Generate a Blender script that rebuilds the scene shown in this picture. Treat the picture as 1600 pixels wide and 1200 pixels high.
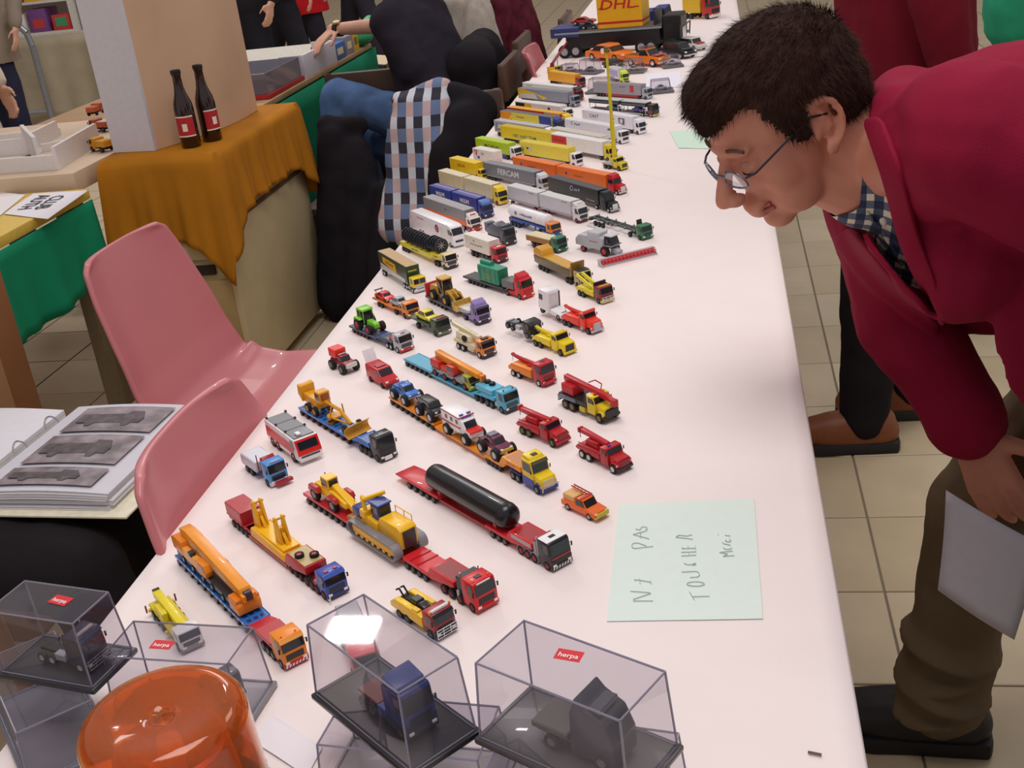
import bpy, bmesh, math, random
from mathutils import Vector, Matrix, noise
random.seed(7)
for o in list(bpy.data.objects): bpy.data.objects.remove(o)
scene = bpy.context.scene
COL = scene.collection

# ---------------------------------------------------------------- camera
TABLE = 0.75                       # table top height
CAM = Vector((0.0, 0.0, 1.46))
F_PX = 1800.0
def _basis(vp=(1111.0, -234.0), roll=math.radians(7.0)):
    Y = Vector((vp[0]-800, vp[1]-600, F_PX)).normalized()
    hd = Vector((math.cos(roll), -math.sin(roll), 0))
    n = Y.cross(hd).normalized()
    if n.y < 0: n = -n
    Z = -n
    X = Y.cross(Z)
    return X, Y, Z
AX, AY, AZ = _basis()              # world axes seen in camera axes (right, down, forward)
RIGHT = Vector((AX.x, AY.x, AZ.x)); DOWN = Vector((AX.y, AY.y, AZ.y)); FWD = Vector((AX.z, AY.z, AZ.z))
cam_d = bpy.data.cameras.new('camera'); cam = bpy.data.objects.new('camera', cam_d); COL.objects.link(cam)
m = Matrix.Identity(4)
for i in range(3):
    m[i][0] = RIGHT[i]; m[i][1] = -DOWN[i]; m[i][2] = -FWD[i]; m[i][3] = CAM[i]
cam.matrix_world = m
cam_d.sensor_width = 36.0; cam_d.lens = 36.0*F_PX/1600.0; cam_d.clip_start = 0.02; cam_d.clip_end = 100
scene.camera = cam

# ---------------------------------------------------------------- light
world = bpy.data.worlds.new('hall'); scene.world = world; world.use_nodes = True
bg = world.node_tree.nodes['Background']; bg.inputs[0].default_value = (1.0, 0.93, 0.93, 1); bg.inputs[1].default_value = 0.42
def area(name, loc, sx, sy, power, col=(1, .95, .93), target=None):
    d = bpy.data.lights.new(name, 'AREA'); d.shape = 'RECTANGLE'; d.size = sx; d.size_y = sy; d.energy = power; d.color = col
    o = bpy.data.objects.new(name, d); COL.objects.link(o); o.location = loc
    if target is not None: o.rotation_euler = (Vector(target)-Vector(loc)).to_track_quat('-Z', 'Y').to_euler()
    return o
area('hall_lamp', (-2.04, 4.85, 3.9), .26, .2, 22)  # ceiling fittings of the hall
area('hall_lamp', (-0.2, 0.9, 3.9), 1.6, 1.6, 48)
area('hall_lamp', (-2.6, 7.5, 4.2), 2.0, 2.0, 60)
area('hall_lamp', (1.6, 4.2, 4.2), 1.6, 1.6, 26)
scene.view_settings.view_transform = 'Standard'; scene.view_settings.look = 'None'
scene.view_settings.gamma = 1.0; scene.view_settings.use_curve_mapping = False
scene.view_settings.exposure = 0.1
# ---------------------------------------------------------------- helpers
def lin(h):
    h = h.lstrip('#'); r = [int(h[i:i+2], 16)/255 for i in (0, 2, 4)]
    return tuple((c/12.92 if c <= .04045 else ((c+.055)/1.055)**2.4) for c in r)
MATS = {}
def mat(hexc, rough=.42, metal=0.0, vary=.08, scale=60.0, bump=0.0, bscale=400.0, trans=0.0, ior=1.45, coat=0.0, spec=.5, emit=0, sheen=0):
    key = (hexc, rough, metal, vary, scale, bump, bscale, trans, ior, coat, spec, emit, sheen)
    if key in MATS: return MATS[key]
    m = bpy.data.materials.new('m_'+hexc.lstrip('#')); m.use_nodes = True
    nt = m.node_tree; b = nt.nodes['Principled BSDF']; c = lin(hexc)
    tc = nt.nodes.new('ShaderNodeTexCoord'); n = nt.nodes.new('ShaderNodeTexNoise'); n.inputs['Scale'].default_value = scale; n.inputs['Detail'].default_value = 3
    nt.links.new(tc.outputs['Object'], n.inputs['Vector'])
    r = nt.nodes.new('ShaderNodeValToRGB')
    r.color_ramp.elements[0].position = .3; r.color_ramp.elements[1].position = .7
    r.color_ramp.elements[0].color = tuple(max(0, x*(1-vary)) for x in c)+(1,); r.color_ramp.elements[1].color = tuple(min(1, x*(1+vary)) for x in c)+(1,)
    nt.links.new(n.outputs['Fac'], r.inputs['Fac']); nt.links.new(r.outputs['Color'], b.inputs['Base Color'])
    b.inputs['Roughness'].default_value = rough; b.inputs['Metallic'].default_value = metal
    b.inputs['Transmission Weight'].default_value = trans; b.inputs['IOR'].default_value = ior
    b.inputs['Coat Weight'].default_value = coat; b.inputs['Specular IOR Level'].default_value = spec
    if sheen: b.inputs['Sheen Weight'].default_value = sheen
    if bump:
        n2 = nt.nodes.new('ShaderNodeTexNoise'); n2.inputs['Scale'].default_value = bscale; n2.inputs['Detail'].default_value = 4
        nt.links.new(tc.outputs['Object'], n2.inputs['Vector'])
        bp = nt.nodes.new('ShaderNodeBump'); bp.inputs['Strength'].default_value = bump; bp.inputs['Distance'].default_value = .002
        nt.links.new(n2.outputs['Fac'], bp.inputs['Height']); nt.links.new(bp.outputs['Normal'], b.inputs['Normal'])
    MATS[key] = m; return m
def clear_mat(name, tint, alpha, rough=.04, refl=1.0):
    """thin clear plastic: mostly see-through, mirror-like at grazing angles"""
    if name in MATS: return MATS[name]
    m = bpy.data.materials.new(name); m.use_nodes = True; nt = m.node_tree; nt.nodes.clear()
    out = nt.nodes.new('ShaderNodeOutputMaterial'); t = nt.nodes.new('ShaderNodeBsdfTransparent'); t.inputs[0].default_value = lin(tint)+(1,)
    d = nt.nodes.new('ShaderNodeBsdfDiffuse'); d.inputs[0].default_value = lin('#b9b4c6')+(1,)
    mx = nt.nodes.new('ShaderNodeMixShader'); mx.inputs[0].default_value = alpha
    g = nt.nodes.new('ShaderNodeBsdfGlossy'); g.inputs['Roughness'].default_value = rough
    lw = nt.nodes.new('ShaderNodeLayerWeight'); lw.inputs[0].default_value = .5
    pw = nt.nodes.new('ShaderNodeMath'); pw.operation = 'POWER'; pw.inputs[1].default_value = 4.0
    fr = nt.nodes.new('ShaderNodeMath'); fr.operation = 'MULTIPLY_ADD'; fr.inputs[1].default_value = .7; fr.inputs[2].default_value = .045
    nt.links.new(lw.outputs['Facing'], pw.inputs[0]); nt.links.new(pw.outputs[0], fr.inputs[0])
    mul = nt.nodes.new('ShaderNodeMath'); mul.operation = 'MULTIPLY'; mul.inputs[1].default_value = refl
    m2 = nt.nodes.new('ShaderNodeMixShader')
    nt.links.new(t.outputs[0], mx.inputs[1]); nt.links.new(d.outputs[0], mx.inputs[2])
    nt.links.new(fr.outputs[0], mul.inputs[0]); nt.links.new(mul.outputs[0], m2.inputs[0]); nt.links.new(mx.outputs[0], m2.inputs[1]); nt.links.new(g.outputs[0], m2.inputs[2])
    nt.links.new(m2.outputs[0], out.inputs[0]); MATS[name] = m; return m
def ray(px, py):
    d = RIGHT*(px-800)+DOWN*(py-600)+FWD*F_PX
    return d.normalized()
def at_z(px, py, z=TABLE):
    d = ray(px, py); return CAM+d*((z-CAM.z)/d.z)
def at_y(px, py, y):
    d = ray(px, py); return CAM+d*((y-CAM.y)/d.y)
def at_x(px, py, x):
    d = ray(px, py); return CAM+d*((x-CAM.x)/d.x)
def at_t(px, py, t): return CAM+ray(px, py)*t

class MB:
    """collects shapes, then links them as ONE mesh object; s scales (0.001: millimetres)"""
    def __init__(self, s=1.0): self.v = []; self.f = []; self.s = s
    def add(self, vs, fs):
        n = len(self.v); self.v += [tuple(p) for p in vs]; self.f += [tuple(i+n for i in f) for f in fs]; return self
    def box(self, x0, x1, y0, y1, z0, z1, M=None):
        if x0 > x1: x0, x1 = x1, x0
        if y0 > y1: y0, y1 = y1, y0
        if z0 > z1: z0, z1 = z1, z0
        vs = [(x, y, z) for z in (z0, z1) for x, y in ((x0, y0), (x1, y0), (x1, y1), (x0, y1))]
        if M is not None: vs = [tuple(M @ Vector(p)) for p in vs]
        return self.add(vs, [(3, 2, 1, 0), (4, 5, 6, 7), (0, 1, 5, 4), (1, 2, 6, 5), (2, 3, 7, 6), (3, 0, 4, 7)])
    def prism(self, pts, y0, y1, inset=0, ztop=None, zbot=None, M=None):
        """polygon in x,z extruded along y"""
        a = sum(pts[i][0]*pts[(i+1) % len(pts)][1]-pts[(i+1) % len(pts)][0]*pts[i][1] for i in range(len(pts)))
        if a < 0: pts = pts[::-1]
        n = len(pts)
        def k(z): return 0 if not inset else inset*max(0, min(1, (z-zbot)/(ztop-zbot)))
        vs = [(x, y0+k(z), z) for x, z in pts]+[(x, y1-k(z), z) for x, z in pts]
        if M is not None: vs = [tuple(M @ Vector(p)) for p in vs]
        fs = [tuple(range(n)), tuple(range(2*n-1, n-1, -1))]+[(i, n+i, n+(i+1) % n, (i+1) % n) for i in range(n)]
        return self.add(vs, fs)
    def slab(self, pts, z0, z1):
        """polygon in x,y extruded along z"""
        a = sum(pts[i][0]*pts[(i+1) % len(pts)][1]-pts[(i+1) % len(pts)][0]*pts[i][1] for i in range(len(pts)))
        if a < 0: pts = pts[::-1]
        n = len(pts); vs = [(x, y, z0) for x, y in pts]+[(x, y, z1) for x, y in pts]
        return self.add(vs, [tuple(range(n-1, -1, -1)), tuple(range(n, 2*n))]+[(i, (i+1) % n, n+(i+1) % n, n+i) for i in range(n)])
    def cyl(self, p0, p1, r0, r1=None, n=12):
        r1 = r0 if r1 is None else r1; p0 = Vector(p0); p1 = Vector(p1); d = (p1-p0).normalized()
        a = d.orthogonal().normalized(); b = d.cross(a)
        vs = []
        for p, r in ((p0, r0), (p1, r1)):
            for i in range(n):
                t = 2*math.pi*i/n; vs.append(p+a*(r*math.cos(t))+b*(r*math.sin(t)))
        return self.add(vs, [tuple(range(n-1, -1, -1)), tuple(range(n, 2*n))]+[(i, (i+1) % n, n+(i+1) % n, n+i) for i in range(n)])
    def tube(self, pts, r, n=6):
        for a, b in zip(pts, pts[1:]): self.cyl(a, b, r, r, n)
        return self
    def lathe(self, prof, o=(0, 0, 0), axis='z', n=20, cap=True):
        vs = []; fs = []; m = len(prof)
        for i in range(n):
            t = 2*math.pi*i/n; c, s = math.cos(t), math.sin(t)
            for r, h in prof:
                p = (r*c, r*s, h) if axis == 'z' else ((r*c, h, -r*s) if axis == 'y' else (h, r*c, r*s))
                vs.append((p[0]+o[0], p[1]+o[1], p[2]+o[2]))
        for i in range(n):
            for j in range(m-1):
                a, b = i*m+j, ((i+1) % n)*m+j; fs.append((a, b, b+1, a+1))
        if cap and prof[0][0] > 1e-9: fs.append(tuple(i*m for i in range(n-1, -1, -1)))
        if cap and prof[-1][0] > 1e-9: fs.append(tuple(i*m+m-1 for i in range(n)))
        return self.add(vs, fs)
    def ell(self, c, r, nu=14, nv=8, M=None):
        vs = []; fs = []
        for j in range(nv+1):
            ph = -math.pi/2+math.pi*j/nv
            for i in range(nu):
                t = 2*math.pi*i/nu; p = Vector((r[0]*math.cos(ph)*math.cos(t), r[1]*math.cos(ph)*math.sin(t), r[2]*math.sin(ph)))
                if M is not None: p = M @ p
                vs.append(tuple(p+Vector(c)))
        for j in range(nv):
            for i in range(nu): fs.append((j*nu+i, j*nu+(i+1) % nu, (j+1)*nu+(i+1) % nu, (j+1)*nu+i))
        return self.add(vs, fs)
    def rcone(self, p0, p1, r0, r1, n=14):
        """tapered capsule"""
        p0 = Vector(p0); p1 = Vector(p1); self.cyl(p0, p1, r0, r1, n); self.ell(p0, (r0,)*3, n, 8); self.ell(p1, (r1,)*3, n, 8); return self
    def mesh(self, name, bevel=0, seg=2, smooth=30, weld=False):
        me = bpy.data.meshes.new(name); me.from_pydata([(x*self.s, y*self.s, z*self.s) for x, y, z in self.v], [], self.f)
        if bevel or weld:
            bm = bmesh.new(); bm.from_mesh(me)
            if weld: bmesh.ops.remove_doubles(bm, verts=bm.verts, dist=1e-6)
            if bevel:
                es = [e for e in bm.edges if len(e.link_faces) == 2 and e.calc_face_angle(0) > .35]
                bmesh.ops.bevel(bm, geom=es, offset=bevel*self.s, segments=seg, profile=.5, affect='EDGES', clamp_overlap=True)
            bm.to_mesh(me); bm.free()
        if smooth:
            me.shade_smooth()
            me.set_sharp_from_angle(angle=math.radians(smooth))
        return me
    def build(self, name, material, parent=None, bevel=0, seg=2, smooth=30, label=None, kind=None, weld=False):
        me = self.mesh(name, bevel, seg, smooth, weld); return link(name, me, material, parent, label, kind)
def link(name, me, material, parent=None, label=None, kind=None):
    if isinstance(material, str): material = mat(material)
    if not len(me.materials) and material: me.materials.append(material)
    o = bpy.data.objects.new(name, me); COL.objects.link(o)
    if parent is not None: o.parent = parent
    if label: o['label'] = label
    if kind: o['kind'] = kind
    return o
def empty(name, loc=(0, 0, 0), rz=0, M=None):
    o = bpy.data.objects.new(name, None); COL.objects.link(o); o.empty_display_size = .02
    if M is not None: o.matrix_world = M
    else: o.location = loc; o.rotation_euler = (0, 0, rz)
    return o
def tag(o, label, cat, group=None):
    o['label'] = label; o['category'] = cat
    if group: o['group'] = group
    return o
def struct(o): o['kind'] = 'structure'; return o
TXT = {}
def evaluated_mesh(o):
    """mesh with modifiers applied, evaluated in a small scene of its own"""
    ts = bpy.data.scenes.new('work'); ts.collection.objects.link(o); vl = ts.view_layers[0]; vl.update()
    me = bpy.data.meshes.new_from_object(o.evaluated_get(vl.depsgraph)); bpy.data.scenes.remove(ts); return me
def text_mesh(s, extrude=0.0):
    if (s, extrude) in TXT: return TXT[(s, extrude)]
    c = bpy.data.curves.new('t', 'FONT'); c.body = s; c.size = 1; c.align_x = 'CENTER'; c.align_y = 'CENTER'; c.resolution_u = 2; c.offset = .012
    o = bpy.data.objects.new('t', c); me = evaluated_mesh(o)
    bpy.data.objects.remove(o); bpy.data.curves.remove(c); TXT[(s, extrude)] = me
    return me
def lettering(s, parent, M, material, size, stretch=1.0, shear=0, name='lettering'):
    src = text_mesh(s); me = bpy.data.meshes.new(name)
    vs = [tuple(M @ Vector((v.co.x*size*stretch+shear*v.co.y*size, v.co.y*size, 0))) for v in src.vertices]
    me.from_pydata(vs, [], [tuple(p.vertices) for p in src.polygons])
    return link(name, me, material, parent)
def blob(name, shapes, voxel, smooth, material, parent=None, disp=0, dscale=.1, cut=None, solid=0, subs=0):
    """union of overlapping round shapes remeshed into one continuous skin"""
    b = MB()
    for sh in shapes:
        if sh[0] == 'c': b.rcone(sh[1], sh[2], sh[3], sh[4], 16)
        elif sh[0] == 'e': b.ell(sh[1], sh[2], 20, 12, sh[3] if len(sh) > 3 else None)
        elif sh[0] == 'b': b.box(*sh[1], M=sh[2] if len(sh) > 2 else None)
    tmp = b.mesh('tmp', smooth=0, weld=True); o = bpy.data.objects.new('tmp', tmp)
    md = o.modifiers.new('r', 'REMESH'); md.mode = 'VOXEL'; md.voxel_size = voxel; md.use_smooth_shade = True
    md = o.modifiers.new('s', 'SMOOTH'); md.factor = .5; md.iterations = smooth
    me = evaluated_mesh(o); bpy.data.objects.remove(o)
    if disp or cut or solid:
        bm = bmesh.new(); bm.from_mesh(me); bm.normal_update()
        if disp:
            mv = [(v, v.normal*(disp*(noise.noise(v.co/dscale)+.5*noise.noise(v.co*2.3/dscale)))) for v in bm.verts]
            for v, d in mv: v.co += d
        if cut:
            bmesh.ops.delete(bm, geom=[v for v in bm.verts if cut(v.co)], context='VERTS')
        bm.to_mesh(me); bm.free()
    me.name = name
    me.materials.clear(); me.shade_smooth()
    o = link(name, me, material, parent)
    if solid:
        s = o.modifiers.new('thick', 'SOLIDIFY'); s.thickness = solid; s.offset = -1
    return o
# ---------------------------------------------------------------- the setting
TX0, TX1, TY0, TY1 = -0.702, 0.097, 0.25, 8.2
fl = MB(); fl.box(-14, 8, -3, 22, -.06, -.004)
floor = struct(fl.build('floor', mat('#8d8170', .7, vary=.12, scale=4)))
tile_m = [mat('#cdbb9c', .34, vary=.05, scale=9), mat('#c8b696', .36, vary=.05, scale=9), mat('#d2c1a3', .33, vary=.05, scale=9)]
S = .302; tb = MB(); tb.box(0, S-.005, 0, S-.005, -.01, 0)
tile_meshes = []
for tm in tile_m:
    me = tb.mesh('tile', bevel=.0015, seg=1); me.materials.append(tm); tile_meshes.append(me)
for i in range(-9, 5):
    for j in range(-7, 9):
        t = link('tile', random.choice(tile_meshes), None, floor); t.location = (.302+i*S, 2.722+j*S, 0)
rest = MB()
for i in range(-46, 26):
    for j in range(-18, 62):
        if -9 <= i < 5 and -7 <= j < 9: continue
        x, y = .302+i*S, 2.722+j*S
        rest.add([(x, y, 0), (x+S-.005, y, 0), (x+S-.005, y+S-.005, 0), (x, y+S-.005, 0)], [(0, 1, 2, 3)])
rest.build('tile', tile_m[0], floor, kind='stuff')
bw = MB(); bw.box(-14, 8, 21.6, 21.8, 0, 5); struct(bw.build('wall_back', mat('#8f8378', .8, vary=.1, scale=.8)))
lw = MB(); lw.box(-13.2, -13, -3, 22, 0, 5); struct(lw.build('wall_left', mat('#8f8378', .8, vary=.1, scale=.8)))

# long exhibition table with its white cover
tab = tag(empty('exhibition_table', ((TX0+TX1)/2, TY0, 0)), 'long exhibition table under the white cover', 'table')
cx = (TX0+TX1)/2
b = MB(); b.box(TX0+.004-cx, TX1-.004-cx, .004, TY1-TY0-.004, .72, .7475); b.build('tabletop', mat('#b59b78', .5), tab, bevel=.003)
for y in (.4, 2.1, 2.5, 4.2, 4.6, 6.3, 6.7, 7.7):
    for x in (-.34, .34):
        lb = MB(); lb.cyl((x, y, 0), (x, y, .72), .016, .016, 10); lb.build('leg', mat('#6c6c70', .35, .6), tab)
def cover_mesh():
    me_v = []; me_f = []; nx, ny = 40, 220; drop = .16
    prof = [(TX0-.004, TABLE-drop), (TX0-.006, TABLE-.05), (TX0-.003, TABLE-.004)]+[(TX0+(TX1-TX0)*i/nx, TABLE) for i in range(nx+1)]+[(TX1+.003, TABLE-.004), (TX1+.006, TABLE-.05), (TX1+.004, TABLE-drop)]
    m = len(prof)
    for j in range(ny+1):
        y = TY0+(TY1-TY0)*j/ny
        for k, (x, z) in enumerate(prof):
            if 3 < k < m-4: z -= .0016*max(0, noise.noise(Vector((x*2.5, y*1.6, 3)))+.35*noise.noise(Vector((x*9, y*9, 1))))
            me_v.append((x, y, z))
    for j in range(ny):
        for k in range(m-1): me_f.append((j*m+k, j*m+k+1, (j+1)*m+k+1, (j+1)*m+k))
    me = bpy.data.meshes.new('table_cover'); me.from_pydata(me_v, [], me_f); me.shade_smooth(); return me
tag(link('table_cover', cover_mesh(), mat('#f6e9e6', .75, vary=.012, scale=14, bump=.12, bscale=160)), 'white cloth cover spread over the long exhibition table', 'tablecloth')
# ---------------------------------------------------------------- model vehicles, millimetres
GLASS = mat('#23262c', .12, vary=.02, coat=.3); BLACK = mat('#1c1b1d', .5); DARK = mat('#333238', .5); TYRE = mat('#1b1a1b', .75, vary=.1)
CHROME = mat('#c9c9cf', .22, .9, vary=.03); SILV = mat('#b5b5bb', .35, .4); LAMP = mat('#f2efe4', .2, coat=.4); AMBER = mat('#f08a1c', .25)
def pm(c): return mat(c, .36, vary=.04, scale=90, coat=.12) if isinstance(c, str) else c
WH = {}
def wheel_mesh(r, w, rimc):
    k = (r, w, rimc)
    if k not in WH:
        b = MB(.001); b.lathe([(r*.55, -w/2), (r*.93, -w/2), (r, -w/2+.5), (r, w/2-.5), (r*.93, w/2), (r*.55, w/2)], axis='y', n=16, cap=False)
        t = b.mesh('tyre', smooth=40); t.materials.append(TYRE)
        b = MB(.001); b.lathe([(0, -w/2+.25), (r*.2, -w/2+.1), (r*.25, -w/2+.7), (r*.5, -w/2+.5), (r*.58, -w/2-.12), (r*.58, w/2+.1), (r*.5, w/2-.5), (r*.25, w/2-.7), (0, w/2-.3)], axis='y', n=12)
        q = b.mesh('rim', smooth=40); q.materials.append(pm(rimc)); WH[k] = (t, q)
    return WH[k]
class Veh:
    def __init__(s, name, label, front, L, head=-44, w=28, z=0, group=None, cat='model truck', loc=None):
        """front: pixel of the near front corner on the table, turned into a place on the table top"""
        a = math.radians(head)
        if loc is None:
            p = at_z(front[0], front[1], TABLE+z/1000); left = Vector((-math.sin(a), math.cos(a), 0)); p = p+left*(w/2000)
        else: p = Vector(loc)
        s.o = tag(empty(name, (p.x, p.y, TABLE+z/1000+.0004), a), label, cat, group); s.L = L; s.w = w; s.head = head
    def mb(s): return MB(.001)
    def box(s, name, x0, x1, y0, y1, z0, z1, c, bevel=.5, parent=None, M=None):
        return s.mb().box(x0, x1, y0, y1, z0, z1, M).build(name, pm(c), parent or s.o, bevel=bevel, seg=1)
    def prism(s, name, pts, y0, y1, c, bevel=.5, parent=None, inset=0, seg=2):
        zs = [p[1] for p in pts]
        return s.mb().prism(pts, y0, y1, inset, max(zs), min(zs)).build(name, pm(c), parent or s.o, bevel=bevel, seg=seg)
    def cyl(s, name, p0, p1, r, c, r1=None, n=12, parent=None):
        return s.mb().cyl(p0, p1, r, r1, n).build(name, pm(c), parent or s.o, bevel=0, smooth=40)
    def tube(s, name, pts, r, c, parent=None):
        return s.mb().tube(pts, r, 6).build(name, pm(c), parent or s.o, smooth=40)
    def axle(s, *xs, r=5.6, w=4.5, rim='#4a4a4e', half=None, z=0, name='wheel'):
        half = s.w/2-w/2+.4 if half is None else half
        t, q = wheel_mesh(r, w, rim)
        for x in xs:
            for y in (-half, half):
                o = link(name, t, None, s.o); o.location = (x/1000, y/1000, (r+z)/1000)
                link('rim', q, None, o)
    def text(s, st, x, z, size, c, parent=None, y=None, stretch=1.0, shear=0):
        y = -(s.w/2)-.25 if y is None else y
        M = Matrix(((.001, 0, 0, x/1000), (0, 0, -.001, y/1000), (0, .001, 0, z/1000), (0, 0, 0, 1)))
        return lettering(st, parent or s.o, M, pm(c), size, stretch, shear)
    def blur(s, n, x, z, size, c, parent=None, y=None, stretch=1.0, shear=0):
        """print too blurred to read in the photograph: n small uneven strokes"""
        y = -(s.w/2)-.25 if y is None else y
        b = s.mb(); rd = random.Random(n*7+int(size*10)); cw = size*.62*stretch
        for i in range(n):
            xa = x-n*cw/2+i*cw; hh = size*(.62 if rd.random() < .4 else .46)
            b.box(xa, xa+cw*.22, y-.05, y, z-size*.3, z-size*.3+hh); b.box(xa, xa+cw*.7, y-.05, y, z-size*.3+hh*rd.uniform(.1, .7), z-size*.3+hh*.85)
        return b.build('blurred_print', pm(c), parent or s.o, smooth=0)
    def sticker(s, pts, c, parent, y=None, t=.22):
        """flat print on the near and far sides: polygon in x,z"""
        y = s.w/2 if y is None else y
        return s.mb().prism(pts, -y-t, -y+.1).build('print', pm(c), parent or s.o, smooth=0)
    # ---- cabs
    def cab(s, c, x=0, L=23, w=None, z0=5, h=30, slope=2.4, mid=.5, bump=None, grille='#222226', roof=None, visor=None, beacons=(), bar=None, rack=None, lowc=None, mirror=True, lampz=None, arch=None, split=False):
        w = w or s.w-.6; zm = z0+h*mid; zt = z0+h*.93
        pr = [(x-.5, z0), (x, z0+2), (x, zm), (x-slope, zt), (x-slope-2, z0+h), (x-L, z0+h), (x-L, z0)]
        o = s.prism('cab', pr, -w/2, w/2, c, bevel=1.1)
        def slope_slab(f0, f1, y0, y1, t=.35):
            a = (x-slope*f0, zm+(zt-zm)*f0); b = (x-slope*f1, zm+(zt-zm)*f1)
            return [(a[0]-.4, a[1]), (a[0]+t, a[1]), (b[0]+t, b[1]), (b[0]-.4, b[1])]
        if split:
            for y0, y1 in ((-w/2+1.8, -.5), (.5, w/2-1.8)): s.prism('windshield', slope_slab(.06, .94, 0, 0), y0, y1, GLASS, 0, o)
        else: s.prism('windshield', slope_slab(.04, .95, 0, 0), -w/2+1.4, w/2-1.4, GLASS, 0, o)
        for sg in (-1, 1):
            y = sg*w/2
            s.prism('side_window', [(x-2.6, zm+.6), (x-3.6-slope*.7, zt-.8), (x-min(L-3, 12.5), zt-.8), (x-min(L-3, 12.5), zm+.6)], y-.25, y+.25, GLASS, 0, o)
            s.box('headlight', x-.3, x+1.3, sg*(w/2-6.2), sg*(w/2-1.6), z0+1.2, z0+3.6, LAMP, 0, o)
            if mirror: s.box('mirror', x-1.2, x+.2, sg*(w/2+.9), sg*(w/2+2.7), zm+1.5, zm+7, BLACK, .3, o); s.tube('mirror_arm', [(x-1.5, sg*(w/2-.5), zm+6.5), (x-.6, sg*(w/2+1.5), zm+6.5)], .3, BLACK, o)
        if grille: s.box('grille', x-.2, x+.4, -w*.36, w*.36, z0+h*.16, z0+h*.4, grille, 0, o)
        s.prism('bumper', [(x-4, z0-2.6), (x+.9, z0-2.6), (x+1.1, z0+2.6), (x-4, z0+2.6)], -w/2-.2, w/2+.2, bump or c, .5, o)
        if lowc: s.box('lower_panel', x-L+.5, x+.25, -w/2-.2, w/2+.2, z0-.5, z0+h*.28, lowc, .3, o)
        if roof:
            k, rc = roof
            if k == 'spoiler': s.prism('roof_spoiler', [(x-slope-3, z0+h-.2), (x-slope-6, z0+h+5), (x-L+2, z0+h+9.5), (x-L+1, z0+h-.2)], -w/2+1.5, w/2-1.5, rc, .9, o)
            if k == 'high': s.prism('high_roof', [(x-slope-.6, z0+h-1.6), (x-slope-3.5, z0+h+5.4), (x-slope-7, z0+h+7), (x-L, z0+h+7), (x-L, z0+h-1.6)], -w/2+.3, w/2-.3, rc, 1.2, o)
            if k == 'panel': s.box('roof_panel', x-slope-3, x-L+.6, -w/2+.8, w/2-.8, z0+h-.2, z0+h+.35, rc, 0, o); s.box('roof_hatch', x-slope-9, x-slope-14, -4, 4, z0+h+.2, z0+h+.7, BLACK, 0, o)
            if k == 'hatch': s.box('roof_hatch', x-slope-7, x-slope-13, -4, 4, z0+h-.1, z0+h+.6, rc, .2, o)
        if visor: s.prism('sun_visor', [(x-slope-.6, zt+.2), (x-slope+2, zt-2.2), (x-slope+2.5, zt-1.4), (x-slope-.2, zt+1.4)], -w/2+.5, w/2-.5, visor, 0, o)
        for by in beacons: s.cyl('beacon', (x-slope-4.5, by, z0+h-.2), (x-slope-4.5, by, z0+h+2.2), .9, AMBER, parent=o, n=8)
        if rack: s.box('light_bar', x-slope-3, x-slope-5.6, -w/2+2, w/2-2, z0+h, z0+h+2, rack, .3, o)
        if bar:
            bb = s.mb()
            for z in (z0-1.5, z0+1.8, z0+5, z0+8.2): bb.cyl((x+2.6, -w/2+1, z), (x+2.6, w/2-1, z), .45, n=6)
            for y in (-w/2+1, -w/6, w/6, w/2-1): bb.cyl((x+2.6, y, z0-1.5), (x+2.6, y, z0+8.2), .45, n=6)
            for y in (-w/2+2, w/2-2): bb.cyl((x-.5, y, z0+1.8), (x+2.6, y, z0+1.8), .5, n=6)
            bb.build('bull_bar', pm(bar), o)
        s.cabo = o
        return o
    def hood(s, c, x=0, Lh=13, Lc=15, w=None, z0=5, hh=15, hc=28, grille=CHROME, bump=CHROME, fender=None, narrow=3.5, roofc=None, nose=1.2):
        w = w or s.w-1.5; hw = w/2-narrow
        o = s.prism('cab', [(x-Lh, z0), (x-Lh, z0+hh+1), (x-Lh-3, z0+hc-1), (x-Lh-4, z0+hc), (x-Lh-Lc, z0+hc), (x-Lh-Lc, z0)], -w/2, w/2, c, 1)
        s.prism('hood', [(x-Lh+.3, z0+.5), (x-.2, z0+.5), (x, z0+hh*.7), (x-nose-.6, z0+hh-1.2), (x-Lh+.3, z0+hh+1)], -hw, hw, c, 1, o)
        s.box('grille', x-.3, x+.6, -hw*.72, hw*.72, z0+1.2, z0+hh*.78, grille, .2, o)
        s.box('bumper', x-1.5, x+1.6, -w/2, w/2, z0-2.4, z0+1.6, bump, .5, o)
        for sg in (-1, 1):
            s.prism('fender', [(x-1, z0+1), (x-1.5, z0+7.2), (x-4, z0+8.6), (x-10, z0+8.6), (x-12.6, z0+4), (x-12.6, z0+2.5), (x-10.4, z0+6.6), (x-4.4, z0+6.8), (x-3, z0+1)], sg*(hw-.3), sg*(w/2), fender or c, .3, o)
            s.box('headlight', x-1.8, x-.4, sg*(hw+.4), sg*(w/2-.6), z0+4, z0+6.6, LAMP, .2, o)
            s.prism('side_window', [(x-Lh-1.6, z0+hh+1.5), (x-Lh-3.6, z0+hc-3), (x-Lh-Lc+3, z0+hc-3), (x-Lh-Lc+3, z0+hh+1.5)], sg*w/2-.25, sg*w/2+.25, GLASS, 0, o)
            s.box('mirror', x-Lh-1, x-Lh-.2, sg*(w/2+.8), sg*(w/2+2.4), z0+hh+2, z0+hh+7, BLACK, .2, o)
        a = (x-Lh, z0+hh+1); b = (x-Lh-3, z0+hc-1)
        s.prism('windshield', [(a[0]-.6, a[1]+.6), (a[0]+.2, a[1]+.8), (b[0]+.5, b[1]-.8), (b[0]-.3, b[1]-.8)], -w/2+1.6, w/2-1.6, GLASS, 0, o)
        s.cabo = o
        return o
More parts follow.
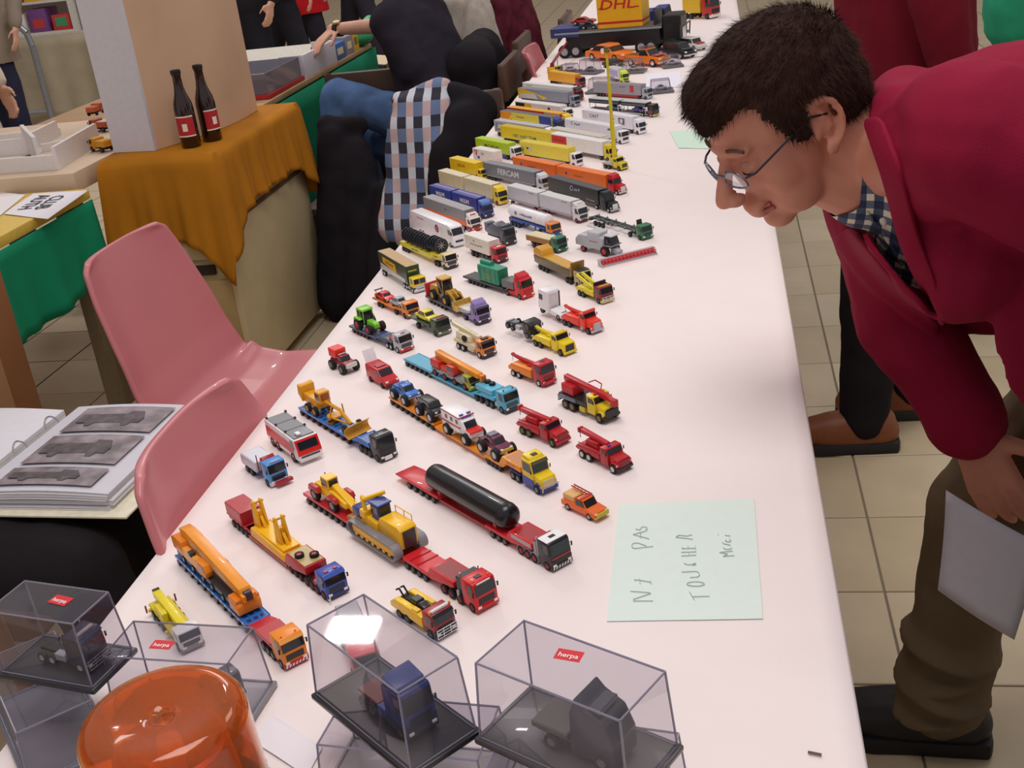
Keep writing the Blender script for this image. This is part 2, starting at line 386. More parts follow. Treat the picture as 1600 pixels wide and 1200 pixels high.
    def chassis(s, x0, x1, z0=5, z1=8.6, w=10, c=BLACK): return s.box('chassis', x0, x1, -w/2, w/2, z0, z1, c, .3)
    def body(s, x0, x1, z0, z1, c, roof=None, ribs=0, w=None, name='box_body', skirt=None, bevel=.5):
        w = w or s.w
        o = s.box(name, x0, x1, -w/2, w/2, z0, z1, c, bevel)
        s.box('roof_panel', x0+1, x1-1, -w/2+1, w/2-1, z1-.2, z1+.3, roof or c, 0, o)  # separate roof colour; slightly paler tones paint in the light from above
        xa, xb = min(x0, x1), max(x0, x1)
        for sg in (-1, 1): s.box('rear_door', xa-.25, xa+.2, sg*.4, sg*(w/2-.8), z0+.8, z1-.8, c, 0, o)
        s.box('side_rail', xa+.3, xb-.3, -w/2-.3, w/2+.3, z0-.3, z0+1.3, skirt or c, 0, o)
        if ribs:
            bb = s.mb()
            for i in range(ribs):
                x = xa+(xb-xa)*(i+.5)/ribs; bb.box(x-.4, x+.4, -w/2-.3, w/2+.3, z0+1.2, z1-.8)
            bb.build('side_rib', pm(c), o, smooth=0)
        return o
    def lowbed(s, x0, x1, c, n=5, z=8, neck=None, thick=3, wheels=None, wr=4.2, beam=False, pockets=False, rim='#46464a', deckc=None):
        """low-loader deck from x1 (rear) to x0 (front)"""
        o = s.box('deck', x0, x1, -s.w/2, s.w/2, z, z+thick, c, .4)
        for sg in (-1, 1): s.box('side_beam', x0, x1, sg*(s.w/2-.2), sg*(s.w/2+.5), z-.6, z+thick+.8, c, .2, o)
        if pockets:
            bb = s.mb(); k = int(abs(x0-x1)/11)
            for i in range(k):
                x = x1+(x0-x1)*(i+.5)/k
                for y in (-8, 0, 8): bb.box(x-3, x+3, y-2.6, y+2.6, z+thick-.1, z+thick+.15)
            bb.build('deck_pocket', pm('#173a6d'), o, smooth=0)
        if wheels is None: wheels = [x1+7+i*(abs(x0-x1)-14)/max(1, n-1) for i in range(n)]
        if wheels: s.axle(*wheels, r=wr, w=5, rim=rim)
        return o
    def stack(s, x, y, z0, z1, c=CHROME, r=.8): s.cyl('exhaust_stack', (x, y, z0), (x, y, z1), r, c, n=8)
    def outriggers(s, xs, c): 
        for x in xs: s.box('outrigger', x-2, x+2, -s.w/2-2, s.w/2+2, 6, 9, c, .3)

def on(vh, name, label, x, z, L, w=26, cat='model vehicle', y=0, turn=0, group=None):
    """a thing standing on a vehicle's deck: placed in that vehicle's frame, x = its front"""
    a = math.radians(vh.head); p = vh.o.location+Vector((math.cos(a)*x-math.sin(a)*y, math.sin(a)*x+math.cos(a)*y, 0))/1000
    return Veh(name, label, None, L, head=vh.head+turn, w=w, z=z, cat=cat, loc=p, group=group)
def car(v, c, L=48, w=21, h=16, r=3.8, roofc=None, kind='sedan', rim='#b8b8bc', z=0, bump=None):
    hb = z+r*.9+h*.5
    if kind == 'sedan': cabin = [(-L*.28, hb-.3), (-L*.42, z+r*.9+h), (-L*.68, z+r*.9+h), (-L*.86, hb-.3)]
    elif kind == 'pickup': cabin = [(-L*.27, hb-.3), (-L*.38, z+r*.9+h), (-L*.55, z+r*.9+h), (-L*.6, hb-.3)]
    else: cabin = [(-L*.24, hb-.3), (-L*.36, z+r*.9+h), (-L*.97, z+r*.9+h), (-L*.99, hb-.3)]
    b = v.prism('car_body', [(-.5, z+r*.9), (0, z+r*.9+h*.24), (-1.5, hb-h*.1), (-L*.26, hb), (-L+1, hb-h*.02), (-L, hb-h*.25), (-L+.6, z+r*.9)], -w/2, w/2, c, 1.2)
    v.prism('roof', cabin, -w/2+1.2, w/2-1.2, roofc or c, 1, inset=1.6)
    a, d = cabin[0], cabin[1]
    v.prism('windshield', [(a[0]-.3, a[1]+.8), (a[0]+.5, a[1]+.9), (d[0]+.6, d[1]-.9), (d[0]-.3, d[1]-.9)], -w/2+3, w/2-3, GLASS, 0, b)
    e, f = cabin[2], cabin[3]
    for sg in (-1, 1):
        y = sg*(w/2-2); v.prism('side_window', [(a[0]-2.6, a[1]+1), (d[0]-.6, d[1]-1.2), (e[0]+.8, d[1]-1.2), (f[0]+2, a[1]+1)], y-1, y+1, GLASS, 0, b)
        v.box('headlight', -1.2, .2, sg*(w/2-5), sg*(w/2-1.3), hb-h*.26, hb-h*.12, LAMP, .2, b)
    v.box('bumper', -1.5, 1, -w/2, w/2, z+r*.8, z+r*.8+2.2, bump or CHROME, .4, b)
    v.axle(-L*.18, -L*.8, r=r, w=3.4, half=w/2-1.4, rim=rim, z=z)
    return b
def monster(v, c, kind='pickup', L=50, r=8.5, rim='#c8c8cc', roofc=None):
    b = car(v, c, L, 21, 15, r=.1, kind=kind, z=11, roofc=roofc)
    for ch in [ch for ch in v.o.children if ch.name.split('.')[0] == 'wheel']:
        for g in list(ch.children): bpy.data.objects.remove(g)
        bpy.data.objects.remove(ch)
    v.box('axle_frame', -L*.9, -L*.1, -4, 4, 8, 11.5, BLACK)
    v.axle(-L*.16, -L*.82, r=r, w=8, half=12, rim=rim)
    return b
# ---------------------------------------------------------------- the rows of models, front rows
def chevron(v, x, z0, z1, parent, w=None):
    w = w or v.w
    b = v.mb()
    for i in range(7): b.add([(x+.2, -w/2+1+i*(w-2)/7+q, zz) for q, zz in ((0, z0), (1.9, z0), (3.1, z1), (1.2, z1))], [(0, 1, 2, 3)])
    b.build('warning_stripe', pm('#f3efef'), parent, smooth=0)
def mobile_crane(v, L, c, cabc, carrier, boomc=None, boom_x=6, axles=4, rim='#b9b9bd', tip=None, mid='#8e2a20'):
    boomc = boomc or c
    v.box('carrier', -L, -20, -12.5, 12.5, 7, 13, carrier, .8)
    v.axle(*[-L+10+i*(L-24)/(axles-1) for i in range(axles)], r=5.6, rim=rim)
    v.cab(cabc, 0, 19, 25, 5, 19, slope=3, mid=.45, mirror=False)
    v.box('counterweight', -L-1, -L+24, -13, 13, 14, 27, c, 1.4)
    v.box('turntable', -L+18, -L*.42, -10, 10, 13, 20, mid, .8)
    v.prism('operator_cab', [(-L*.4, 14), (-L*.36, 20), (-L*.38, 29), (-L*.56, 29), (-L*.56, 14)], -13.5, -5, c, .8)
    v.prism('cab_glass', [(-L*.385, 20), (-L*.395, 27.5), (-L*.54, 27.5), (-L*.54, 20)], -13.8, -4.7, GLASS, 0)
    zr = 32; zt = 28
    v.prism('boom', [(-L+4, zr-6), (-L+4, zr+6), (boom_x, zt+3), (boom_x, zt-5)], -4.5, 5.5, boomc, .6)
    v.prism('boom_section', [(boom_x-6, zt-4), (boom_x-6, zt+2.2), (boom_x+5, zt+1.6), (boom_x+5, zt-4)], -3.2, 4.2, tip or boomc, .4)
    v.box('boom_head', boom_x+3, boom_x+9, -4, 5, zt-8, zt+2, tip or boomc, .6)
    v.cyl('hook', (boom_x+7, .5, zt-8), (boom_x+7, .5, zt-14), .9, BLACK, n=8)
    v.cyl('boom_ram', (-L*.62, .5, 18), (-L*.3, .5, zr-6), 1.7, '#c8c8cc')

# orange-cabbed rig with the blue low-loader and its crane
v = Veh('low_loader_truck', 'orange-cabbed model truck with blue low-loader carrying the big orange crane', (446, 1050), 291)
v.cab('#f08a12', 0, 25, h=30, bump='#c8202c', visor='#f2a545', beacons=(-8, 8), grille='#2b1d14'); chevron(v, 1.2, 3, 6, v.cabo)
v.axle(-7, -27, -38, -49, rim='#8e8e92'); v.chassis(-60, -4, c='#a81c24')
v.prism('gooseneck', [(-27, 13), (-27, 19), (-66, 19), (-90, 11), (-90, 8), (-64, 13)], -13, 13, '#c9303a'); v.box('neck_rim', -27, -62, -14, 14, 18, 20, '#b8232e', .3)
v.lowbed(-88, -290, '#2b6cc0', z=9, n=11, pockets=True, wr=4.4, rim='#9a9aa0')
bb = v.mb()
for i in range(17): bb.box(-284+i*11.6, -279+i*11.6, -14.9, -14.4, 9.5, 12)
bb.build('marker_plate', pm('#c7ccd6'), v.o, smooth=0)
c = on(v, 'mobile_crane', 'big orange mobile crane loaded on the blue low-loader', -104, 13, 178, cat='model crane')
L = 180
c.box('carrier', -L, -12, -12, 12, 3, 11, '#37373d', .6); c.axle(-20, -45, -75, -100, -130, -158, r=4.6, half=11, rim='#bdbdc2')
c.prism('driver_cab', [(0, 2), (0, 12), (-2, 15), (-16, 15), (-24, 17), (-24, 2)], -14, 14, '#f08c14', .9)
c.box('cab_side', -2, -22, -14, -6, 14, 20, '#e67f10', .8); c.box('cab_side', -2, -18, 6, 14, 14, 19, '#e67f10', .8); c.box('front_recess', -12, -3, -5.5, 5.5, 15, 15.4, '#2e2013', 0)
c.prism('boom', [(-166, 26), (-170, 40), (-150, 43), (-6, 30), (-2, 22), (-8, 18)], -6, 8, '#f39a2a', .8)
c.sticker([(-140, 30), (-140, 36), (-40, 27), (-40, 23)], '#d8b59a', None, y=6.1)
c.box('boom_head', -12, 2, -3.5, 5.5, 17, 27, '#3a3a3e', .8); c.box('boom_cheek', -4, 4, -7, -3, 17, 25, '#f08c14', .4); c.box('boom_cheek', -4, 4, 5, 9, 17, 25, '#f08c14', .4)
c.prism('operator_cab', [(-84, 12), (-80, 20), (-84, 28), (-106, 28), (-106, 12)], -15, -6, '#ee8a16', .8); c.prism('cab_glass', [(-82.5, 20), (-85, 26.6), (-97, 26.6), (-97, 20)], -15.3, -5.8, GLASS, 0)
c.prism('counterweight', [(-182, 12), (-184, 26), (-176, 31), (-150, 31), (-146, 12)], -14, 14, '#e78412', 1); c.box('engine_deck', -150, -108, -14, -6, 12, 25, '#f2a74a', .8); c.box('winch', -120, -128, -15, -8, 24, 30, '#2d2d31', .8)
c.tube('handrail', [(-120, 13, 22), (-80, 13, 25), (-60, 13, 20)], .8, '#d2691e')

# blue-cabbed rig with the tall yellow frame
v = Veh('low_loader_truck', 'blue-cabbed model truck whose red trailer carries a tall yellow two-armed frame', (513, 942), 256, head=-43)
v.cab('#2f4aa8', 0, 22, h=27, bump='#24306b', grille='#15181f', visor='#3b58b8', mirror=True)
for y in (-6, 6): v.box('roof_light', -7, -11, y-2, y+2, 32, 33.2, '#c43a3a', .2, v.cabo)
v.tube('front_flagpole', [(1.5, -13.5, 4), (6, -13.5, 4), (6, -13.5, 9)], .7, '#d9dce4')
v.axle(-8, -24, -36, -48, rim='#7a2026', r=5.8); v.chassis(-58, -4, c='#a32028', w=12); v.box('side_tank', -22, -32, -13, 13, 6, 15, '#b4232c', .6)
b = v.prism('gooseneck_box', [(-46, 15), (-46, 24), (-92, 24), (-100, 10), (-104, 6), (-88, 6)], -14, 14, '#b3202a', .8); v.box('neck_deck', -49, -90, -12, 12, 23.8, 24.6, '#b8a46e', 0, b)
for i, y in enumerate((-6, 7)):
    t, q = wheel_mesh(5.6, 4.5, '#b02028'); o = link('spare_wheel', t, None, v.o); o.location = ((-60 if i else -72)/1000, y/1000, .0268); o.rotation_euler = (math.radians(90), 0, 0); link('rim', q, None, o)
v.lowbed(-96, -196, '#b02a30', z=4, n=0, wheels=[], thick=2.5); v.axle(-62, -74, -86, r=4.6, rim='#7a2026')
v.box('rear_bogie', -192, -254, -13, 13, 8, 13, '#a81f28', .5); v.axle(-204, -216, -228, -240, r=5, rim='#5b5b60'); v.prism('rear_ramp', [(-192, 6), (-192, 13), (-206, 13)], -12, 12, '#b5242c')
v.body(-212, -256, 14, 30, '#b73038', name='ballast_box')
f = on(v, 'yellow_lifting_rig', 'tall yellow frame with two triangular arms standing on a red trailer', -98, 7.2, 92, cat='model load')
f.prism('base_block', [(0, 0), (-4, 10), (-88, 14), (-92, 0)], -14, 14, '#f2b514', 1); f.box('base_tray', -6, -84, -11, 11, 10, 14, '#f5be22', .6)
for x in (-26, -84):
    for sg in (-1, 1): f.prism('arm_cheek', [(x+9, 9), (x+4, 36), (x+2, 48), (x-3, 48), (x-5, 36), (x-9, 9)], sg*5-1.6, sg*5+1.6, '#f4b812', .5)
    f.cyl('arm_pin', (x, -8, 45), (x, 8, 45), 1.5, '#d99c0c'); f.box('arm_web', x-4, x+3, -4, 4, 12, 34, '#eda90f', .5)
    f.prism('brace', [(x+6, 10), (x+16, 10), (x+4, 28)], -2, 2, '#f2b416', .3)

# red four-axle tractor with dozer
v = Veh('low_loader_truck', 'red model tractor on long red low-loader carrying yellow bulldozer and loader', (746, 962), 372, head=-42, w=30)
v.cab('#d5161f', 0, 24, h=31, bump='#cf1620', roof=('hatch', '#3a2024'), beacons=(-10, 10), grille='#20181a')
v.box('roof_sign', -2.2, -3.2, -9, 9, 32.5, 34.8, '#e9e4e6', .2, v.cabo)
v.box('equipment_tower', -25, -36, -13, 13, 9, 33, '#222227', .8); v.stack(-27, -12, 9, 40); v.stack(-27, 12, 9, 38); v.box('air_tank', -30, -34, -15.4, -13, 8, 17, SILV, .5)
v.axle(-8, -30, -46, -60, rim='#8d1c22', r=5.8); v.chassis(-70, -4, c='#2a2a2e', w=12)
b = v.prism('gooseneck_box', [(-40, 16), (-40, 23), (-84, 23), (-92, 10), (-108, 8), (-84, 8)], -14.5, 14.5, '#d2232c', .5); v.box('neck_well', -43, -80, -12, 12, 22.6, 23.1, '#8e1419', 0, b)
v.box('deck', -88, -140, -15, 15, 9, 14, '#d2242d', .5); v.box('deck_rib', -110, -112, -15, 15, 13.8, 15, '#b81c25', .2); v.box('deck_rib', -124, -126, -15, 15, 13.8, 15, '#b81c25', .2)
v.axle(-96, -108, -120, -132, r=4.6, rim='#6e6e74')
v.box('low_bed', -140, -250, -14, 14, 4, 7, '#b03a2c', .4)
v.box('deck', -250, -372, -15, 15, 8.6, 13, '#c2232c', .5); v.axle(-262, -276, -290, -304, -318, -332, -346, -360, r=4.6, rim='#6e6e74')
d = on(v, 'bulldozer', 'yellow tracked bulldozer with blue cab standing on the red low-loader', -143, 7, 104, w=46, cat='model bulldozer')
Y1, Y2 = '#f6c01c', '#eeb414'
for sg in (-1, 1):
    fr = d.prism('track_frame', [(-6, 6), (-6, 14), (-94, 15), (-94, 6)], sg*15, sg*21.5, Y2, .8)
    sh = []; 
    path = []
    for i in range(11):
        t = -math.pi/2+math.pi*i/10; path.append((-7+7.5*math.cos(t), 9.5+8.6*math.sin(t)))
    for i in range(11):
        t = math.pi/2+math.pi*i/10; path.append((-93+9.5*math.cos(t), 10.5+9.6*math.sin(t)))
    pts = []
    for a, e in zip(path, path[1:]+path[:1]):
        n = max(1, int(math.dist(a, e)/3.4)); pts += [(a[0]+(e[0]-a[0])*k/n, a[1]+(e[1]-a[1])*k/n) for k in range(n)]
    bb = d.mb()
    for (a, e) in zip(pts, pts[1:]+pts[:1]):
        mx, mz = (a[0]+e[0])/2, (a[1]+e[1])/2; ang = math.atan2(e[1]-a[1], e[0]-a[0])
        bb.box(-1.45, 1.45, -6, 6, -.9, .9, Matrix.Translation((mx, sg*17.6, mz)) @ Matrix.Rotation(-ang, 4, 'Y'))
    bb.build('track', pm('#8f8d93'), d.o, smooth=0)
    for k in range(7): d.cyl('roller', (-14-k*12, sg*14, 5.5), (-14-k*12, sg*22, 5.5), 2.6, Y2, n=10, parent=fr)
d.prism('engine_hood', [(0, 12), (1, 36), (-4, 40), (-42, 39), (-48, 30), (-48, 12)], -11.5, 11.5, Y1, 1); d.box('radiator', .6, 2, -8.5, 8.5, 13, 35, '#3a3436', .3)
d.prism('rear_body', [(-48, 14), (-46, 30), (-70, 32), (-96, 30), (-98, 14)], -14, 14, Y1, 1); d.prism('fuel_tank', [(-80, 24), (-82, 38), (-98, 36), (-99, 24)], -15, 15, '#2f3f86', .8); d.box('hopper', -68, -80, -16, 6, 28, 39, Y1, 1)
b = d.box('cab', -46, -64, -9, 9, 30, 50, '#2d3c80', 1.4); d.box('cab_window', -45.6, -46.4, -7, 7, 39, 48, GLASS, 0, b)
for sg in (-1, 1): d.box('cab_window', -48, -62, sg*9.1-.2, sg*9.1+.2, 39, 48, GLASS, 0, b)
d.box('cab_roof', -44, -66, -10, 10, 50, 52.5, '#34458f', .8, b)
d.tube('boom_beam', [(-70, -12, 36), (-74, -12, 52), (-60, 12, 57)], 2.6, Y1); d.tube('handrail', [(-6, 11, 40), (-6, 11, 47), (-40, 11, 47), (-40, 11, 39)], .6, Y1); d.tube('handrail', [(-22, 11, 40), (-22, 11, 47)], .6, Y1)
for x in (-100, -108):
    d.prism('ripper_shank', [(x+8, 12), (x+3, 34), (x-4, 36), (x-6, 14)], -9 if x == -100 else 5, -5 if x == -100 else 9, Y1, .5)
c = on(v, 'wheel_loader', 'small yellow machine with red mudguards at the rear of the red low-loader', -262, 13, 90, cat='model loader')
c.prism('body', [(-10, 9), (-12, 16), (-40, 22), (-84, 22), (-88, 9)], -8, 8, Y1, 1); c.prism('boom', [(2, 4), (-2, 14), (-44, 30), (-48, 24)], -4, 4, Y1, .6); c.box('bucket', -2, 14, -13, 13, 1, 7, '#9a6a2c', .8)
b = c.box('cab', -48, -66, -8, 8, 22, 37, Y1, 1); c.box('cab_window', -47.6, -48.3, -6, 6, 26, 35, GLASS, 0, b)
for sg in (-1, 1): c.box('cab_window', -50, -64, sg*8.1-.2, sg*8.1+.2, 26, 35, GLASS, 0, b); c.prism('mudguard', [(-22, 14), (-26, 20), (-42, 20), (-46, 14)], sg*9, sg*15, '#b92b2b', .6); c.prism('mudguard', [(-66, 14), (-70, 21), (-88, 21), (-92, 12)], sg*9, sg*15, '#b92b2b', .6)
c.axle(-34, -79, r=8.5, w=7, half=11.5, rim='#8f8f95'); c.stack(-76, 5, 22, 33, BLACK)

# black-and-white cab with the black cylinder
v = Veh('low_loader_truck', 'black model tractor with white roof pulling red low-loader under a black cylinder', (863, 896), 325, head=-43, w=30)
v.cab('#26242a', 0, 23, h=30, bump='#2a2426', roof=('panel', '#f2f0f2'), grille='#17161a', lowc='#2e1c20'); v.box('red_stripe', -.2, .5, -13, 13, 15, 17, '#b2222a', 0, v.cabo); chevron(v, 1.3, 3, 6.6, v.cabo)
v.box('equipment_tower', -24, -33, -13, 13, 9, 30, '#b32129', .8); v.stack(-25, -13, 9, 36); v.box('heat_shield', -26, -31, -14.6, -13, 9, 28, '#9d9aa2', .4)
for x in (-31, -43, -55): v.mb().lathe([(6.6, -3), (7.4, -3), (7.4, 3), (6.6, 3), (6.6, -3)], (x, -12, 6), 'y', 18, cap=False).build('mudguard', pm('#8f8d96'), v.o)
v.axle(-8, -31, -43, -55, rim='#b3242c', r=5.8); v.chassis(-62, -4, c='#3a3a40', w=12)
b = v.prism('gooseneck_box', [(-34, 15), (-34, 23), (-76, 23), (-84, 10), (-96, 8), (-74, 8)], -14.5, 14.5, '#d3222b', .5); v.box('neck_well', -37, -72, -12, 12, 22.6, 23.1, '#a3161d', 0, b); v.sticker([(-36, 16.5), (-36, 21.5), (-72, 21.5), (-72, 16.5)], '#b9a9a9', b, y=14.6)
v.box('deck', -80, -124, -15, 15, 8.6, 13, '#d2242d', .5); v.axle(-86, -98, -110, r=4.6, rim='#7a7a80')
v.box('low_bed', -124, -224, -12, 12, 5, 8, '#b5262c', .4)
v.prism('deck', [(-224, 8.6), (-224, 13), (-300, 13), (-322, 11), (-322, 9)], -15, 15, '#cb222c', .5); v.axle(-234, -248, -262, -276, -290, r=4.6, rim='#7a7a80')
c = on(v, 'pressure_vessel', 'long glossy black cylinder with domed ends lying on a red low-loader', -84, 13, 170, cat='model load')
c.mb().lathe([(0, 0), (7, -.8), (12, -3), (15, -7), (16, -12), (16, -14), (16.4, -14.2), (16.4, -15), (16, -15.2), (16, -158), (15, -163), (12, -167), (7, -169.4), (0, -170)], (0, 0, 16.2), 'x', 36).build('cylinder', mat('#17191d', .3, vary=.05, coat=.2), c.o, smooth=40)
for x in (-24, -140): c.prism('saddle', [(x-3, -.2), (x-3, 6), (x+3, 6), (x+3, -.2)], -12, 12, '#b5262c', .3)

# tow truck with yellow lockers and white bull bar
v = Veh('tow_truck', 'model tow truck with yellow lockers, black hoist and white bull bar', (682, 1004), 80, head=-40)
v.cab('#a31f2a', 0, 20, h=25, bump='#1f1d21', grille='#1a191c', bar='#ececf0', visor='#24242a', lowc='#232127'); v.box('light_bar', -5, -9, -11, 11, 30, 33, '#d8d2d0', .4, v.cabo); v.cyl('beacon', (-6, 13, 30), (-6, 13, 34), 1.3, AMBER, parent=v.cabo); v.cyl('beacon', (-6, -13, 30), (-6, -13, 34), 1.3, AMBER, parent=v.cabo)
v.axle(-9, -50, -64, rim='#55555a'); v.chassis(-78, -4, w=16)
for sg in (-1, 1): v.prism('locker', [(-22, 7), (-22, 20), (-34, 22), (-70, 22), (-79, 16), (-79, 10)], sg*6, sg*14, '#f2c41c', .9); v.box('locker_lid', -30, -40, sg*7, sg*13, 21.6, 23.4, '#e5b514', .4)
v.prism('hoist', [(-30, 12), (-28, 24), (-36, 26), (-72, 20), (-80, 10)], -4.6, 4.6, '#232226', .8); v.box('winch', -40, -52, -5.5, 5.5, 20, 27, '#1c1b1e', 1); v.tube('hook_arm', [(-66, 3, 20), (-74, 3, 28), (-80, 3, 24)], 1.2, BLACK); v.tube('hook_arm', [(-66, -3, 20), (-74, -3, 28), (-80, -3, 24)], 1.2, BLACK)

# yellow crane truck beside the clear case
v = Veh('crane_truck', 'yellow model crane with crossed outriggers beside the orange crane rig', (285, 1025), 105, head=-46, w=26)
v.cab('#e9e4e2', 0, 20, h=20, bump='#8a8688', mirror=False); v.axle(-10, -60, -74, -88, rim='#77777c'); v.chassis(-104, -4, c='#b9a520', w=16)
v.box('carrier', -24, -104, -12, 12, 9, 13, '#d8c21c', .6); v.outriggers((-98,), '#dcc81e'); v.outriggers((-42,), '#dcc81e')
for y in (-17, 17): v.cyl('outrigger_foot', (-98, y, 6), (-98, y, 15), 1, '#7b2320')
v.prism('boom', [(-104, 17), (-104, 26), (-20, 24), (-20, 17)], -4.5, 4.5, '#e8d41c', .6); v.box('boom_end', -106, -102, -4, 4, 19, 27, '#3b1d1c', .4); v.box('turntable', -60, -84, -11, 3, 13, 21, '#e2cc1a', .8); v.box('operator_cab', -52, -62, -12, -5, 13, 24, '#e0cb20', .6)

# small rigs at the table's long edge
v = Veh('tipper_truck', 'light blue model tipper with pale grey body and red loading crane', (424, 764), 82, head=-43)
v.cab('#4b93d6', 0, 20, h=29, bump='#c9c2cc', grille='#1b2432'); v.box('roof_sign', -3.6, -4.6, -8, 8, 31.6, 34, '#a12832', .2, v.cabo); chevron(v, 1.2, 3, 6.5, v.cabo)
v.prism('front_plough_plate', [(1.5, 3), (9, 4.5), (9, 9), (1.5, 8)], -8, 16, '#a91f28', .4)
v.axle(-9, -56, -70, rim='#55555b'); v.chassis(-80, -4, c='#2f5fa6', w=16); v.prism('loading_crane', [(-22, 9), (-22, 32), (-26, 36), (-32, 33), (-31, 9)], -9, 10, '#b01c2a', 1); v.cyl('crane_post', (-34, -12, 10), (-34, -12, 38), .8, '#7d2130', n=8)
b = v.prism('tipper_body', [(-36, 12), (-36, 26), (-82, 26), (-84, 12)], -15, 15, '#c9ccd6', .6); v.box('body_floor', -38, -80, -13, 13, 25.6, 26.3, '#d8d9e2', 0, b); v.box('body_skirt', -36, -83, -14, 14, 9.5, 12.4, '#3d6fb5', .3, b)
v = Veh('airport_fire_engine', 'red and white airport fire engine model with flat grey roof', (470, 730), 108, head=-46, w=36, cat='model fire engine')
b = v.prism('body', [(-1, 7), (0, 14), (-1, 20), (-8, 37), (-108, 38), (-109, 12), (-104, 7)], -18, 18, '#f4eff0', 1)
v.prism('red_side', [(-14, 14), (-16, 29), (-104, 30), (-107, 14)], -18.35, 18.35, '#d9262c', 0, b); v.prism('red_front', [(.3, 15), (-.6, 20), (-7.4, 36), (-8, 36), (-2, 15)], -17.6, 17.6, '#dd2418', 0, b)
v.prism('windshield', [(-1.6, 22.5), (-1, 22.5), (-5.7, 33), (-6.3, 33)], -14.5, 14.5, GLASS, 0, b); v.box('grille_strip', .1, .7, -14, 14, 11.8, 13.6, '#2a2628', 0, b)
for i in range(3): v.box('roof_panel', -11-i*32, -41-i*32, -15.5, 15.5, 37.2, 38.9, '#77787d', .4, b)
v.box('roof_monitor', -14, -24, -9, -2, 38.8, 42, '#e8e6e8', .8)
for x in (-40, -72, -104):
    for y in (-15, 15): v.box('roof_bracket', x-1.5, x+1.5, y-1.5, y+1.5, 38.5, 41.5, '#3a3a3e', .2)
for sg in (-1, 1): v.prism('side_window', [(-9, 23), (-13, 34), (-22, 34), (-22, 23)], sg*18.4-.2, sg*18.4+.2, GLASS, 0, b)
v.axle(-20, -72, -90, r=7.5, w=6.5, rim='#8d2126'); v.box('bumper', -4, 1.4, -17, 17, 5.5, 10.5, '#e9e4e6', .6)

# blue low-loader with the grader, black cab
v = Veh('low_loader_truck', 'black model tractor with blue low-loader carrying the yellow grader', (595, 725), 240, head=-44)
v.cab('#2b2a2f', 0, 23, h=32, bump='#232226', grille='#1a191c', roof=('hatch', '#3c3b41'), rack='#8c8c94'); v.box('number_plate', 1, 1.7, -7, 5, 2.4, 8.5, '#f0edf0', .2, v.cabo)
v.axle(-8, -28, -40, -52, rim='#4a4a50'); v.chassis(-60, -4); v.prism('gooseneck', [(-27, 14), (-27, 20), (-62, 20), (-78, 11), (-88, 8), (-60, 13)], -13.5, 13.5, '#2e6fc4', .5); v.box('neck_rail', -27, -58, -14, -12, 19, 22.5, '#2a66b8', .2); v.box('neck_rail', -27, -58, 12, 14, 19, 22.5, '#2a66b8', .2); v.box('neck_deck', -30, -56, -11, 11, 19.8, 20.5, '#24569c', 0)
v.lowbed(-82, -240, '#3076c8', n=9, z=9, pockets=True, wr=4.5, rim='#7a3030')
g = on(v, 'road_grader', 'ochre road grader with curved blade on the blue low-loader', -86, 13, 140, cat='model grader')
G = '#e2a224'
g.prism('engine_body', [(-96, 10), (-96, 24), (-138, 26), (-140, 12)], -9, 9, G, 1); b = g.box('cab', -84, -100, -9, 9, 22, 40, G, 1); g.box('cab_window', -83.6, -84.4, -6.5, 6.5, 27, 37, '#a5532c', 0, b)
for sg in (-1, 1): g.box('cab_window', -86, -98, sg*9.1-.2, sg*9.1+.2, 28, 37, GLASS, 0, b)
g.tube('main_frame', [(-90, 0, 24), (-40, 0, 24), (-12, 0, 11)], 2.6, G); g.tube('drawbar', [(-16, 0, 9), (-60, 9, 10)], 1.4, G); g.tube('drawbar', [(-16, 0, 9), (-60, -9, 10)], 1.4, G); g.tube('lift_ram', [(-50, 9, 28), (-54, 12, 9)], 1.2, G); g.tube('lift_ram', [(-50, -9, 28), (-54, -12, 9)], 1.2, G); g.cyl('turn_circle', (-62, 0, 8), (-62, 0, 10), 11, G, n=20)
g.prism('rear_ripper', [(-139, 12), (-139, 36), (-148, 38), (-150, 22)], -12, 12, G, .8); g.axle(-100, -122, r=7.4, w=5.5, half=12, rim='#c08a22'); g.axle(-10, r=7, w=5, half=12, rim='#2b2a2c')
def curved_blade(v, x, w, h, c, z=0, y=0, rot=0, name='blade'):
    pts = [(x+4-8*math.sin(math.pi*i/8)*.9, z+h*i/8) for i in range(9)]; pts += [(p[0]-1.2, p[1]) for p in pts[::-1]]
    b = v.mb().prism(pts, -w/2, w/2, M=Matrix.Translation((0, y, 0)) @ Matrix.Translation((x, 0, 0)) @ Matrix.Rotation(math.radians(rot), 4, 'Z') @ Matrix.Translation((-x, 0, 0)))
    return b.build(name, pm(c), v.o, smooth=50)
curved_blade(g, 6, 42, 18, G, z=1, rot=8)
g.tube('blade_arm', [(-12, -8, 10), (3, -10, 8)], 1.6, G); g.tube('blade_arm', [(-12, 8, 10), (3, 10, 8)], 1.6, G); curved_blade(g, -64, 30, 8, '#b98122', z=.5, rot=30, name='mouldboard')

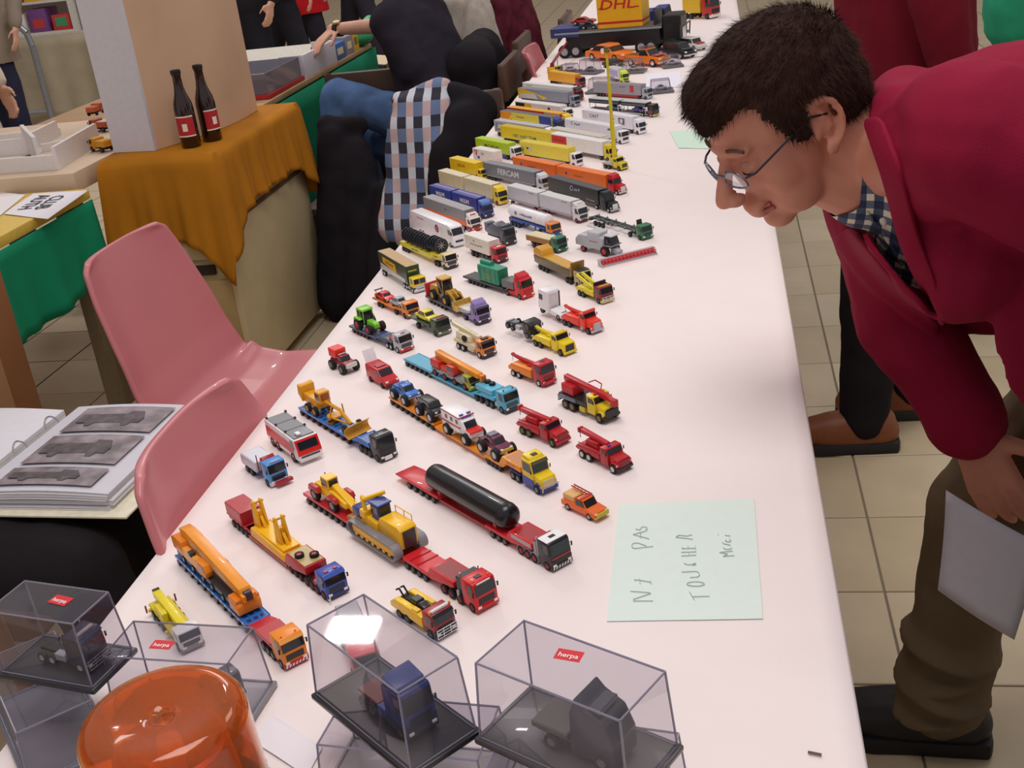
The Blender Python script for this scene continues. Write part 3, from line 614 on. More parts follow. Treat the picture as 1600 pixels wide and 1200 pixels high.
# yellow bonneted tractor with monster trucks
v = Veh('low_loader_truck', 'yellow and blue bonneted tractor pulling long orange low-loader with monster trucks', (845, 776), 398, head=-47)
v.hood('#f3d01e', 0, 15, 24, z0=6, hh=17, hc=34, grille='#e8d9a0', bump='#2c3f9a', fender='#2f44a4', narrow=1.5); v.prism('roof_spoiler', [(-20, 39), (-24, 44), (-38, 45), (-38, 39)], -11, 11, '#f5d630', .8, v.cabo); v.box('roof_hatch', -24, -30, -4, 4, 43.8, 45.4, '#3a331a', .2, v.cabo); v.prism('sun_visor', [(-17, 38), (-14, 36.5), (-14, 37.6), (-18, 40)], -12, 12, '#4a3e1c', 0, v.cabo)
v.tube('bull_bar', [(2.5, -12, 5), (4, -12, 12), (4, 12, 12), (2.5, 12, 5)], .7, CHROME, v.cabo); v.box('lower_panel', -15, -39, -14, 14, 4, 16, '#2f44a4', .5, v.cabo)
v.axle(-8, -50, -62, rim='#8a8a92', r=5.8); v.box('chassis', -70, -6, -7, 7, 5, 10, '#2c3f9a', .4); v.box('rear_fender', -44, -68, -13.5, 13.5, 11, 13, '#2c3f9a', .4)
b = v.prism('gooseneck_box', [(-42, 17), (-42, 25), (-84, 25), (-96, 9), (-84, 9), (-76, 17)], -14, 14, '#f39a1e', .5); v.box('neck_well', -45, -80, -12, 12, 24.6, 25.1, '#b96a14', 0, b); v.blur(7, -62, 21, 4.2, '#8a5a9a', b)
v.lowbed(-86, -128, '#ef9318', n=4, z=9, wr=4.6); v.box('low_bed', -128, -262, -14, 14, 5, 8.5, '#ee8f1a', .4); v.lowbed(-262, -398, '#e88a1c', n=9, z=9, wr=4.6)
for nm, lb, x, z, cc, kind, rc in (('monster_truck', 'purple monster car with chrome grille beside the white ambulance on the orange low-loader', -92, 12.8, '#6b2544', 'sedan', '#7a3050'), ('monster_truck', 'black monster off-roader between blue pickup and white ambulance on orange low-loader', -262, 10.6, '#242328', 'suv', None), ('monster_truck', 'blue monster pickup at the rear of the orange low-loader', -338, 12.8, '#3f74c8', 'pickup', '#4a80d4')):
    mt = on(v, nm, lb, x, z, 52, w=24, cat='monster truck'); monster(mt, cc, kind, 52, roofc=rc)
    if rc == '#7a3050': mt.box('bull_bar', .6, 2.4, -9, 9, 12, 17, '#d8cf60', .6); mt.box('roof_rack', -26, -38, -7, 7, 26, 27.5, '#57596a', .3)
    if kind == 'pickup': mt.box('load_bed', -34, -50, -9, 9, 20, 21, '#2c56a0', .3); mt.tube('roll_bar', [(-30, -9, 19), (-31, -8, 27), (-31, 8, 27), (-30, 9, 19)], .9, '#5b8ee0')
a = on(v, 'monster_ambulance', 'white ambulance with red bonnet on monster wheels, on the orange low-loader', -166, 8.6, 74, w=26, cat='monster truck')
b = a.prism('body', [(-24, 12), (-24, 36), (-72, 37), (-73, 12)], -12.5, 12.5, '#f6f2f2', .8); a.prism('cab', [(0, 12), (-1, 19), (-12, 21), (-18, 31), (-26, 31), (-26, 12)], -11, 11, '#f4f0f0', .8); a.prism('hood', [(.4, 18), (-1, 19.6), (-12, 21.6), (-12, 20), (-1, 17)], -10.6, 10.6, '#d9281f', .2)
a.prism('windshield', [(-12, 22), (-11.4, 22), (-17, 30), (-17.6, 30)], -9, 9, GLASS, 0); a.prism('red_stripe', [(-24, 19), (-24, 21.4), (-73, 21.4), (-73, 19)], -12.8, 12.8, '#c41f2b', 0, b); a.prism('roof_band', [(-23.6, 34), (-23.6, 35.6), (-73, 35.6), (-73, 34)], -12.8, 12.8, '#b52232', 0, b)
for x in (-30, -44, -58): a.box('side_window', x-3, x+3, -12.8, 12.8, 25, 31, GLASS, 0, b)
for y in (-6, 6): a.box('light_bar', -25, -28, y-3, y+3, 36.5, 38.5, '#3a4fb0', .3, b)
a.box('front_window', -23.6, -24.2, -8, 8, 32, 34, '#4a58b8', 0, b); a.box('bumper', -2, 1, -10, 10, 10, 13, CHROME, .4); a.box('axle_frame', -66, -6, -4, 4, 7, 12.5, BLACK); a.axle(-10, -58, r=8.5, w=8, half=12.5, rim='#c8c8cc')
# orange pickup
v = Veh('pickup_truck', 'orange model pickup with yellow bull bar and ladder rack near the green note', (930, 818), 60, head=-41, w=23, cat='model car')
b = car(v, '#ec6a24', 60, 23, 17, r=4.6, kind='pickup', bump='#d6c431'); v.box('bull_bar', 1, 3, -10, 10, 5, 11, '#c9bc2e', .6); v.box('canopy', -38, -58, -9, 9, 12, 20, '#e3b070', .8); v.tube('ladder_rack', [(-24, 9, 22), (-56, 9, 24)], .9, '#b5372a'); v.tube('ladder_rack', [(-24, 5, 22), (-56, 5, 24)], .9, '#b5372a')
for k in range(5): v.tube('ladder_rung', [(-28-6*k, 5, 22.3+.35*k), (-28-6*k, 9, 22.3+.35*k)], .5, '#b5372a')
v.box('light_bar', -24, -28, -8, 8, 20.5, 22.5, '#c6452c', .3)
# ---------------------------------------------------------------- middle rows
def tow_body(v, c, x0, x1, boomc=None, z0=8, z1=21):
    v.prism('tow_body', [(x0, z0), (x0, z1), (x1+10, z1), (x1, z1-7), (x1, z0+2)], -v.w/2+.4, v.w/2-.4, c, .9)
    v.prism('tow_boom', [(x0-6, z1-1), (x0-4, z1+5), (x1+2, z1+8), (x1-3, z1+10), (x1-4, z1+6), (x0-18, z1-1)], -2.8, 2.8, boomc or c, .5)
    v.box('winch', x0-8, x0-18, -6, 6, z1-.5, z1+3.5, '#b02020' if boomc is None else boomc, .6); v.tube('tow_cable', [(x1-3, 0, z1+9), (x1-4, 0, z1-4)], .35, BLACK)
# two red long-bonnet crane trucks
for fr, lb, rimc, hd in (((869, 702), 'red bonneted crane truck with olive wheels in front of the turquoise tractor', '#6b7a2c', -41), ((964, 744), 'red bonneted crane truck with pale grey wheels near the orange pickup', '#d6d6d6', -45)):
    v = Veh('crane_truck', lb, fr, 84, head=hd)
    R = '#b81c26'
    v.hood(R, 0, 17, 15, z0=7, hh=13, hc=23, grille='#8e161e', bump='#26262a' if rimc != '#6b7a2c' else R, narrow=2.5); v.box('roof_light', -22, -25, -6, -2, 30, 32.5, '#e07a2a' if rimc[1] == '6' else '#3b3f9a', .4)
    v.axle(-8, -56, -70, r=6.4, w=5.5, rim=rimc); v.chassis(-82, -6, c=R, w=14); v.prism('side_locker', [(-34, 10), (-34, 19), (-78, 19), (-84, 13), (-80, 11)], -13.4, 13.4, R, .8)
    v.prism('crane_house', [(-42, 19), (-44, 28), (-66, 28), (-68, 19)], -8, 8, '#b51d27', .8); v.prism('boom', [(-24, 28), (-24, 33), (-84, 34), (-86, 28), (-60, 26)] if rimc[1] == '6' else [(-30, 27), (-30, 32), (-82, 36), (-84, 30)], -3.5, 3.5, '#c22430', .5)
    v.box('boom_head', -84, -88, -4, 4, 29, 36, R, .5); v.tube('hook_cable', [(-87, 0, 32), (-88, 0, 20)], .5, BLACK); v.stack(-33, -11, 8, 26)
    v.tube('side_rail', [(-36, -13, 22), (-76, -13, 22)], .7, R)
# yellow bonneted crane truck
v = Veh('crane_truck', 'yellow bonneted truck with black bed carrying a red lattice-tipped crane', (943, 665), 96, head=-44, w=32)
Yc = '#e6cc1e'
v.hood(Yc, 0, 17, 17, z0=9, hh=15, hc=27, grille='#1c1b1e', bump='#1c1b1e', fender=Yc, narrow=3); v.box('grille_guard', .4, 2.6, -12, 12, 8, 20, '#232226', .8, v.cabo); v.box('light_bar', -22, -26, -9, 9, 36, 38.5, '#b0382a', .5, v.cabo); v.box('spotlight', -32, -36, -14, -6, 33, 37, '#f3f1f1', 1)
v.axle(-9, -68, -83, r=7.4, w=6, rim='#8a6a44'); v.chassis(-98, -6, w=14); v.box('bed', -36, -98, -15, 15, 15, 22, '#232227', .8); v.prism('mudguard', [(-58, 16), (-60, 21), (-94, 21), (-96, 15)], -16.4, -10, '#6f7280', .5); v.prism('mudguard', [(-58, 16), (-60, 21), (-94, 21), (-96, 15)], 10, 16.4, '#6f7280', .5); v.box('tool_locker', -40, -52, -15.6, -9, 6, 14, '#cdbb2a', .6)
for z in (9, 12.5, 16): v.box('rear_rail', -98, -101, -15, 15, z, z+1.4, '#2a292d', .2)
v.box('counterweight', -68, -94, -12, 10, 22, 37, '#c4222c', 1.2); v.prism('boom', [(-96, 37), (-96, 46), (-6, 40), (8, 34), (8, 31), (-60, 36)], -4, 4, '#c02029', .6); v.tube('jib_frame', [(-50, 4, 44), (-42, 10, 48), (-28, 10, 46), (-24, 4, 41)], .9, '#c02029'); v.box('boom_head', 4, 12, -4.5, 4.5, 26, 36, '#b91f28', .6); v.tube('hook_cable', [(9, 0, 27), (9, 0, 19)], .5, BLACK)
# tow trucks
v = Veh('tow_truck', 'tow truck with red high cab and orange body next to the turquoise tractor', (848, 607), 86, head=-43)
v.cab('#c3212e', 0, 21, h=31, bump='#b71f2b', grille='#7c1820', roof=('hatch', '#3b2a2c'), beacons=(-9, 9)); v.box('cab_protector', -22, -25, -12, 12, 9, 32, '#a61c26', .6); v.axle(-9, -58, -72, rim='#d5d5d8'); v.chassis(-84, -4)
tow_body(v, '#f08722', -27, -84, '#b5202a', 8, 22); v.box('push_bumper', 1, 4, -11, 11, 4, 9, '#c0262e', .6); v.box('rear_fender', -8-7, -3, -14, 14, 11, 13, '#5f6066', .4)
v = Veh('tow_truck', 'all-yellow bonneted tow truck lifting a black tractor', (881, 559), 88, head=-45)
v.hood('#efd31c', 0, 17, 15, z0=6, hh=16, hc=27, grille='#1f1e20', bump='#e9cd1a', narrow=1.5); v.axle(-9, -62, -75, rim='#6f6248'); v.chassis(-84, -4, c='#c4ab18')
tow_body(v, '#ead01e', -36, -84, '#e6ca1c', 8, 20); v.tube('tow_strut', [(-78, -2, 22), (-92, -2, 30), (-96, -2, 12)], 1.4, '#8e8e94'); v.box('roof_sign', -18, -22, -12, 12, 33, 35, '#e2c818', .4)
t = on(v, 'towed_tractor', 'black bare tractor chassis hooked behind the yellow tow truck', -90, 6, 76, cat='model truck')
t.o.rotation_euler.y = math.radians(5)
t.cab('#202024', 0, 20, h=24, bump='#1e1d20', grille='#2c2c30', visor='#3a3a40'); t.chassis(-74, -4, w=10, c='#55555c'); t.axle(-9, -50, -64, rim='#77777d'); t.box('fuel_tank', -30, -42, -13, -6, 7, 14, SILV, 1); t.cyl('fifth_wheel', (-56, 0, 9), (-56, 0, 12), 6, '#7b7b82'); t.box('cross_member', -70, -74, -9, 9, 5, 10, SILV, .4)
v = Veh('tow_truck', 'bright red bonneted tow truck with chrome grille lifting a white tractor', (924, 525), 82, head=-46)
Rr = '#f0402c'
v.hood(Rr, 0, 17, 14, z0=6, hh=17, hc=27, grille='#b9b9bf', bump='#b9b9bf', narrow=3); v.box('roof_sign', -17, -21, -12, 12, 33, 37.5, '#d7402a', .6); v.axle(-9, -60, -73, rim='#56565c'); v.chassis(-82, -4); tow_body(v, Rr, -33, -82, '#d8331f', 8, 22); v.stack(-32, -11, 8, 32); v.stack(-32, 11, 8, 32); v.cyl('fuel_tank', (-20, -12, 7), (-28, -12, 7), 3, CHROME)
t = on(v, 'towed_tractor', 'white tractor unit with raised bodywork hooked behind the red tow truck', -84, 3, 66, cat='model truck')
t.o.rotation_euler.y = math.radians(4)
t.chassis(-64, 0, c='#8c1f26'); t.axle(-8, -54, rim='#56565c'); t.prism('rear_skirt', [(2, 6), (2, 12), (-30, 15), (-30, 6)], -13, 13, '#efecef', .6); t.box('fifth_wheel', -6, -14, -6, 6, 10, 13, BLACK, .4)
t.prism('cab', [(-34, 8), (-36, 36), (-38, 44), (-62, 44), (-64, 8)], -13.5, 13.5, '#f1eef0', 1); t.box('cab_back', -33.4, -35.6, -10, 10, 14, 42, '#dcd9dc', .4); t.box('rear_window', -33.3, -34, 9, 12, 14, 42, BLACK, 0); t.prism('side_window', [(-50, 26), (-50, 36), (-60, 36), (-61, 26)], -13.8, 13.8, GLASS, 0)
# turquoise rig with crane
T = '#4fa9c9'
v = Veh('low_loader_truck', 'turquoise tractor and low-loader carrying a crane with olive cab', (790, 649), 284, head=-45)
v.cab(T, 0, 21, h=28, bump='#2b3036', grille='#39474d', mirror=False)
for y in (-8, 8): v.cyl('beacon', (-7, y, 33), (-7, y, 36), 1.1, '#b02a30', parent=v.cabo)
v.axle(-9, -34, -46, rim='#5f6a70'); v.chassis(-54, -4, c='#3d4b52'); v.box('fuel_tank', -18, -27, -13, -6, 6, 13, SILV, .8); v.prism('gooseneck', [(-28, 13), (-28, 18), (-60, 18), (-72, 12), (-86, 9), (-56, 12)], -13.5, 13.5, '#56b1d0', .6)
b = v.box('ballast_box', -34, -76, -12, 12, 18.5, 27, '#5bb6d4', .6)
for i, x in enumerate((-64, -52)): t_, q_ = wheel_mesh(5, 4, '#3a3f44'); o = link('spare_wheel', t_, None, v.o); o.location = (x/1000, .003, .0288); o.rotation_euler = (math.radians(90), 0, 0); link('rim', q_, None, o)
v.box('low_bed', -80, -204, -14, 14, 4.5, 7.6, T, .4); v.lowbed(-200, -284, T, n=6, z=9, wr=4.5, rim='#5f6a70'); v.axle(-62, -74, r=4.6)
c = on(v, 'mobile_crane', 'crane with olive cab, red hull and orange boom on the turquoise low-loader', -92, 7.8, 108, cat='model crane')
mobile_crane(c, 108, '#c8322c', '#a5a52c', '#8a8d96', '#ef9a28', boom_x=14, rim='#a02a26', tip='#e07a24', mid='#d8452c')
# silver cab with green tractor
v = Veh('low_loader_truck', 'silver-cabbed rig with dark flat trailer carrying a lime tractor', (626, 554), 172, head=-44)
v.cab('#b9b9bf', 0, 21, h=27, bump='#c02a3a', grille='#3a3c44', beacons=(), mirror=True); v.box('roof_light', -6, -8, -4, 4, 32, 33.4, '#b03038', .2, v.cabo); v.axle(-9, -30, -42, rim='#c7c7cc'); v.chassis(-50, -4, c='#7c2a34'); v.prism('gooseneck', [(-26, 13), (-26, 18), (-62, 16), (-80, 10), (-62, 10)], -13, 13, '#565a62', .5); v.prism('neck_ramp', [(-27, 18), (-34, 24), (-38, 18)], -11, 11, '#b02434', .4); v.box('neck_side', -40, -80, -14, 14, 10.5, 13, '#34478c', .3)
v.lowbed(-78, -172, '#4a4f60', n=0, wheels=[], z=8); v.axle(-110, -122, -134, -146, -158, r=4.4, rim='#8f2830'); v.box('side_beam', -84, -170, -14.6, 14.6, 8, 10.4, '#33468a', .2)
t = on(v, 'farm_tractor', 'lime green farm tractor with big black tyres on the dark flat trailer', -92, 11, 56, w=34, cat='model tractor')
gcol = '#86d63c'
t.prism('hood', [(0, 9), (0, 17), (-4, 19), (-28, 20), (-28, 9)], -5, 5, gcol, .8); b = t.prism('cab', [(-27, 14), (-26, 22), (-29, 37), (-48, 37), (-50, 22), (-50, 14)], -9.5, 9.5, GLASS, .8); t.prism('cab_roof', [(-26, 36), (-27, 40), (-49, 40), (-50, 36)], -11, 11, gcol, 1, b)
for sg in (-1, 1):
    for x in (-27.5, -39, -49.5): t.tube('cab_post', [(x, sg*9.6, 15), (x-.6, sg*9.2, 37)], .8, gcol, b)
    t.prism('mudguard', [(-32, 21), (-36, 24), (-52, 24), (-56, 17)], sg*9, sg*16, gcol, .6)
t.box('chassis', -50, -2, -4, 4, 7, 12, '#2c2b2f'); t.axle(-8, r=8.4, w=8, half=13, rim='#b22a30'); t.axle(-44, r=10.5, w=9, half=13, rim='#b22a30')
# dark green flatbed with a yellow car
v = Veh('flatbed_truck', 'dark green flatbed truck carrying a yellow car', (685, 528), 92, head=-46)
v.cab('#2f4a2c', 0, 22, h=25, bump='#6c6f66', grille='#243322', lowc='#3c5634'); v.box('light_bar', -5, -8, -9, 9, 30, 32, '#b4382c', .3, v.cabo); v.axle(-9, -68, rim='#3a3d38'); v.chassis(-88, -4); v.box('flat_bed', -25, -92, -14, 14, 13, 16, '#5a6e50', .5); v.box('bed_side', -25, -92, -14.6, 14.6, 14, 17, '#3f5738', .3); v.box('bed_side_panel', -25, -27, -13, 13, 16, 24, '#2f4a2c', .3)
c = on(v, 'sports_car', 'yellow car with black rear window riding on the dark green flatbed', -28, 16.4, 52, w=22, cat='model car'); car(c, '#e8d42a', 52, 22, 14, r=3.6, kind='sedan', rim='#3a3a3e', bump='#e2ce26')
# beige crane truck with orange cab
v = Veh('crane_truck', 'beige crane truck with orange cab and white-rimmed wheels', (755, 563), 88, head=-45)
Bg = '#d8cba6'
v.cab('#ee8420', 0, 20, h=25, bump='#2b2a2c', grille='#2b2a2c', visor='#2b2a2c'); v.box('roof_hatch', -6, -14, -6, 6, 30, 32.5, '#36302c', .6, v.cabo); v.axle(-10, -58, -72, rim='#c9c9cb', r=6); v.chassis(-86, -4, c='#8d8672', w=16); v.box('carrier', -22, -86, -13, 13, 11, 17, Bg, .6); v.prism('crane_house', [(-40, 17), (-42, 28), (-80, 30), (-84, 17)], -10, 8, '#e2d6b2', 1); v.prism('boom', [(-30, 25), (-30, 32), (-100, 40), (-102, 33)], -4, 4, '#ded2ac', .6); v.box('boom_head', -22, -31, -4, 4, 24, 32, '#e6dab8', .5); v.cyl('spare_wheel', (-52, -11, 24), (-52, -14.5, 24), 5.2, TYRE, n=14); v.box('side_locker', -26, -44, -14, -9, 6, 13, '#cfc4a2', .6)
# lilac rig with wheel loader
v = Veh('low_loader_truck', 'lilac tractor with dark low-loader carrying an ochre wheel loader', (747, 510), 196, head=-49)
Pu = '#8f7cb8'
v.cab(Pu, 0, 22, h=28, bump='#2b2931', grille='#2d2a36', roof=('spoiler', Pu), visor='#3a3644'); v.axle(-9, -44, rim='#6a5d8a'); v.chassis(-54, -4, c='#5a4e7a'); v.box('rear_fender', -34, -52, -13.6, 13.6, 10, 12.5, '#7d6aa8', .5); v.box('side_tank', -20, -32, -13.8, 13.8, 5, 13, Pu, .8)
v.prism('gooseneck', [(-30, 15), (-30, 20), (-66, 20), (-76, 10), (-66, 10)], -13, 13, '#c5c0bc', .6); v.lowbed(-72, -194, '#3c3b42', n=0, wheels=[], z=7); v.axle(-120, -134, -148, -162, -176, r=4.4, rim='#54545a'); v.prism('rear_ramp', [(-188, 10), (-190, 34), (-194, 34), (-194, 10)], -13, 13, '#c22a30', .4)
c = on(v, 'wheel_loader', 'ochre wheel loader with raised wide bucket on the dark low-loader', -70, 10, 112, w=34, cat='model loader')
O = '#c99a32'
c.prism('front_frame', [(-34, 10), (-32, 22), (-44, 26), (-54, 24), (-54, 10)], -8, 8, O, .8); c.prism('engine_hood', [(-74, 12), (-74, 28), (-106, 26), (-110, 12)], -10, 10, O, 1); b = c.prism('cab', [(-54, 16), (-53, 26), (-56, 44), (-74, 44), (-75, 16)], -10, 10, GLASS, .8); c.box('cab_roof', -53, -77, -11, 11, 44, 47, '#d6a840', .8, b)
for sg in (-1, 1):
    for x in (-54.5, -74.5): c.tube('cab_post', [(x, sg*10, 18), (x-1, sg*9.6, 44)], .9, O, b)
    c.tube('lift_arm', [(-44, sg*8, 26), (-22, sg*9, 20), (-8, sg*9, 8)], 1.8, O)
c.tube('tilt_ram', [(-40, 0, 28), (-14, 0, 20)], 1.6, O); pts = [(-10, 1), (2, 1), (8, 4), (4, 2.2), (-7, 2.6), (-10, 10), (-4, 17), (-6, 18), (-12, 10)]
c.prism('bucket', [(6, 1), (-6, .8), (-11, 8), (-8, 17), (-6.5, 17), (-8.6, 8), (-5, 2.6), (6, 2.2)], -18, 18, '#d8b050', .2, seg=1)
for sg in (-1, 1): c.prism('bucket_cheek', [(6, 1), (-6, .8), (-11, 8), (-8, 17)], sg*18-.6, sg*18+.6, '#cfa445', 0)
c.axle(-42, -90, r=10, w=8, half=13, rim='#c99a32')
# red tractor with green machine
v = Veh('low_loader_truck', 'red tractor with grey covered load and green machine on black trailer', (817, 470), 186, head=-43)
v.cab('#d8202a', 0, 23, h=33, bump='#d31f29', roof=('spoiler', '#c82030'), grille='#a8161f'); v.axle(-9, -46, rim='#6a6a70'); v.chassis(-56, -4, c='#b71c26'); v.prism('side_skirt', [(-23, 5), (-23, 13), (-50, 10), (-50, 5)], -13.5, 13.5, '#d2222c', .6)
v.box('ballast_box', -27, -62, -13, 13, 14, 29, '#6d6c6d', .8); v.lowbed(-58, -186, '#3b3a3d', n=0, wheels=[], z=8.5); v.axle(-118, -130, -142, -154, -166, r=4.4, rim='#4d4d52')
c = on(v, 'industrial_machine', 'green boxy machine with domed top standing on the black trailer', -72, 12.4, 80, cat='model load')
Gm = '#2c8a68'
b = c.box('casing', 0, -64, -13, 13, 0, 30, Gm, 1.4); c.cyl('top_drum', (-34, 2, 33), (-66, 2, 33), 5.5, '#319472', n=18); c.box('lid', 1, -64, -12, 12, 29.6, 31.4, '#319472', .5, b); c.box('front_panel', .2, 1, -9, 9, 4, 26, '#267a5c', 0, b)
for x in (-8, -24, -40, -56): c.box('side_rib', x-1, x+1, -13.8, 13.8, 1, 29, '#2a8463', .2, b)
for z in (17, 13, 9): c.sticker([(-22, z), (-22, z+2), (-44, z+2), (-44, z)], '#7aa04a', b, y=13.3)
# orange recovery truck with two cars
v = Veh('car_transporter', 'orange open car transporter carrying a red and a silver car', (637, 500), 132, head=-46)
v.cab('#f08a26', 0, 19, h=24, bump='#8d5a30', mirror=False); v.axle(-10, -42, rim='#4a4642'); v.chassis(-52, -4, c='#c46a1c'); v.prism('deck', [(-20, 12), (-20, 15), (-60, 11), (-132, 13), (-132, 10), (-60, 8)], -13, 13, '#e87f22', .4); v.axle(-96, -108, r=4.6, rim='#4a4642'); v.box('rear_ramp', -118, -132, -13.4, 13.4, 10, 12, '#4a4046', .3)
c = on(v, 'classic_car', 'silver classic car on the orange car transporter', -24, 14.2, 46, w=19, cat='model car'); car(c, '#b9bac2', 46, 19, 13, r=3.6, rim='#d0d0d4'); c.o.rotation_euler.y = math.radians(-4)
c = on(v, 'sports_car', 'red open sports car with rear wing on the orange car transporter', -80, 12.2, 48, w=20, cat='model car'); car(c, '#dd2a26', 48, 20, 11, r=3.6, rim='#2c2c30'); c.box('rear_wing', -44, -48, -9, 9, 14, 15.4, '#26262a', .2); c.tube('wing_post', [(-46, -6, 8), (-46, -6, 14.5)], .6, BLACK); c.tube('wing_post', [(-46, 6, 8), (-46, 6, 14.5)], .6, BLACK)
# red big-wheel pickup, red van
v = Veh('monster_truck', 'dark red big-wheeled pickup with bright red box on its bed', (538, 588), 52, head=-44, w=31, cat='monster truck')
monster(v, '#8e2434', 'pickup', 52, r=8.5, rim='#77777c'); v.box('cargo_box', -31, -54, -10.5, 10.5, 20, 35, '#ee2f22', .8); v.box('bull_bar', .8, 3.4, -10, 10, 11, 19, '#d9d6cf', 1); v.tube('roof_lights', [(-26, -7, 27.5), (-26, 7, 27.5)], 1, '#d8d4cc')
v = Veh('panel_van', 'red model van with a white board standing up on its roof', (604, 611), 64, head=-46, w=26, cat='model van')
b = v.prism('body', [(-1, 5), (0, 11), (-3, 14), (-16, 18), (-24, 28), (-62, 29), (-64, 26), (-64, 5)], -12.5, 12.5, '#c5242c', 1.1); v.prism('windshield', [(-15.6, 18.8), (-15, 18.8), (-22.8, 27), (-23.4, 27)], -10.5, 10.5, GLASS, 0, b)
for sg in (-1, 1): v.prism('side_window', [(-19, 18.5), (-25, 26), (-34, 26), (-34, 18.5)], sg*12.6-.2, sg*12.6+.2, GLASS, 0, b); v.box('headlight', -2.2, .2, sg*7, sg*11.5, 11.4, 13.6, LAMP, .3, b)
v.box('bumper', -3, 1, -12, 12, 3.6, 7, '#2c2628', .6); v.axle(-13, -52, r=4.6, w=3.6, rim='#3a3a3e'); v.box('roof_hatch', -30, -42, -8, 8, 28.6, 29.8, '#a81e28', .3)
v.mb().box(-.8, .8, -10, 10, 0, 22, Matrix.Translation((-62, 0, 27)) @ Matrix.Rotation(math.radians(-22), 4, 'Y')).build('roof_board', pm('#f4f1f3'), v.o)
# ---------------------------------------------------------------- far rows
def to_px(p):
    d = Vector(p)-CAM; z = d.dot(FWD); return 800+F_PX*d.dot(RIGHT)/z, 600+F_PX*d.dot(DOWN)/z
def fit(front, rearx, head):
    """length in mm so that the near side runs from the front corner back to rearx"""
    a = math.radians(head); p = at_z(*front); lo, hi = 40., 460.
    for _ in range(30):
        mid = (lo+hi)/2; q = p-Vector((math.cos(a), math.sin(a), 0))*(mid/1000)
        if to_px(q)[0] > rearx: lo = mid
        else: hi = mid
    return lo
def semi(label, front, rearx, cabc, boxc, head=-45, roof=None, cabroof=None, z0=12, z1=45, low=None, rim='#5a5a60', name='box_truck', bump=None, gap=5, skirt=None, ribs=0, grille='#2a2a2e', cabh=30, conv=False, split=None, w=28, cabL=23, lowc=None, visor=None, chs=BLACK):
    L = fit(front, rearx, head)
    v = Veh(name, label, front, L, head=head, w=w)
    if conv: v.hood(cabc, 0, 18, 22, z0=6, hh=17, hc=31); ce = 40; v.axle(-8, rim=rim)
    else: v.cab(cabc, 0, cabL, h=cabh, bump=bump, roof=cabroof, grille=grille, lowc=lowc, visor=visor); ce = cabL; v.axle(-9, rim=rim)
    x0 = -ce-gap; v.bodies = []
    if split:          # lorry and drawbar trailer: two bodies
        mid = x0-(L-ce-gap)*split
        v.bodies.append(v.body(x0, mid, z0, z1, boxc, roof, ribs, skirt=skirt)); v.bodies.append(v.body(mid-9, -L, z0, z1, boxc, roof, ribs, skirt=skirt))
        v.box('drawbar', mid+6, mid-14, -2, 2, 6, 8.5, BLACK, .2); v.axle(mid+14, mid+27, rim=rim); v.axle(mid-22, -L+16, rim=rim); v.spans = [(x0, mid), (mid-9, -L)]
    else:
        v.bodies.append(v.body(x0, -L, z0, z1, boxc, roof, ribs, skirt=skirt)); v.axle(-ce-14, rim=rim); v.axle(-L+18, -L+31, -L+44, rim=rim); v.spans = [(x0, -L)]
    v.chassis(-6, -L+3, 6, z0, c=chs)
    if low: v.box('side_skirt', x0-8, -L+52 if not split else x0-20, -w/2+.3, w/2-.3, 4, z0, low, .4)
    return v
# yellow and green cab-over with long green trailer
v = Veh('box_truck', 'dark green box trailer with tan roof behind a yellow and green flat-nosed cab', (648, 460), 172, head=-53)
v.cab('#f0d02a', 0, 20, h=25, slope=1, bump='#d8d8dc', grille='#c9c9cf', split=True, lowc='#2c4a30', mirror=False); v.axle(-8, -36, -48, rim='#dcdcde'); v.chassis(-58, -4); v.cyl('fuel_tank', (-18, -12, 7), (-28, -12, 7), 3.4, CHROME); v.cyl('aerial', (-10, 8, 30), (-10, 8, 42), .5, '#e8e2c0')
b = v.body(-28, -172, 13, 48, '#25482c', roof='#c3a06a', skirt='#c8ccc0'); v.axle(-150, -160, rim='#dcdcde'); v.sticker([(-80, 20), (-84, 40), (-150, 42), (-150, 30)], '#e5b22c', b); v.blur(9, -112, 34, 8, '#8d3a1a', b, y=-14.6)
v.box('front_print', -27.9, -27.6, -10, 8, 36, 39, '#c9b24a', 0, b); v.sticker([(-40, 13.5), (-40, 20), (-165, 26), (-165, 13.5)], '#cfd4cc', b)
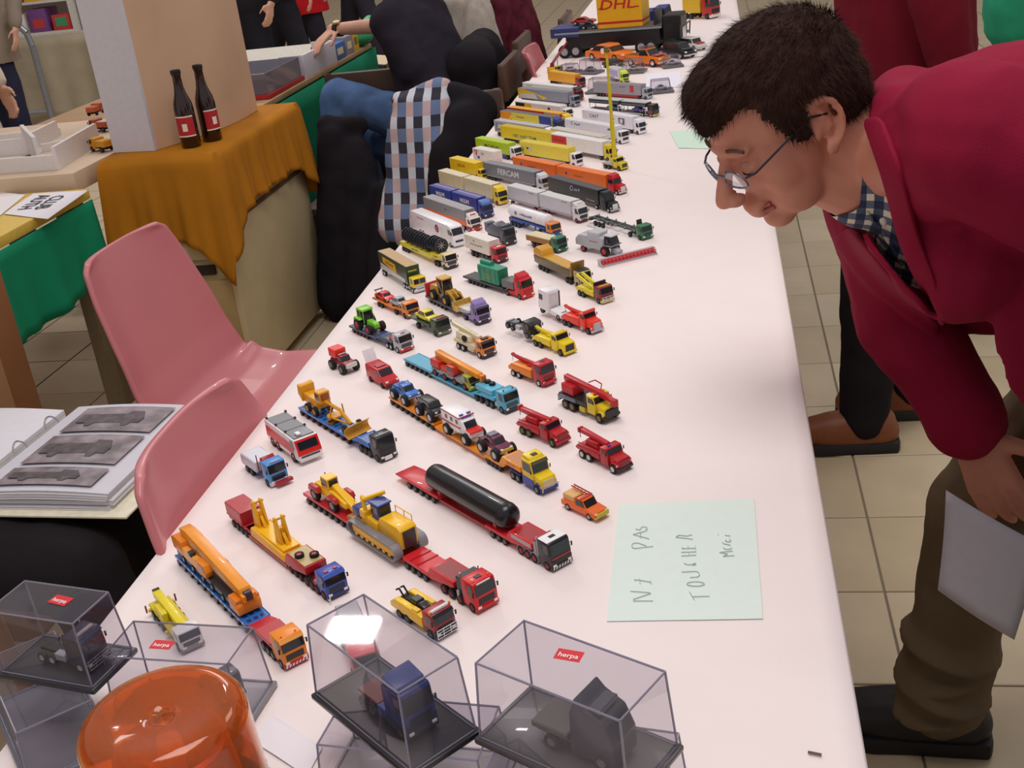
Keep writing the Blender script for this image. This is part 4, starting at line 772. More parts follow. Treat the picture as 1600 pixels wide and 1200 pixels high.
# cable reels
v = Veh('cable_reel_trailer', 'cream-cabbed truck with yellow trailer carrying a row of black reels', (698, 423), 214, head=-50)
v.cab('#f0dfae', 0, 21, h=27, bump='#2c2b2f', grille='#3a3640'); v.box('cab_stripe', -20, .4, -14.1, 14.1, 15, 17.4, '#4a4a86', 0, v.cabo); v.axle(-9, -36, -48, rim='#55555a'); v.chassis(-56, -4)
b = v.prism('trailer_frame', [(-24, 15), (-24, 25), (-66, 25), (-72, 14), (-78, 8), (-66, 10), (-60, 15)], -13.5, 13.5, '#e9d83a', .4); v.box('trailer_side', -72, -212, -13.5, 13.5, 9, 19, '#e6d53c', .4); v.axle(-176, -188, -200, rim='#55555a', r=4.8); v.blur(5, -45, 20, 6, '#3a3820', b, y=-13.8); v.blur(9, -140, 14, 6.5, '#4a4628', b, y=-13.8)
for i, x in enumerate((-44, -66, -92, -116, -140, -164, -188)):
    z = 25 if i < 2 else 19; r = on(v, 'cable_reel', 'black spoked cable reel in a row on the yellow trailer', x, z, 20, cat='cable reel', group='reels on the yellow trailer')
    r.mb().lathe([(9, -7), (15.5, -7), (15.5, -5), (12, -5), (12, 5), (15.5, 5), (15.5, 7), (9, 7)], (0, 0, 15.5), 'x', 24, cap=False).build('drum', pm('#2b2d33'), r.o)
    for sx in (-6.4, 6.4):
        bb = r.mb()
        for k in range(8):
            a = math.pi*k/4; bb.box(-.5, .5, -1, 1, 2, 15, Matrix.Translation((sx, 0, 15.5)) @ Matrix.Rotation(a, 4, 'X'))
        bb.cyl((sx-.6, 0, 15.5), (sx+.6, 0, 15.5), 3.2, n=10); bb.build('spoked_flange', pm('#8e9096'), r.o, smooth=0)
# white one-piece van body lorry
v = Veh('box_truck', 'white box lorry with integrated cab and round red and blue badge', (710, 389), 205, head=-51, w=29)
b = v.prism('body', [(-1, 5), (0, 9), (-2, 26), (-9, 44), (-20, 47), (-205, 47), (-205, 9), (-200, 5)], -14.5, 14.5, '#f4f1f5', 1); v.prism('windshield', [(-2.6, 27), (-1.9, 27), (-7.6, 41), (-8.4, 41)], -12.5, 12.5, GLASS, 0, b); v.box('grille', -.9, .4, -9, 9, 12, 16, '#2a2a30', 0, b)
for sg in (-1, 1): v.prism('side_window', [(-6, 27), (-11, 38), (-22, 38), (-22, 27)], sg*14.6-.2, sg*14.6+.2, GLASS, 0, b); v.box('mirror', -4, -2, sg*15, sg*17, 28, 36, BLACK, .3, b)
v.axle(-16, -70, -150, -164, rim='#b0b0b5'); v.cyl('badge', (-75, -14.4, 30), (-75, -14.9, 30), 9, '#3a3f7c', n=24, parent=b); v.cyl('badge_centre', (-75, -14.7, 30), (-75, -15.1, 30), 6, '#d8484a', n=24, parent=b); v.blur(9, -155, 38, 6, '#c9899a', b, y=-14.9); v.box('door', -44, -58, -14.8, -14.3, 12, 38, '#ebe8ee', 0, b); v.box('bumper', -3, 1, -14, 14, 4, 8, '#e9e6ea', .5, b)
# grey container on an orange trailer, white and red cab
v = Veh('container_truck', 'white and red cabbed truck with grey container on an orange trailer', (737, 364), 218, head=-49)
v.cab('#efe6e0', 0, 21, h=26, bump='#b93a34', grille='#5a3030', lowc='#b5322c', roof=('spoiler', '#efe6e0')); v.box('roof_letter', -8, -12, -7, 7, 36.5, 38, '#c23a36', .2, v.cabo); v.axle(-9, -34, rim='#c8c8cc'); v.chassis(-60, -4)
b = v.body(-25, -218, 22, 46, '#8f8f93', roof='#a9a5a4'); v.box('trailer_base', -24, -218, -14.2, 14.2, 10, 22, '#ee6f2c', .4); v.axle(-176, -190, -204, rim='#55555a'); v.blur(3, -110, 34, 7, '#4e4e5a', b)
# blue M&M drawbar
v = semi('dark blue lorry and drawbar trailer with big white letters on both bodies', (757, 343), 674, '#34489c', '#36479e', head=-47, roof='#3c4ea6', split=.5, cabroof=('spoiler', '#5f83c4'), rim='#3a3a44', cabh=27, bump='#26304e', z1=44)
for b, (xa, xb) in zip(v.bodies, v.spans): v.text('M&M', (xa+xb)/2+2, 30, 15, '#e8e8f4', b, stretch=1.25); v.box('roof_stripe', xa-3, xb+3, -1.5, 4, 44.2, 44.6, '#b98fa8', 0, b)
# beige drawbar with yellow cab
v = semi('beige-bodied lorry and trailer with bright yellow cab', (780, 322), 688, '#f0cf20', '#dccfa8', head=-48, roof='#e8dcba', split=.5, cabroof=('spoiler', '#f2d42c'), rim='#b52c30', z1=46, bump='#e8c81e')
# KRONE
v = semi('short yellow lorry with brown lettering on its yellow box body', (753, 283), 705, '#efc82a', '#f0c724', head=-46, roof='#f5d230', z1=42, cabh=24, bump='#d8b422', cabL=20)
v.text('KRONE', (v.spans[0][0]+v.spans[0][1])/2-6, 28, 11, '#a8541c', v.bodies[0])
# white swap body with triangle mark on a red chassis
L = fit((800, 269), 739, -45)
v = Veh('swap_body_truck', 'white box with red triangle mark on a bare red chassis', (800, 269), L, head=-45)
b = v.body(-L+6, -L*.42, 14, 44, '#efe8e6', roof='#f5efec'); v.chassis(-2, -L+3, 7, 13, c='#b5242e', w=18); v.axle(-12, -30, -L+18, -L+32, rim='#8a2028'); v.box('chassis_front', -2, -L*.4, -11, 11, 9, 12, '#b5242e', .4); v.box('coupling', 0, -6, -9, 9, 7, 13, BLACK, .5)
xm = -L+8; v.sticker([(xm+4, 40), (xm+22, 40), (xm+16, 24)], '#c62a34', b); v.sticker([(xm+9, 37.5), (xm+16, 37.5), (xm+14, 31)], '#efe8e6', b, t=.35); v.box('print', xm+20, xm+30, -14.3, -14, 18, 25, '#4a559c', 0, b); v.box('print', xm+38, xm+52, -14.3, -14, 30, 36, '#b6b2bc', 0, b)
# dark grey drum lorry
v = Veh('tipper_truck', 'dark grey lorry with tilted drum body behind its cab', (790, 386), 100, head=-52)
v.cab('#44454c', 0, 23, h=33, bump='#36373d', grille='#2c2d33', lowc='#3a3b42'); v.axle(-9, -60, -74, rim='#3a3a3f'); v.chassis(-96, -4)
v.prism('drum', [(-26, 14), (-30, 38), (-52, 42), (-76, 30), (-94, 26), (-96, 16), (-70, 10)], -12.5, 12.5, '#5d636c', 3); v.box('hopper', -84, -98, -10, 10, 24, 34, '#646a74', 1); v.cyl('beacon', (-14, 6, 38), (-14, 6, 43), 1.2, BLACK); v.box('roof_box', -12, -24, -12, 12, 38, 42, '#565a62', .8)
# white box with red cab
v = Veh('box_truck', 'white box lorry with printed side and red cab', (777, 414), 118, head=-47)
v.cab('#d02430', 0, 21, h=28, bump='#3a2a2e', grille='#5c1a22'); v.box('roof_light', -6, -12, -5, 5, 33, 34, '#f0dcd8', .2, v.cabo); v.axle(-9, -78, -92, rim='#4a3034'); v.chassis(-116, -4); b = v.body(-26, -118, 14, 43, '#ece4da', roof='#f4ece4'); v.blur(11, -72, 27, 7, '#8a8078', b); v.blur(1, -80, 35, 8, '#6a6a70', b)
for x in (-40, -54): v.box('side_locker', x-4, x+4, -13.6, 13.6, 5, 12, '#3a3438', .5)
# tanker
v = Veh('tank_truck', 'white cylindrical tanker on blue chassis with orange cab', (862, 373), 168, head=-48)
v.cab('#ef8a24', 0, 20, h=25, bump='#2e58a8', grille='#3a3440', lowc='#2c57a6', mirror=False); v.box('roof_sign', -3, -4, -10, 10, 25, 29, '#8a86a8', .2, v.cabo); v.axle(-10, -46, rim='#3d7a6e'); v.chassis(-60, -4, c='#2a52a0'); v.prism('blue_frame', [(-26, 13), (-26, 18), (-168, 18), (-168, 8), (-120, 8), (-112, 14), (-70, 14)], -12, 12, '#2b52a2', .5); v.axle(-128, -142, -156, rim='#2f4f8a')
b = v.mb().lathe([(0, -22), (8, -23), (13, -25), (14, -28), (14, -164), (13, -167), (8, -169), (0, -170)], (0, 0, 31), 'x', 28).build('tank', pm('#f5f1f3'), v.o, smooth=45); v.blur(8, -92, 33, 10, '#4a5a92', b, y=-14.4); v.cyl('badge', (-134, -13.7, 33), (-134, -14.5, 33), 4.5, '#7a86ac', n=18, parent=b)
v.tube('walkway', [(-30, 0, 46), (-164, 0, 46)], .8, '#d2cfd2'); v.box('support_leg', -64, -67, -12, -9, 3, 14, '#4a68a8', .3); v.box('rear_pipe', -168, -176, -4, 0, 15, 17, '#c6c2c6', .3)
# light grey drawbar
v = semi('pale grey lorry and drawbar trailer with red chassis', (905, 350), 795, '#dcdadb', '#c9c8cd', head=-47, roof='#dedbdc', split=.47, rim='#9c2430', z1=45, chs=mat('#a52a34'), cabroof=('spoiler', '#dedad8'), grille='#3a3a3c', bump='#6a2a30')
for b, (xa, xb) in zip(v.bodies, v.spans): v.blur(9, xa-22, 41, 4, '#8c5a60', b); v.box('side_line', xa, xb, -14.35, -13.9, 14, 15, '#6a7084', 0, b)
v.box('roof_print', -10, -18, -8, 8, 40, 41.5, '#c98a90', .3, v.cabo)
# FERCAM
v = semi('dark grey semi-trailer with large white capital letters and silver cab', (848, 300), 757, '#c3c6cc', '#74767e', head=-44, roof='#888a90', z1=44, cabroof=('spoiler', '#d8dade'), cabh=28, grille='#6a5a3a', skirt='#b9bbc2')
xa, xb = v.spans[0]; v.text('FERCAM', (xa+xb)/2, 28, 21, '#d9dae0', v.bodies[0], stretch=1.15)
# black American rig
v = semi('black American semi-trailer with white script and black bonneted cab', (954, 334), 858, '#1f2426', '#232725', head=-50, roof='#4a4748', conv=True, z1=45, rim='#c8c8cc', skirt='#1c1f1f')
xa, xb = v.spans[0]; v.text('C', (xa+xb)/2-4, 33, 17, '#b9bcd0', v.bodies[0], shear=.25); v.blur(4, (xa+xb)/2+18, 33, 13, '#b9bcd0', v.bodies[0]); v.blur(7, xa-30, 18, 8, '#a9acb8', v.bodies[0], shear=.2); v.box('air_deflector', -24, -40, -11, 11, 36, 43, '#23282a', 1); v.tube('chrome_bumper', [(2, -12, 5), (2, 12, 5)], 1.6, CHROME)
# orange double container rig with red bonneted cab
v = semi('red bonneted tractor pulling two bright orange containers', (967, 306), 803, '#c4202a', '#f27426', head=-45, roof='#f58234', conv=True, split=.5, z0=11, z1=42, rim='#c8c8cc', skirt='#3a2a26')
for b, (xa, xb) in zip(v.bodies, v.spans):
    v.blur(9, (xa+xb)/2-8, 27, 6.6, '#7a4040', b); v.cyl('badge', (xb+38, -13.9, 29), (xb+38, -14.4, 29), 4, '#5a4a86', n=16, parent=b)
v.prism('roof_fairing', [(-20, 36), (-26, 44), (-40, 46), (-40, 36)], -12, 12, '#c4202a', 1, v.cabo)
# green skeletal truck
v = Veh('container_truck', 'green-cabbed truck with empty dark skeletal trailer', (1004, 377), 196, head=-50)
v.cab('#2f7a4c', 0, 21, h=25, bump='#2a6a44', grille='#26303a'); v.axle(-9, -44, rim='#3a3f3e'); v.chassis(-52, -4)
for y in (-6, 6): v.box('main_beam', -24, -192, y-1.6, y+1.6, 11, 16, '#4a5551', .3)
for x in (-30, -62, -94, -126, -158, -190): v.box('cross_bar', x-2, x+2, -13.5, 13.5, 13, 15.5, '#56615d', .3); v.box('twist_lock', x-1, x+1, -13, -11.6, 15, 18, '#9aa3a0', .2); v.box('twist_lock', x-1, x+1, 11.6, 13, 15, 18, '#9aa3a0', .2)
v.axle(-142, -156, -170, rim='#3a3f3e'); v.prism('cab_guard', [(-27, 12), (-27, 20), (-30, 36), (-33, 36), (-32, 12)], -3, 9, '#26292b', .6); v.box('light_bar', -188, -194, -13, 13, 8, 12, '#2f3433', .4)
# combine harvester and its header
v = Veh('combine_harvester', 'silver combine harvester with red-hubbed wheels', (952, 403), 92, head=-38, w=38, cat='model harvester')
b = v.prism('body', [(-18, 12), (-18, 34), (-24, 36), (-84, 36), (-94, 26), (-92, 14), (-60, 10)], -16, 16, '#b4b5bb', 1.2); v.box('grain_tank', -30, -62, -14, 14, 35, 44, '#c2c3c8', 1.2); v.prism('cab', [(0, 16), (2, 24), (-4, 40), (-17, 40), (-18, 16)], -12, 12, GLASS, 1); v.box('cab_roof', 3, -18, -12.5, 12.5, 39.5, 42.5, '#d5d5d9', .8); v.blur(6, -42, 26, 6, '#b03030', b, y=-16.3)
v.prism('feeder', [(-6, 8), (12, 3), (14, 10), (-6, 18)], -7, 7, '#9fa0a6', .6); v.axle(-14, r=10, w=8, half=15, rim='#c02c34'); v.axle(-74, r=7, w=6, half=13, rim='#c02c34'); v.tube('unloading_pipe', [(-32, 15, 42), (-88, 17, 44)], 2, '#d9d9dd'); v.tube('ladder', [(-4, -15, 10), (-12, -15, 24)], .8, BLACK); v.box('straw_chopper', -92, -98, -12, 12, 12, 22, '#8d8e94', .8); v.box('platform', 4, -18, -16, 16, 20, 22, '#8a8b92', .4)
hp0 = at_z(938, 417); hp1 = at_z(1023, 396); d = (hp1-hp0); hl = d.length*1000
v = Veh('harvester_header', 'long red cutting header lying in front of the combine', None, 20, head=math.degrees(math.atan2(d.y, d.x))-90, w=hl, loc=(hp0+hp1)/2, cat='model harvester part')
v.prism('trough', [(8, 0), (-8, 0), (-10, 12), (-8, 13), (-5, 3), (8, 2)], -hl/2, hl/2, '#c9c4c8', .3); v.cyl('auger', (-3, -hl/2+2, 6), (-3, hl/2-2, 6), 3, '#c8343c')
for sg in (-1, 1): v.prism('side_shield', [(12, 0), (-8, 0), (-9, 13), (-2, 13)], sg*hl/2-1, sg*hl/2+1, '#b9b7bd', .4)
for k in range(5):
    a = 2*math.pi*k/5+.4; v.cyl('reel_bar', (5+4.5*math.cos(a), -hl/2+1, 9+4.5*math.sin(a)), (5+4.5*math.cos(a), hl/2-1, 9+4.5*math.sin(a)), .9, '#d22c38', n=6)
bb = v.mb()
for i in range(15):
    y = -hl/2+4+i*(hl-8)/14
    for k in range(5): a = 2*math.pi*k/5+.4; bb.cyl((5, y, 9), (5+4.5*math.cos(a), y, 9+4.5*math.sin(a)), .5, n=4)
bb.build('reel_spider', pm('#e3a9ad'), v.o)
# tan platform lorry, ochre tipper semi, tow truck
v = Veh('flatbed_truck', 'green-cabbed lorry with flat tan load and ochre sides', (872, 397), 100, head=-42)
v.cab('#2f7a52', 0, 20, h=26, bump='#2a6a48'); v.axle(-9, -60, -76, rim='#3a3834'); v.chassis(-96, -4); b = v.box('platform_body', -24, -100, -14, 14, 13, 24, '#9a6a30', .5); v.box('load_top', -25, -99, -13.4, 13.4, 23.6, 26, '#e4d4a8', .6, b)
v = Veh('tipper_truck', 'ochre tipping trailer with high end walls behind a black and beige cab', (906, 452), 178, head=-54)
v.cab('#b8a878', 0, 20, h=26, bump='#2a2926', grille='#3a372f', roof=('hatch', '#2a2926')); v.box('roof_panel', -4, -19, -12, 12, 30.8, 33, '#35342f', .6, v.cabo); v.axle(-9, -36, -48, rim='#4d2a2c'); v.chassis(-60, -4)
b = v.prism('tipper_shell', [(-34, 14), (-30, 30), (-178, 26), (-176, 12), (-150, 10)], -14, 14, '#6a5a34', .6); v.box('tipper_floor', -36, -172, -12.6, 12.6, 26, 29.6, '#d4a23c', .3, b)
v.prism('end_wall', [(-29, 16), (-24, 44), (-28, 44), (-34, 16)], -14, 14, '#8f6524', .4); v.prism('rear_hood', [(-140, 26), (-146, 42), (-164, 46), (-178, 38), (-178, 26)], -14, 14, '#d69c30', 2.5); v.axle(-128, -142, -156, rim='#3a3834')
v = Veh('tow_truck', 'tow truck with dark red cab, chrome bull bar and yellow crossed booms', (940, 477), 84, head=-50)
v.cab('#8c2028', 0, 20, h=26, bump='#d8cf3a', grille='#5c1a20', bar='#e4e2e0', rack='#d8c83a'); v.box('cab_rack', -20, -24, -13, 13, 9, 36, '#2a282a', .8); v.axle(-9, -58, -70, rim='#5a5458'); v.chassis(-82, -4); v.prism('tow_body', [(-26, 8), (-26, 18), (-76, 18), (-84, 12), (-80, 9)], -13, 13, '#e2d22c', .8)
for sg in (-1, 1): v.prism('tow_boom', [(-32, 16), (-32, 22), (-84, 38), (-88, 32)], sg*6-1.8, sg*6+1.8, '#e8d830', .4)
v.box('winch', -36, -48, -9, 9, 18, 24, '#c4b428', .8); v.tube('tow_cable', [(-86, 0, 34), (-88, 0, 14)], .6, BLACK)

# ---- the densest rows at the back
v = semi('lime green semi-trailer with dark lettering and white cab', (805, 252), 745, '#eceaf0', '#b6d42c', head=-45, roof='#bfdc34', cabh=31, z1=44, skirt='#2c3a86', low='#2c3f92'); xa, xb = v.spans[0]; v.text('MICHELIN', (xa+xb)/2, 28, 12, '#3a4a1c', v.bodies[0], stretch=1.3)
v = semi('yellow semi-trailer with dark teal lettering and maroon cab', (872, 236), 784, '#7a2a3c', '#e6cc22', head=-44, roof='#d8bc36', z1=46); xa, xb = v.spans[0]; v.text('NBC KART TEAM', (xa+xb)/2-3, 23, 13, '#2f5a5c', v.bodies[0], stretch=1.1)
v = semi('plain pale yellow semi-trailer with small grey print and white cab', (900, 262), 814, '#f1eef2', '#ecdc4e', head=-43, roof='#e8d448', z1=46); xa, xb = v.spans[0]; v.sticker([(xb+36, 24), (xb+36, 36), (xb+54, 36), (xb+54, 24)], '#d9d0b0', v.bodies[0]); v.sticker([(xb+30, 28), (xb+30, 33), (xb+38, 33), (xb+38, 28)], '#4a4a50', v.bodies[0], t=.4)
v = semi('white box lorry with bright red panel and yellow cab beside the tall yellow mast', (953, 253), 863, '#e2cc26', '#f2f0f6', head=-46, roof='#f8f6f8', z1=48, cabroof=('high', '#e2cc26')); xa, xb = v.spans[0]; v.sticker([(xb+2, 22), (xb+2, 45), (xb+70, 45), (xb+70, 22)], '#d8262a', v.bodies[0]); v.blur(5, xb+36, 33, 15, '#b01c20', v.bodies[0], y=-14.6, stretch=1.3)
# yellow mast crane
v = Veh('crane_truck', 'yellow bonneted crane with its thin mast raised very high', (970, 268), 74, head=-44, w=28, cat='model crane')
Yk = '#d9c82a'
v.hood(Yk, 0, 15, 14, z0=6, hh=14, hc=25, grille='#3a3a36', bump=Yk, narrow=2); v.axle(-8, -46, -60, rim='#6a6440'); v.chassis(-70, -4, c='#9a8e2a', w=14); v.box('bed', -30, -72, -13, 13, 10, 14, '#a9a9a4', .5); v.outriggers((-66,), Yk); v.box('mast_base', -30, -42, -8, 8, 14, 28, Yk, .8)
for (z0, z1, wd) in ((20, 120, 4.2), (118, 215, 3.2), (213, 290, 2.4)): v.box('mast_section', -36-wd, -36+wd, -wd, wd, z0, z1, Yk, .4)
v.box('mast_head', -42, -28, -4, 4, 288, 302, '#7d6a3c', .8); v.tube('mast_jib', [(-36, 0, 300), (-26, 0, 296)], 1.5, '#c99a2c')
v = semi('white semi-trailer with red capital letters and a small ochre end panel', (950, 243), 862, '#ece7e4', '#e9e2da', head=-47, roof='#ddd5c8', z1=46); xa, xb = v.spans[0]; v.text('CITROËN', (xa+xb)/2+8, 30, 14, '#c23a46', v.bodies[0], stretch=1.35); v.sticker([(xa-22, 34), (xa-22, 44), (xa-2, 44), (xa-2, 34)], '#b9962c', v.bodies[0]); v.sticker([(xb+4, 30), (xb+4, 36), (xb+22, 36), (xb+22, 30)], '#5a6a5a', v.bodies[0])
v = semi('white semi-trailer with dark green print and white cab', (972, 226), 884, '#f2f0f4', '#e6e4ec', head=-47, roof='#efedf3', z1=45); xa, xb = v.spans[0]; v.text('C', xb+36, 36, 13, '#2c4a44', v.bodies[0], stretch=1.2); v.blur(4, xb+62, 35, 11, '#2c4a44', v.bodies[0]); v.sticker([(xa-32, 32), (xa-32, 38), (xa-18, 40), (xa-14, 34)], '#3a8a58', v.bodies[0])
v = semi('white semi-trailer with slanted grey letters, dark picture print and tall white cab', (999, 211), 911, '#f3f0f5', '#efebf3', head=-47, roof='#f3eef6', z1=47, cabroof=('high', '#f6f2f6'), cabh=30); xa, xb = v.spans[0]; v.text('CAST', xb+58, 33, 14, '#55555f', v.bodies[0], shear=.3, stretch=1.3); v.sticker([(xa-62, 24), (xa-64, 40), (xa-34, 40), (xa-36, 20)], '#6a6870', v.bodies[0]); v.sticker([(xa-56, 26), (xa-56, 36), (xa-42, 37), (xa-46, 24)], '#e6e4ea', v.bodies[0], t=.4); v.blur(4, xa-90, 34, 8, '#8a8896', v.bodies[0])
# car transporter
front = (1021, 184); L = fit(front, 921, -40); v = Veh('car_transporter', 'dark two-deck car transporter with pale roof and red-sided black cab', front, L, head=-40)
v.cab('#26282e', 0, 24, h=32, bump='#c9b43a', rack='#d8902c', grille='#3a3a40'); v.sticker([(-4, 10), (-4, 20), (-20, 20), (-20, 10)], '#9c2a34', v.cabo, y=13.8); v.axle(-10, -44, -L+30, -L+44, rim='#c8c8cc'); v.chassis(-4, -L+4, 6, 9)
for xa, xb in ((-30, -L*.5+4), (-L*.5-6, -L)):
    v.box('upper_deck', xa, xb, -13, 13, 40, 42, '#c9d0cc', .3); v.box('deck_side', xa, xb, -14, 14, 28, 40, '#2f343e', .4); v.box('lower_deck', xa, xb, -13, 13, 9, 11, '#2f343e', .3); v.box('side_line', xa-2, xb+2, -14.3, 14.3, 33, 34, '#9aa0aa', 0)
    for x in (xa-3, xb+3): v.box('deck_post', x-1, x+1, -13.5, -12, 10, 40, '#c8ccd0', .2); v.box('deck_post', x-1, x+1, 12, 13.5, 10, 40, '#c8ccd0', .2)
for lb, x, cc in (('blue car on the lower rear deck of the dark transporter', -L*.5-18, '#3a6fc4'), ('violet car on the lower front deck of the dark transporter', -48, '#5a52a8')):
    c = on(v, 'model_car', lb, x, 11, 46, w=19, cat='model car'); car(c, cc, 46, 19, 13, r=3.6)
v = semi('grey semi-trailer with red square print and silver-grey cab', (1012, 156), 928, '#a9afb9', '#a09ca4', head=-38, roof='#8f8c92', z1=45, low='#b03038'); xa, xb = v.spans[0]; v.sticker([(xa-46, 20), (xa-46, 42), (xa-30, 42), (xa-30, 20)], '#c2383e', v.bodies[0]); v.blur(6, xa-78, 36, 7, '#4e4c54', v.bodies[0])
v = Veh('box_truck', 'pale lilac box lorry with lime yellow cab between the clear cases', (973, 131), 110, head=-58)
v.cab('#d4e83a', 0, 22, h=29, bump='#2f5a3a', roof=('spoiler', '#dcee4a'), grille='#4a5a20'); v.axle(-9, -74, -88, rim='#3a4a3a'); v.chassis(-106, -4, c='#2c4a34'); b = v.body(-26, -110, 12, 48, '#dcd8e4', roof='#d2d0da'); v.sticker([(-34, 20), (-34, 40), (-100, 42), (-100, 22)], '#a9a4cc', b)
# left column of the far rows
v = semi('silver-grey semi-trailer with wavy grey print and white cab', (860, 226), 774, '#eeecef', '#b4b5bc', head=-44, roof='#c6c6cb', z1=46, cabroof=('spoiler', '#f4f2f4')); xa, xb = v.spans[0]; v.sticker([(xb+4, 16), (xb+10, 40), (xb+44, 40), (xb+66, 16)], '#8d8e98', v.bodies[0]); v.sticker([(xb+16, 24), (xb+22, 37), (xb+40, 36), (xb+52, 26)], '#cfd0d6', v.bodies[0], t=.4); v.blur(7, xa-54, 32, 9, '#85868f', v.bodies[0])
v = semi('orange and yellow printed trailer with dark blue front and dark blue cab', (872, 209), 784, '#2c3a86', '#e6d84a', head=-44, roof='#6d6a72', z1=44, cabroof=('spoiler', '#34459a')); xa, xb = v.spans[0]; v.sticker([(xb, 12), (xb, 44), (xb+62, 44), (xb+30, 12)], '#ee9a38', v.bodies[0]); v.sticker([(xa, 12), (xa, 45), (xa-58, 45), (xa-58, 12)], '#2f3f92', v.bodies[0], t=.3); v.blur(7, (xa+xb)/2-24, 33, 9, '#4a5a3a', v.bodies[0], y=-14.7); v.blur(3, xb+50, 21, 9, '#3a3420', v.bodies[0], y=-14.7)
v = semi('yellow-roofed trailer with red picture side and yellow cab', (886, 203), 794, '#eccc30', '#b8362c', head=-44, roof='#efb82c', z1=44, cabroof=('spoiler', '#f2d23c'), skirt='#c9a22c'); xa, xb = v.spans[0]
for k in range(4): v.sticker([(xb+14+k*24, 16), (xb+18+k*24, 34), (xb+24+k*24, 34), (xb+26+k*24, 16)], '#e6c0a4', v.bodies[0])
v.sticker([(xa, 12), (xa, 44), (xa-60, 44), (xa-60, 12)], '#d99a8c', v.bodies[0]); v.sticker([(xa-60, 12), (xa-60, 44), (xa-76, 44), (xa-76, 12)], '#a9a49c', v.bodies[0])
v = semi('white trailer with black and yellow logo band and white cab with yellow base', (886, 191), 807, '#efece8', '#eae6e2', head=-44, roof='#f3f0ee', z1=45, bump='#e6d02c', lowc='#e6cf30', cabh=33); xa, xb = v.spans[0]; v.sticker([(xb+2, 28), (xb+2, 42), (xb+50, 42), (xb+46, 28)], '#25242a', v.bodies[0]); v.sticker([(xb+46, 28), (xb+50, 42), (xb+82, 42), (xb+88, 28)], '#e5b92c', v.bodies[0]); v.sticker([(xa-66, 26), (xa-60, 38), (xa-52, 38), (xa-48, 26)], '#3c2a2c', v.bodies[0])
v = semi('grey trailer with sweeping yellow wedges and grey cab', (898, 168), 811, '#8b93a2', '#8d8f9c', head=-42, roof='#8a8c98', z1=45, gap=8); xa, xb = v.spans[0]; v.sticker([(xb, 14), (xb, 44), (xb+30, 44), (xb+150, 22), (xb+132, 14), (xb+90, 32)], '#e6bc22', v.bodies[0]); v.sticker([(xb+10, 14), (xb+10, 30), (xb+90, 30), (xb+102, 14)], '#cbc7c4', v.bodies[0], t=.4)
v = semi('white over yellow trailer with dark red rounded cab', (903, 159), 818, '#a82430', '#f3f0ec', head=-44, roof='#faf7f6', z1=44, cabroof=('spoiler', '#2b3436'), bump='#9c1f2a'); xa, xb = v.spans[0]; v.sticker([(xb+2, 12), (xb+2, 28), (xb+90, 28), (xb+120, 20), (xa-4, 30), (xa-4, 14)], '#e8cc2a', v.bodies[0]); v.blur(6, xb+40, 36, 8, '#77736f', v.bodies[0])
v = semi('orange-yellow box lorry with dark red cab near the red ladder', (906, 138), 857, '#a33036', '#eea92e', head=-50, roof='#f0b43a', z1=44, bump='#5a2a30'); xa, xb = v.spans[0]
v = Veh('fire_ladder_truck', 'yellow model truck with a long dark red ladder boom raised', (871, 116), 70, head=-48, cat='model fire engine')
v.cab('#e9c92e', 0, 20, h=24, bump='#c9a828', visor='#6a9a2c'); v.axle(-9, -50, -62, rim='#b8b8bc'); v.chassis(-68, -4); v.box('body', -24, -70, -13, 13, 10, 22, '#e8c22a', .8); v.cyl('turntable', (-50, 0, 22), (-50, 0, 26), 10, '#8e2a28'); v.box('pedestal', -44, -56, -6, 6, 26, 36, '#8e2a28', .6)
pts0 = (-56, 0, 32); v.tube('ladder_boom', [(-50, 0, 33), (-150, 108, 50)], 6, '#8e2626'); v.tube('ladder_tip', [(-150, 108, 50), (-262, 226, 66)], 4.5, '#a02c2a')
for y in (-8, 8): v.tube('stabiliser', [(-28, y, 22), (-26, y+2, 48)], 1.6, '#5a6a94')
# ---------------------------------------------------------------- bigger models at the far end
def scaled(o, s): o.scale = (s, s, s); return o
v = Veh('muscle_car', 'large orange fastback model car with white number spot', (980, 97), 62, head=-44, w=24, cat='model car'); b = car(v, '#ef7a26', 62, 24, 14, r=4.6, kind='sedan', rim='#d8d8da', bump='#c9763a'); scaled(v.o, 3.5)
v.cyl('door_badge', (-30, -12, 12), (-30, -12.5, 12), 3.2, '#f4efe8', n=16, parent=b)
v = Veh('pickup_truck', 'large orange pickup model with roof rack and white wheels', (1036, 104), 62, head=-38, w=25, cat='model car'); b = car(v, '#ee7c20', 62, 25, 18, r=5.4, kind='pickup', rim='#e8e8ea', bump='#e0ddd8'); v.tube('roof_rack', [(-24, -9, 24), (-24, 9, 24), (-36, 9, 24), (-36, -9, 24), (-24, -9, 24)], .8, '#5c4440'); v.box('load_bed', -38, -60, -10, 10, 13.5, 14.2, '#8f4a16', .3); v.box('hood_panel', -4, -16, -9, 9, 14.2, 15.1, '#c2585c', .4); scaled(v.o, 2.8)
v = Veh('sedan_car', 'dark olive model car parked in front of the orange fastback', (966, 108), 60, head=-52, w=24, cat='model car'); car(v, '#3a3f3a', 60, 24, 15, r=4.6, rim='#b9b9bd', bump='#8a8c88'); scaled(v.o, 1.7)
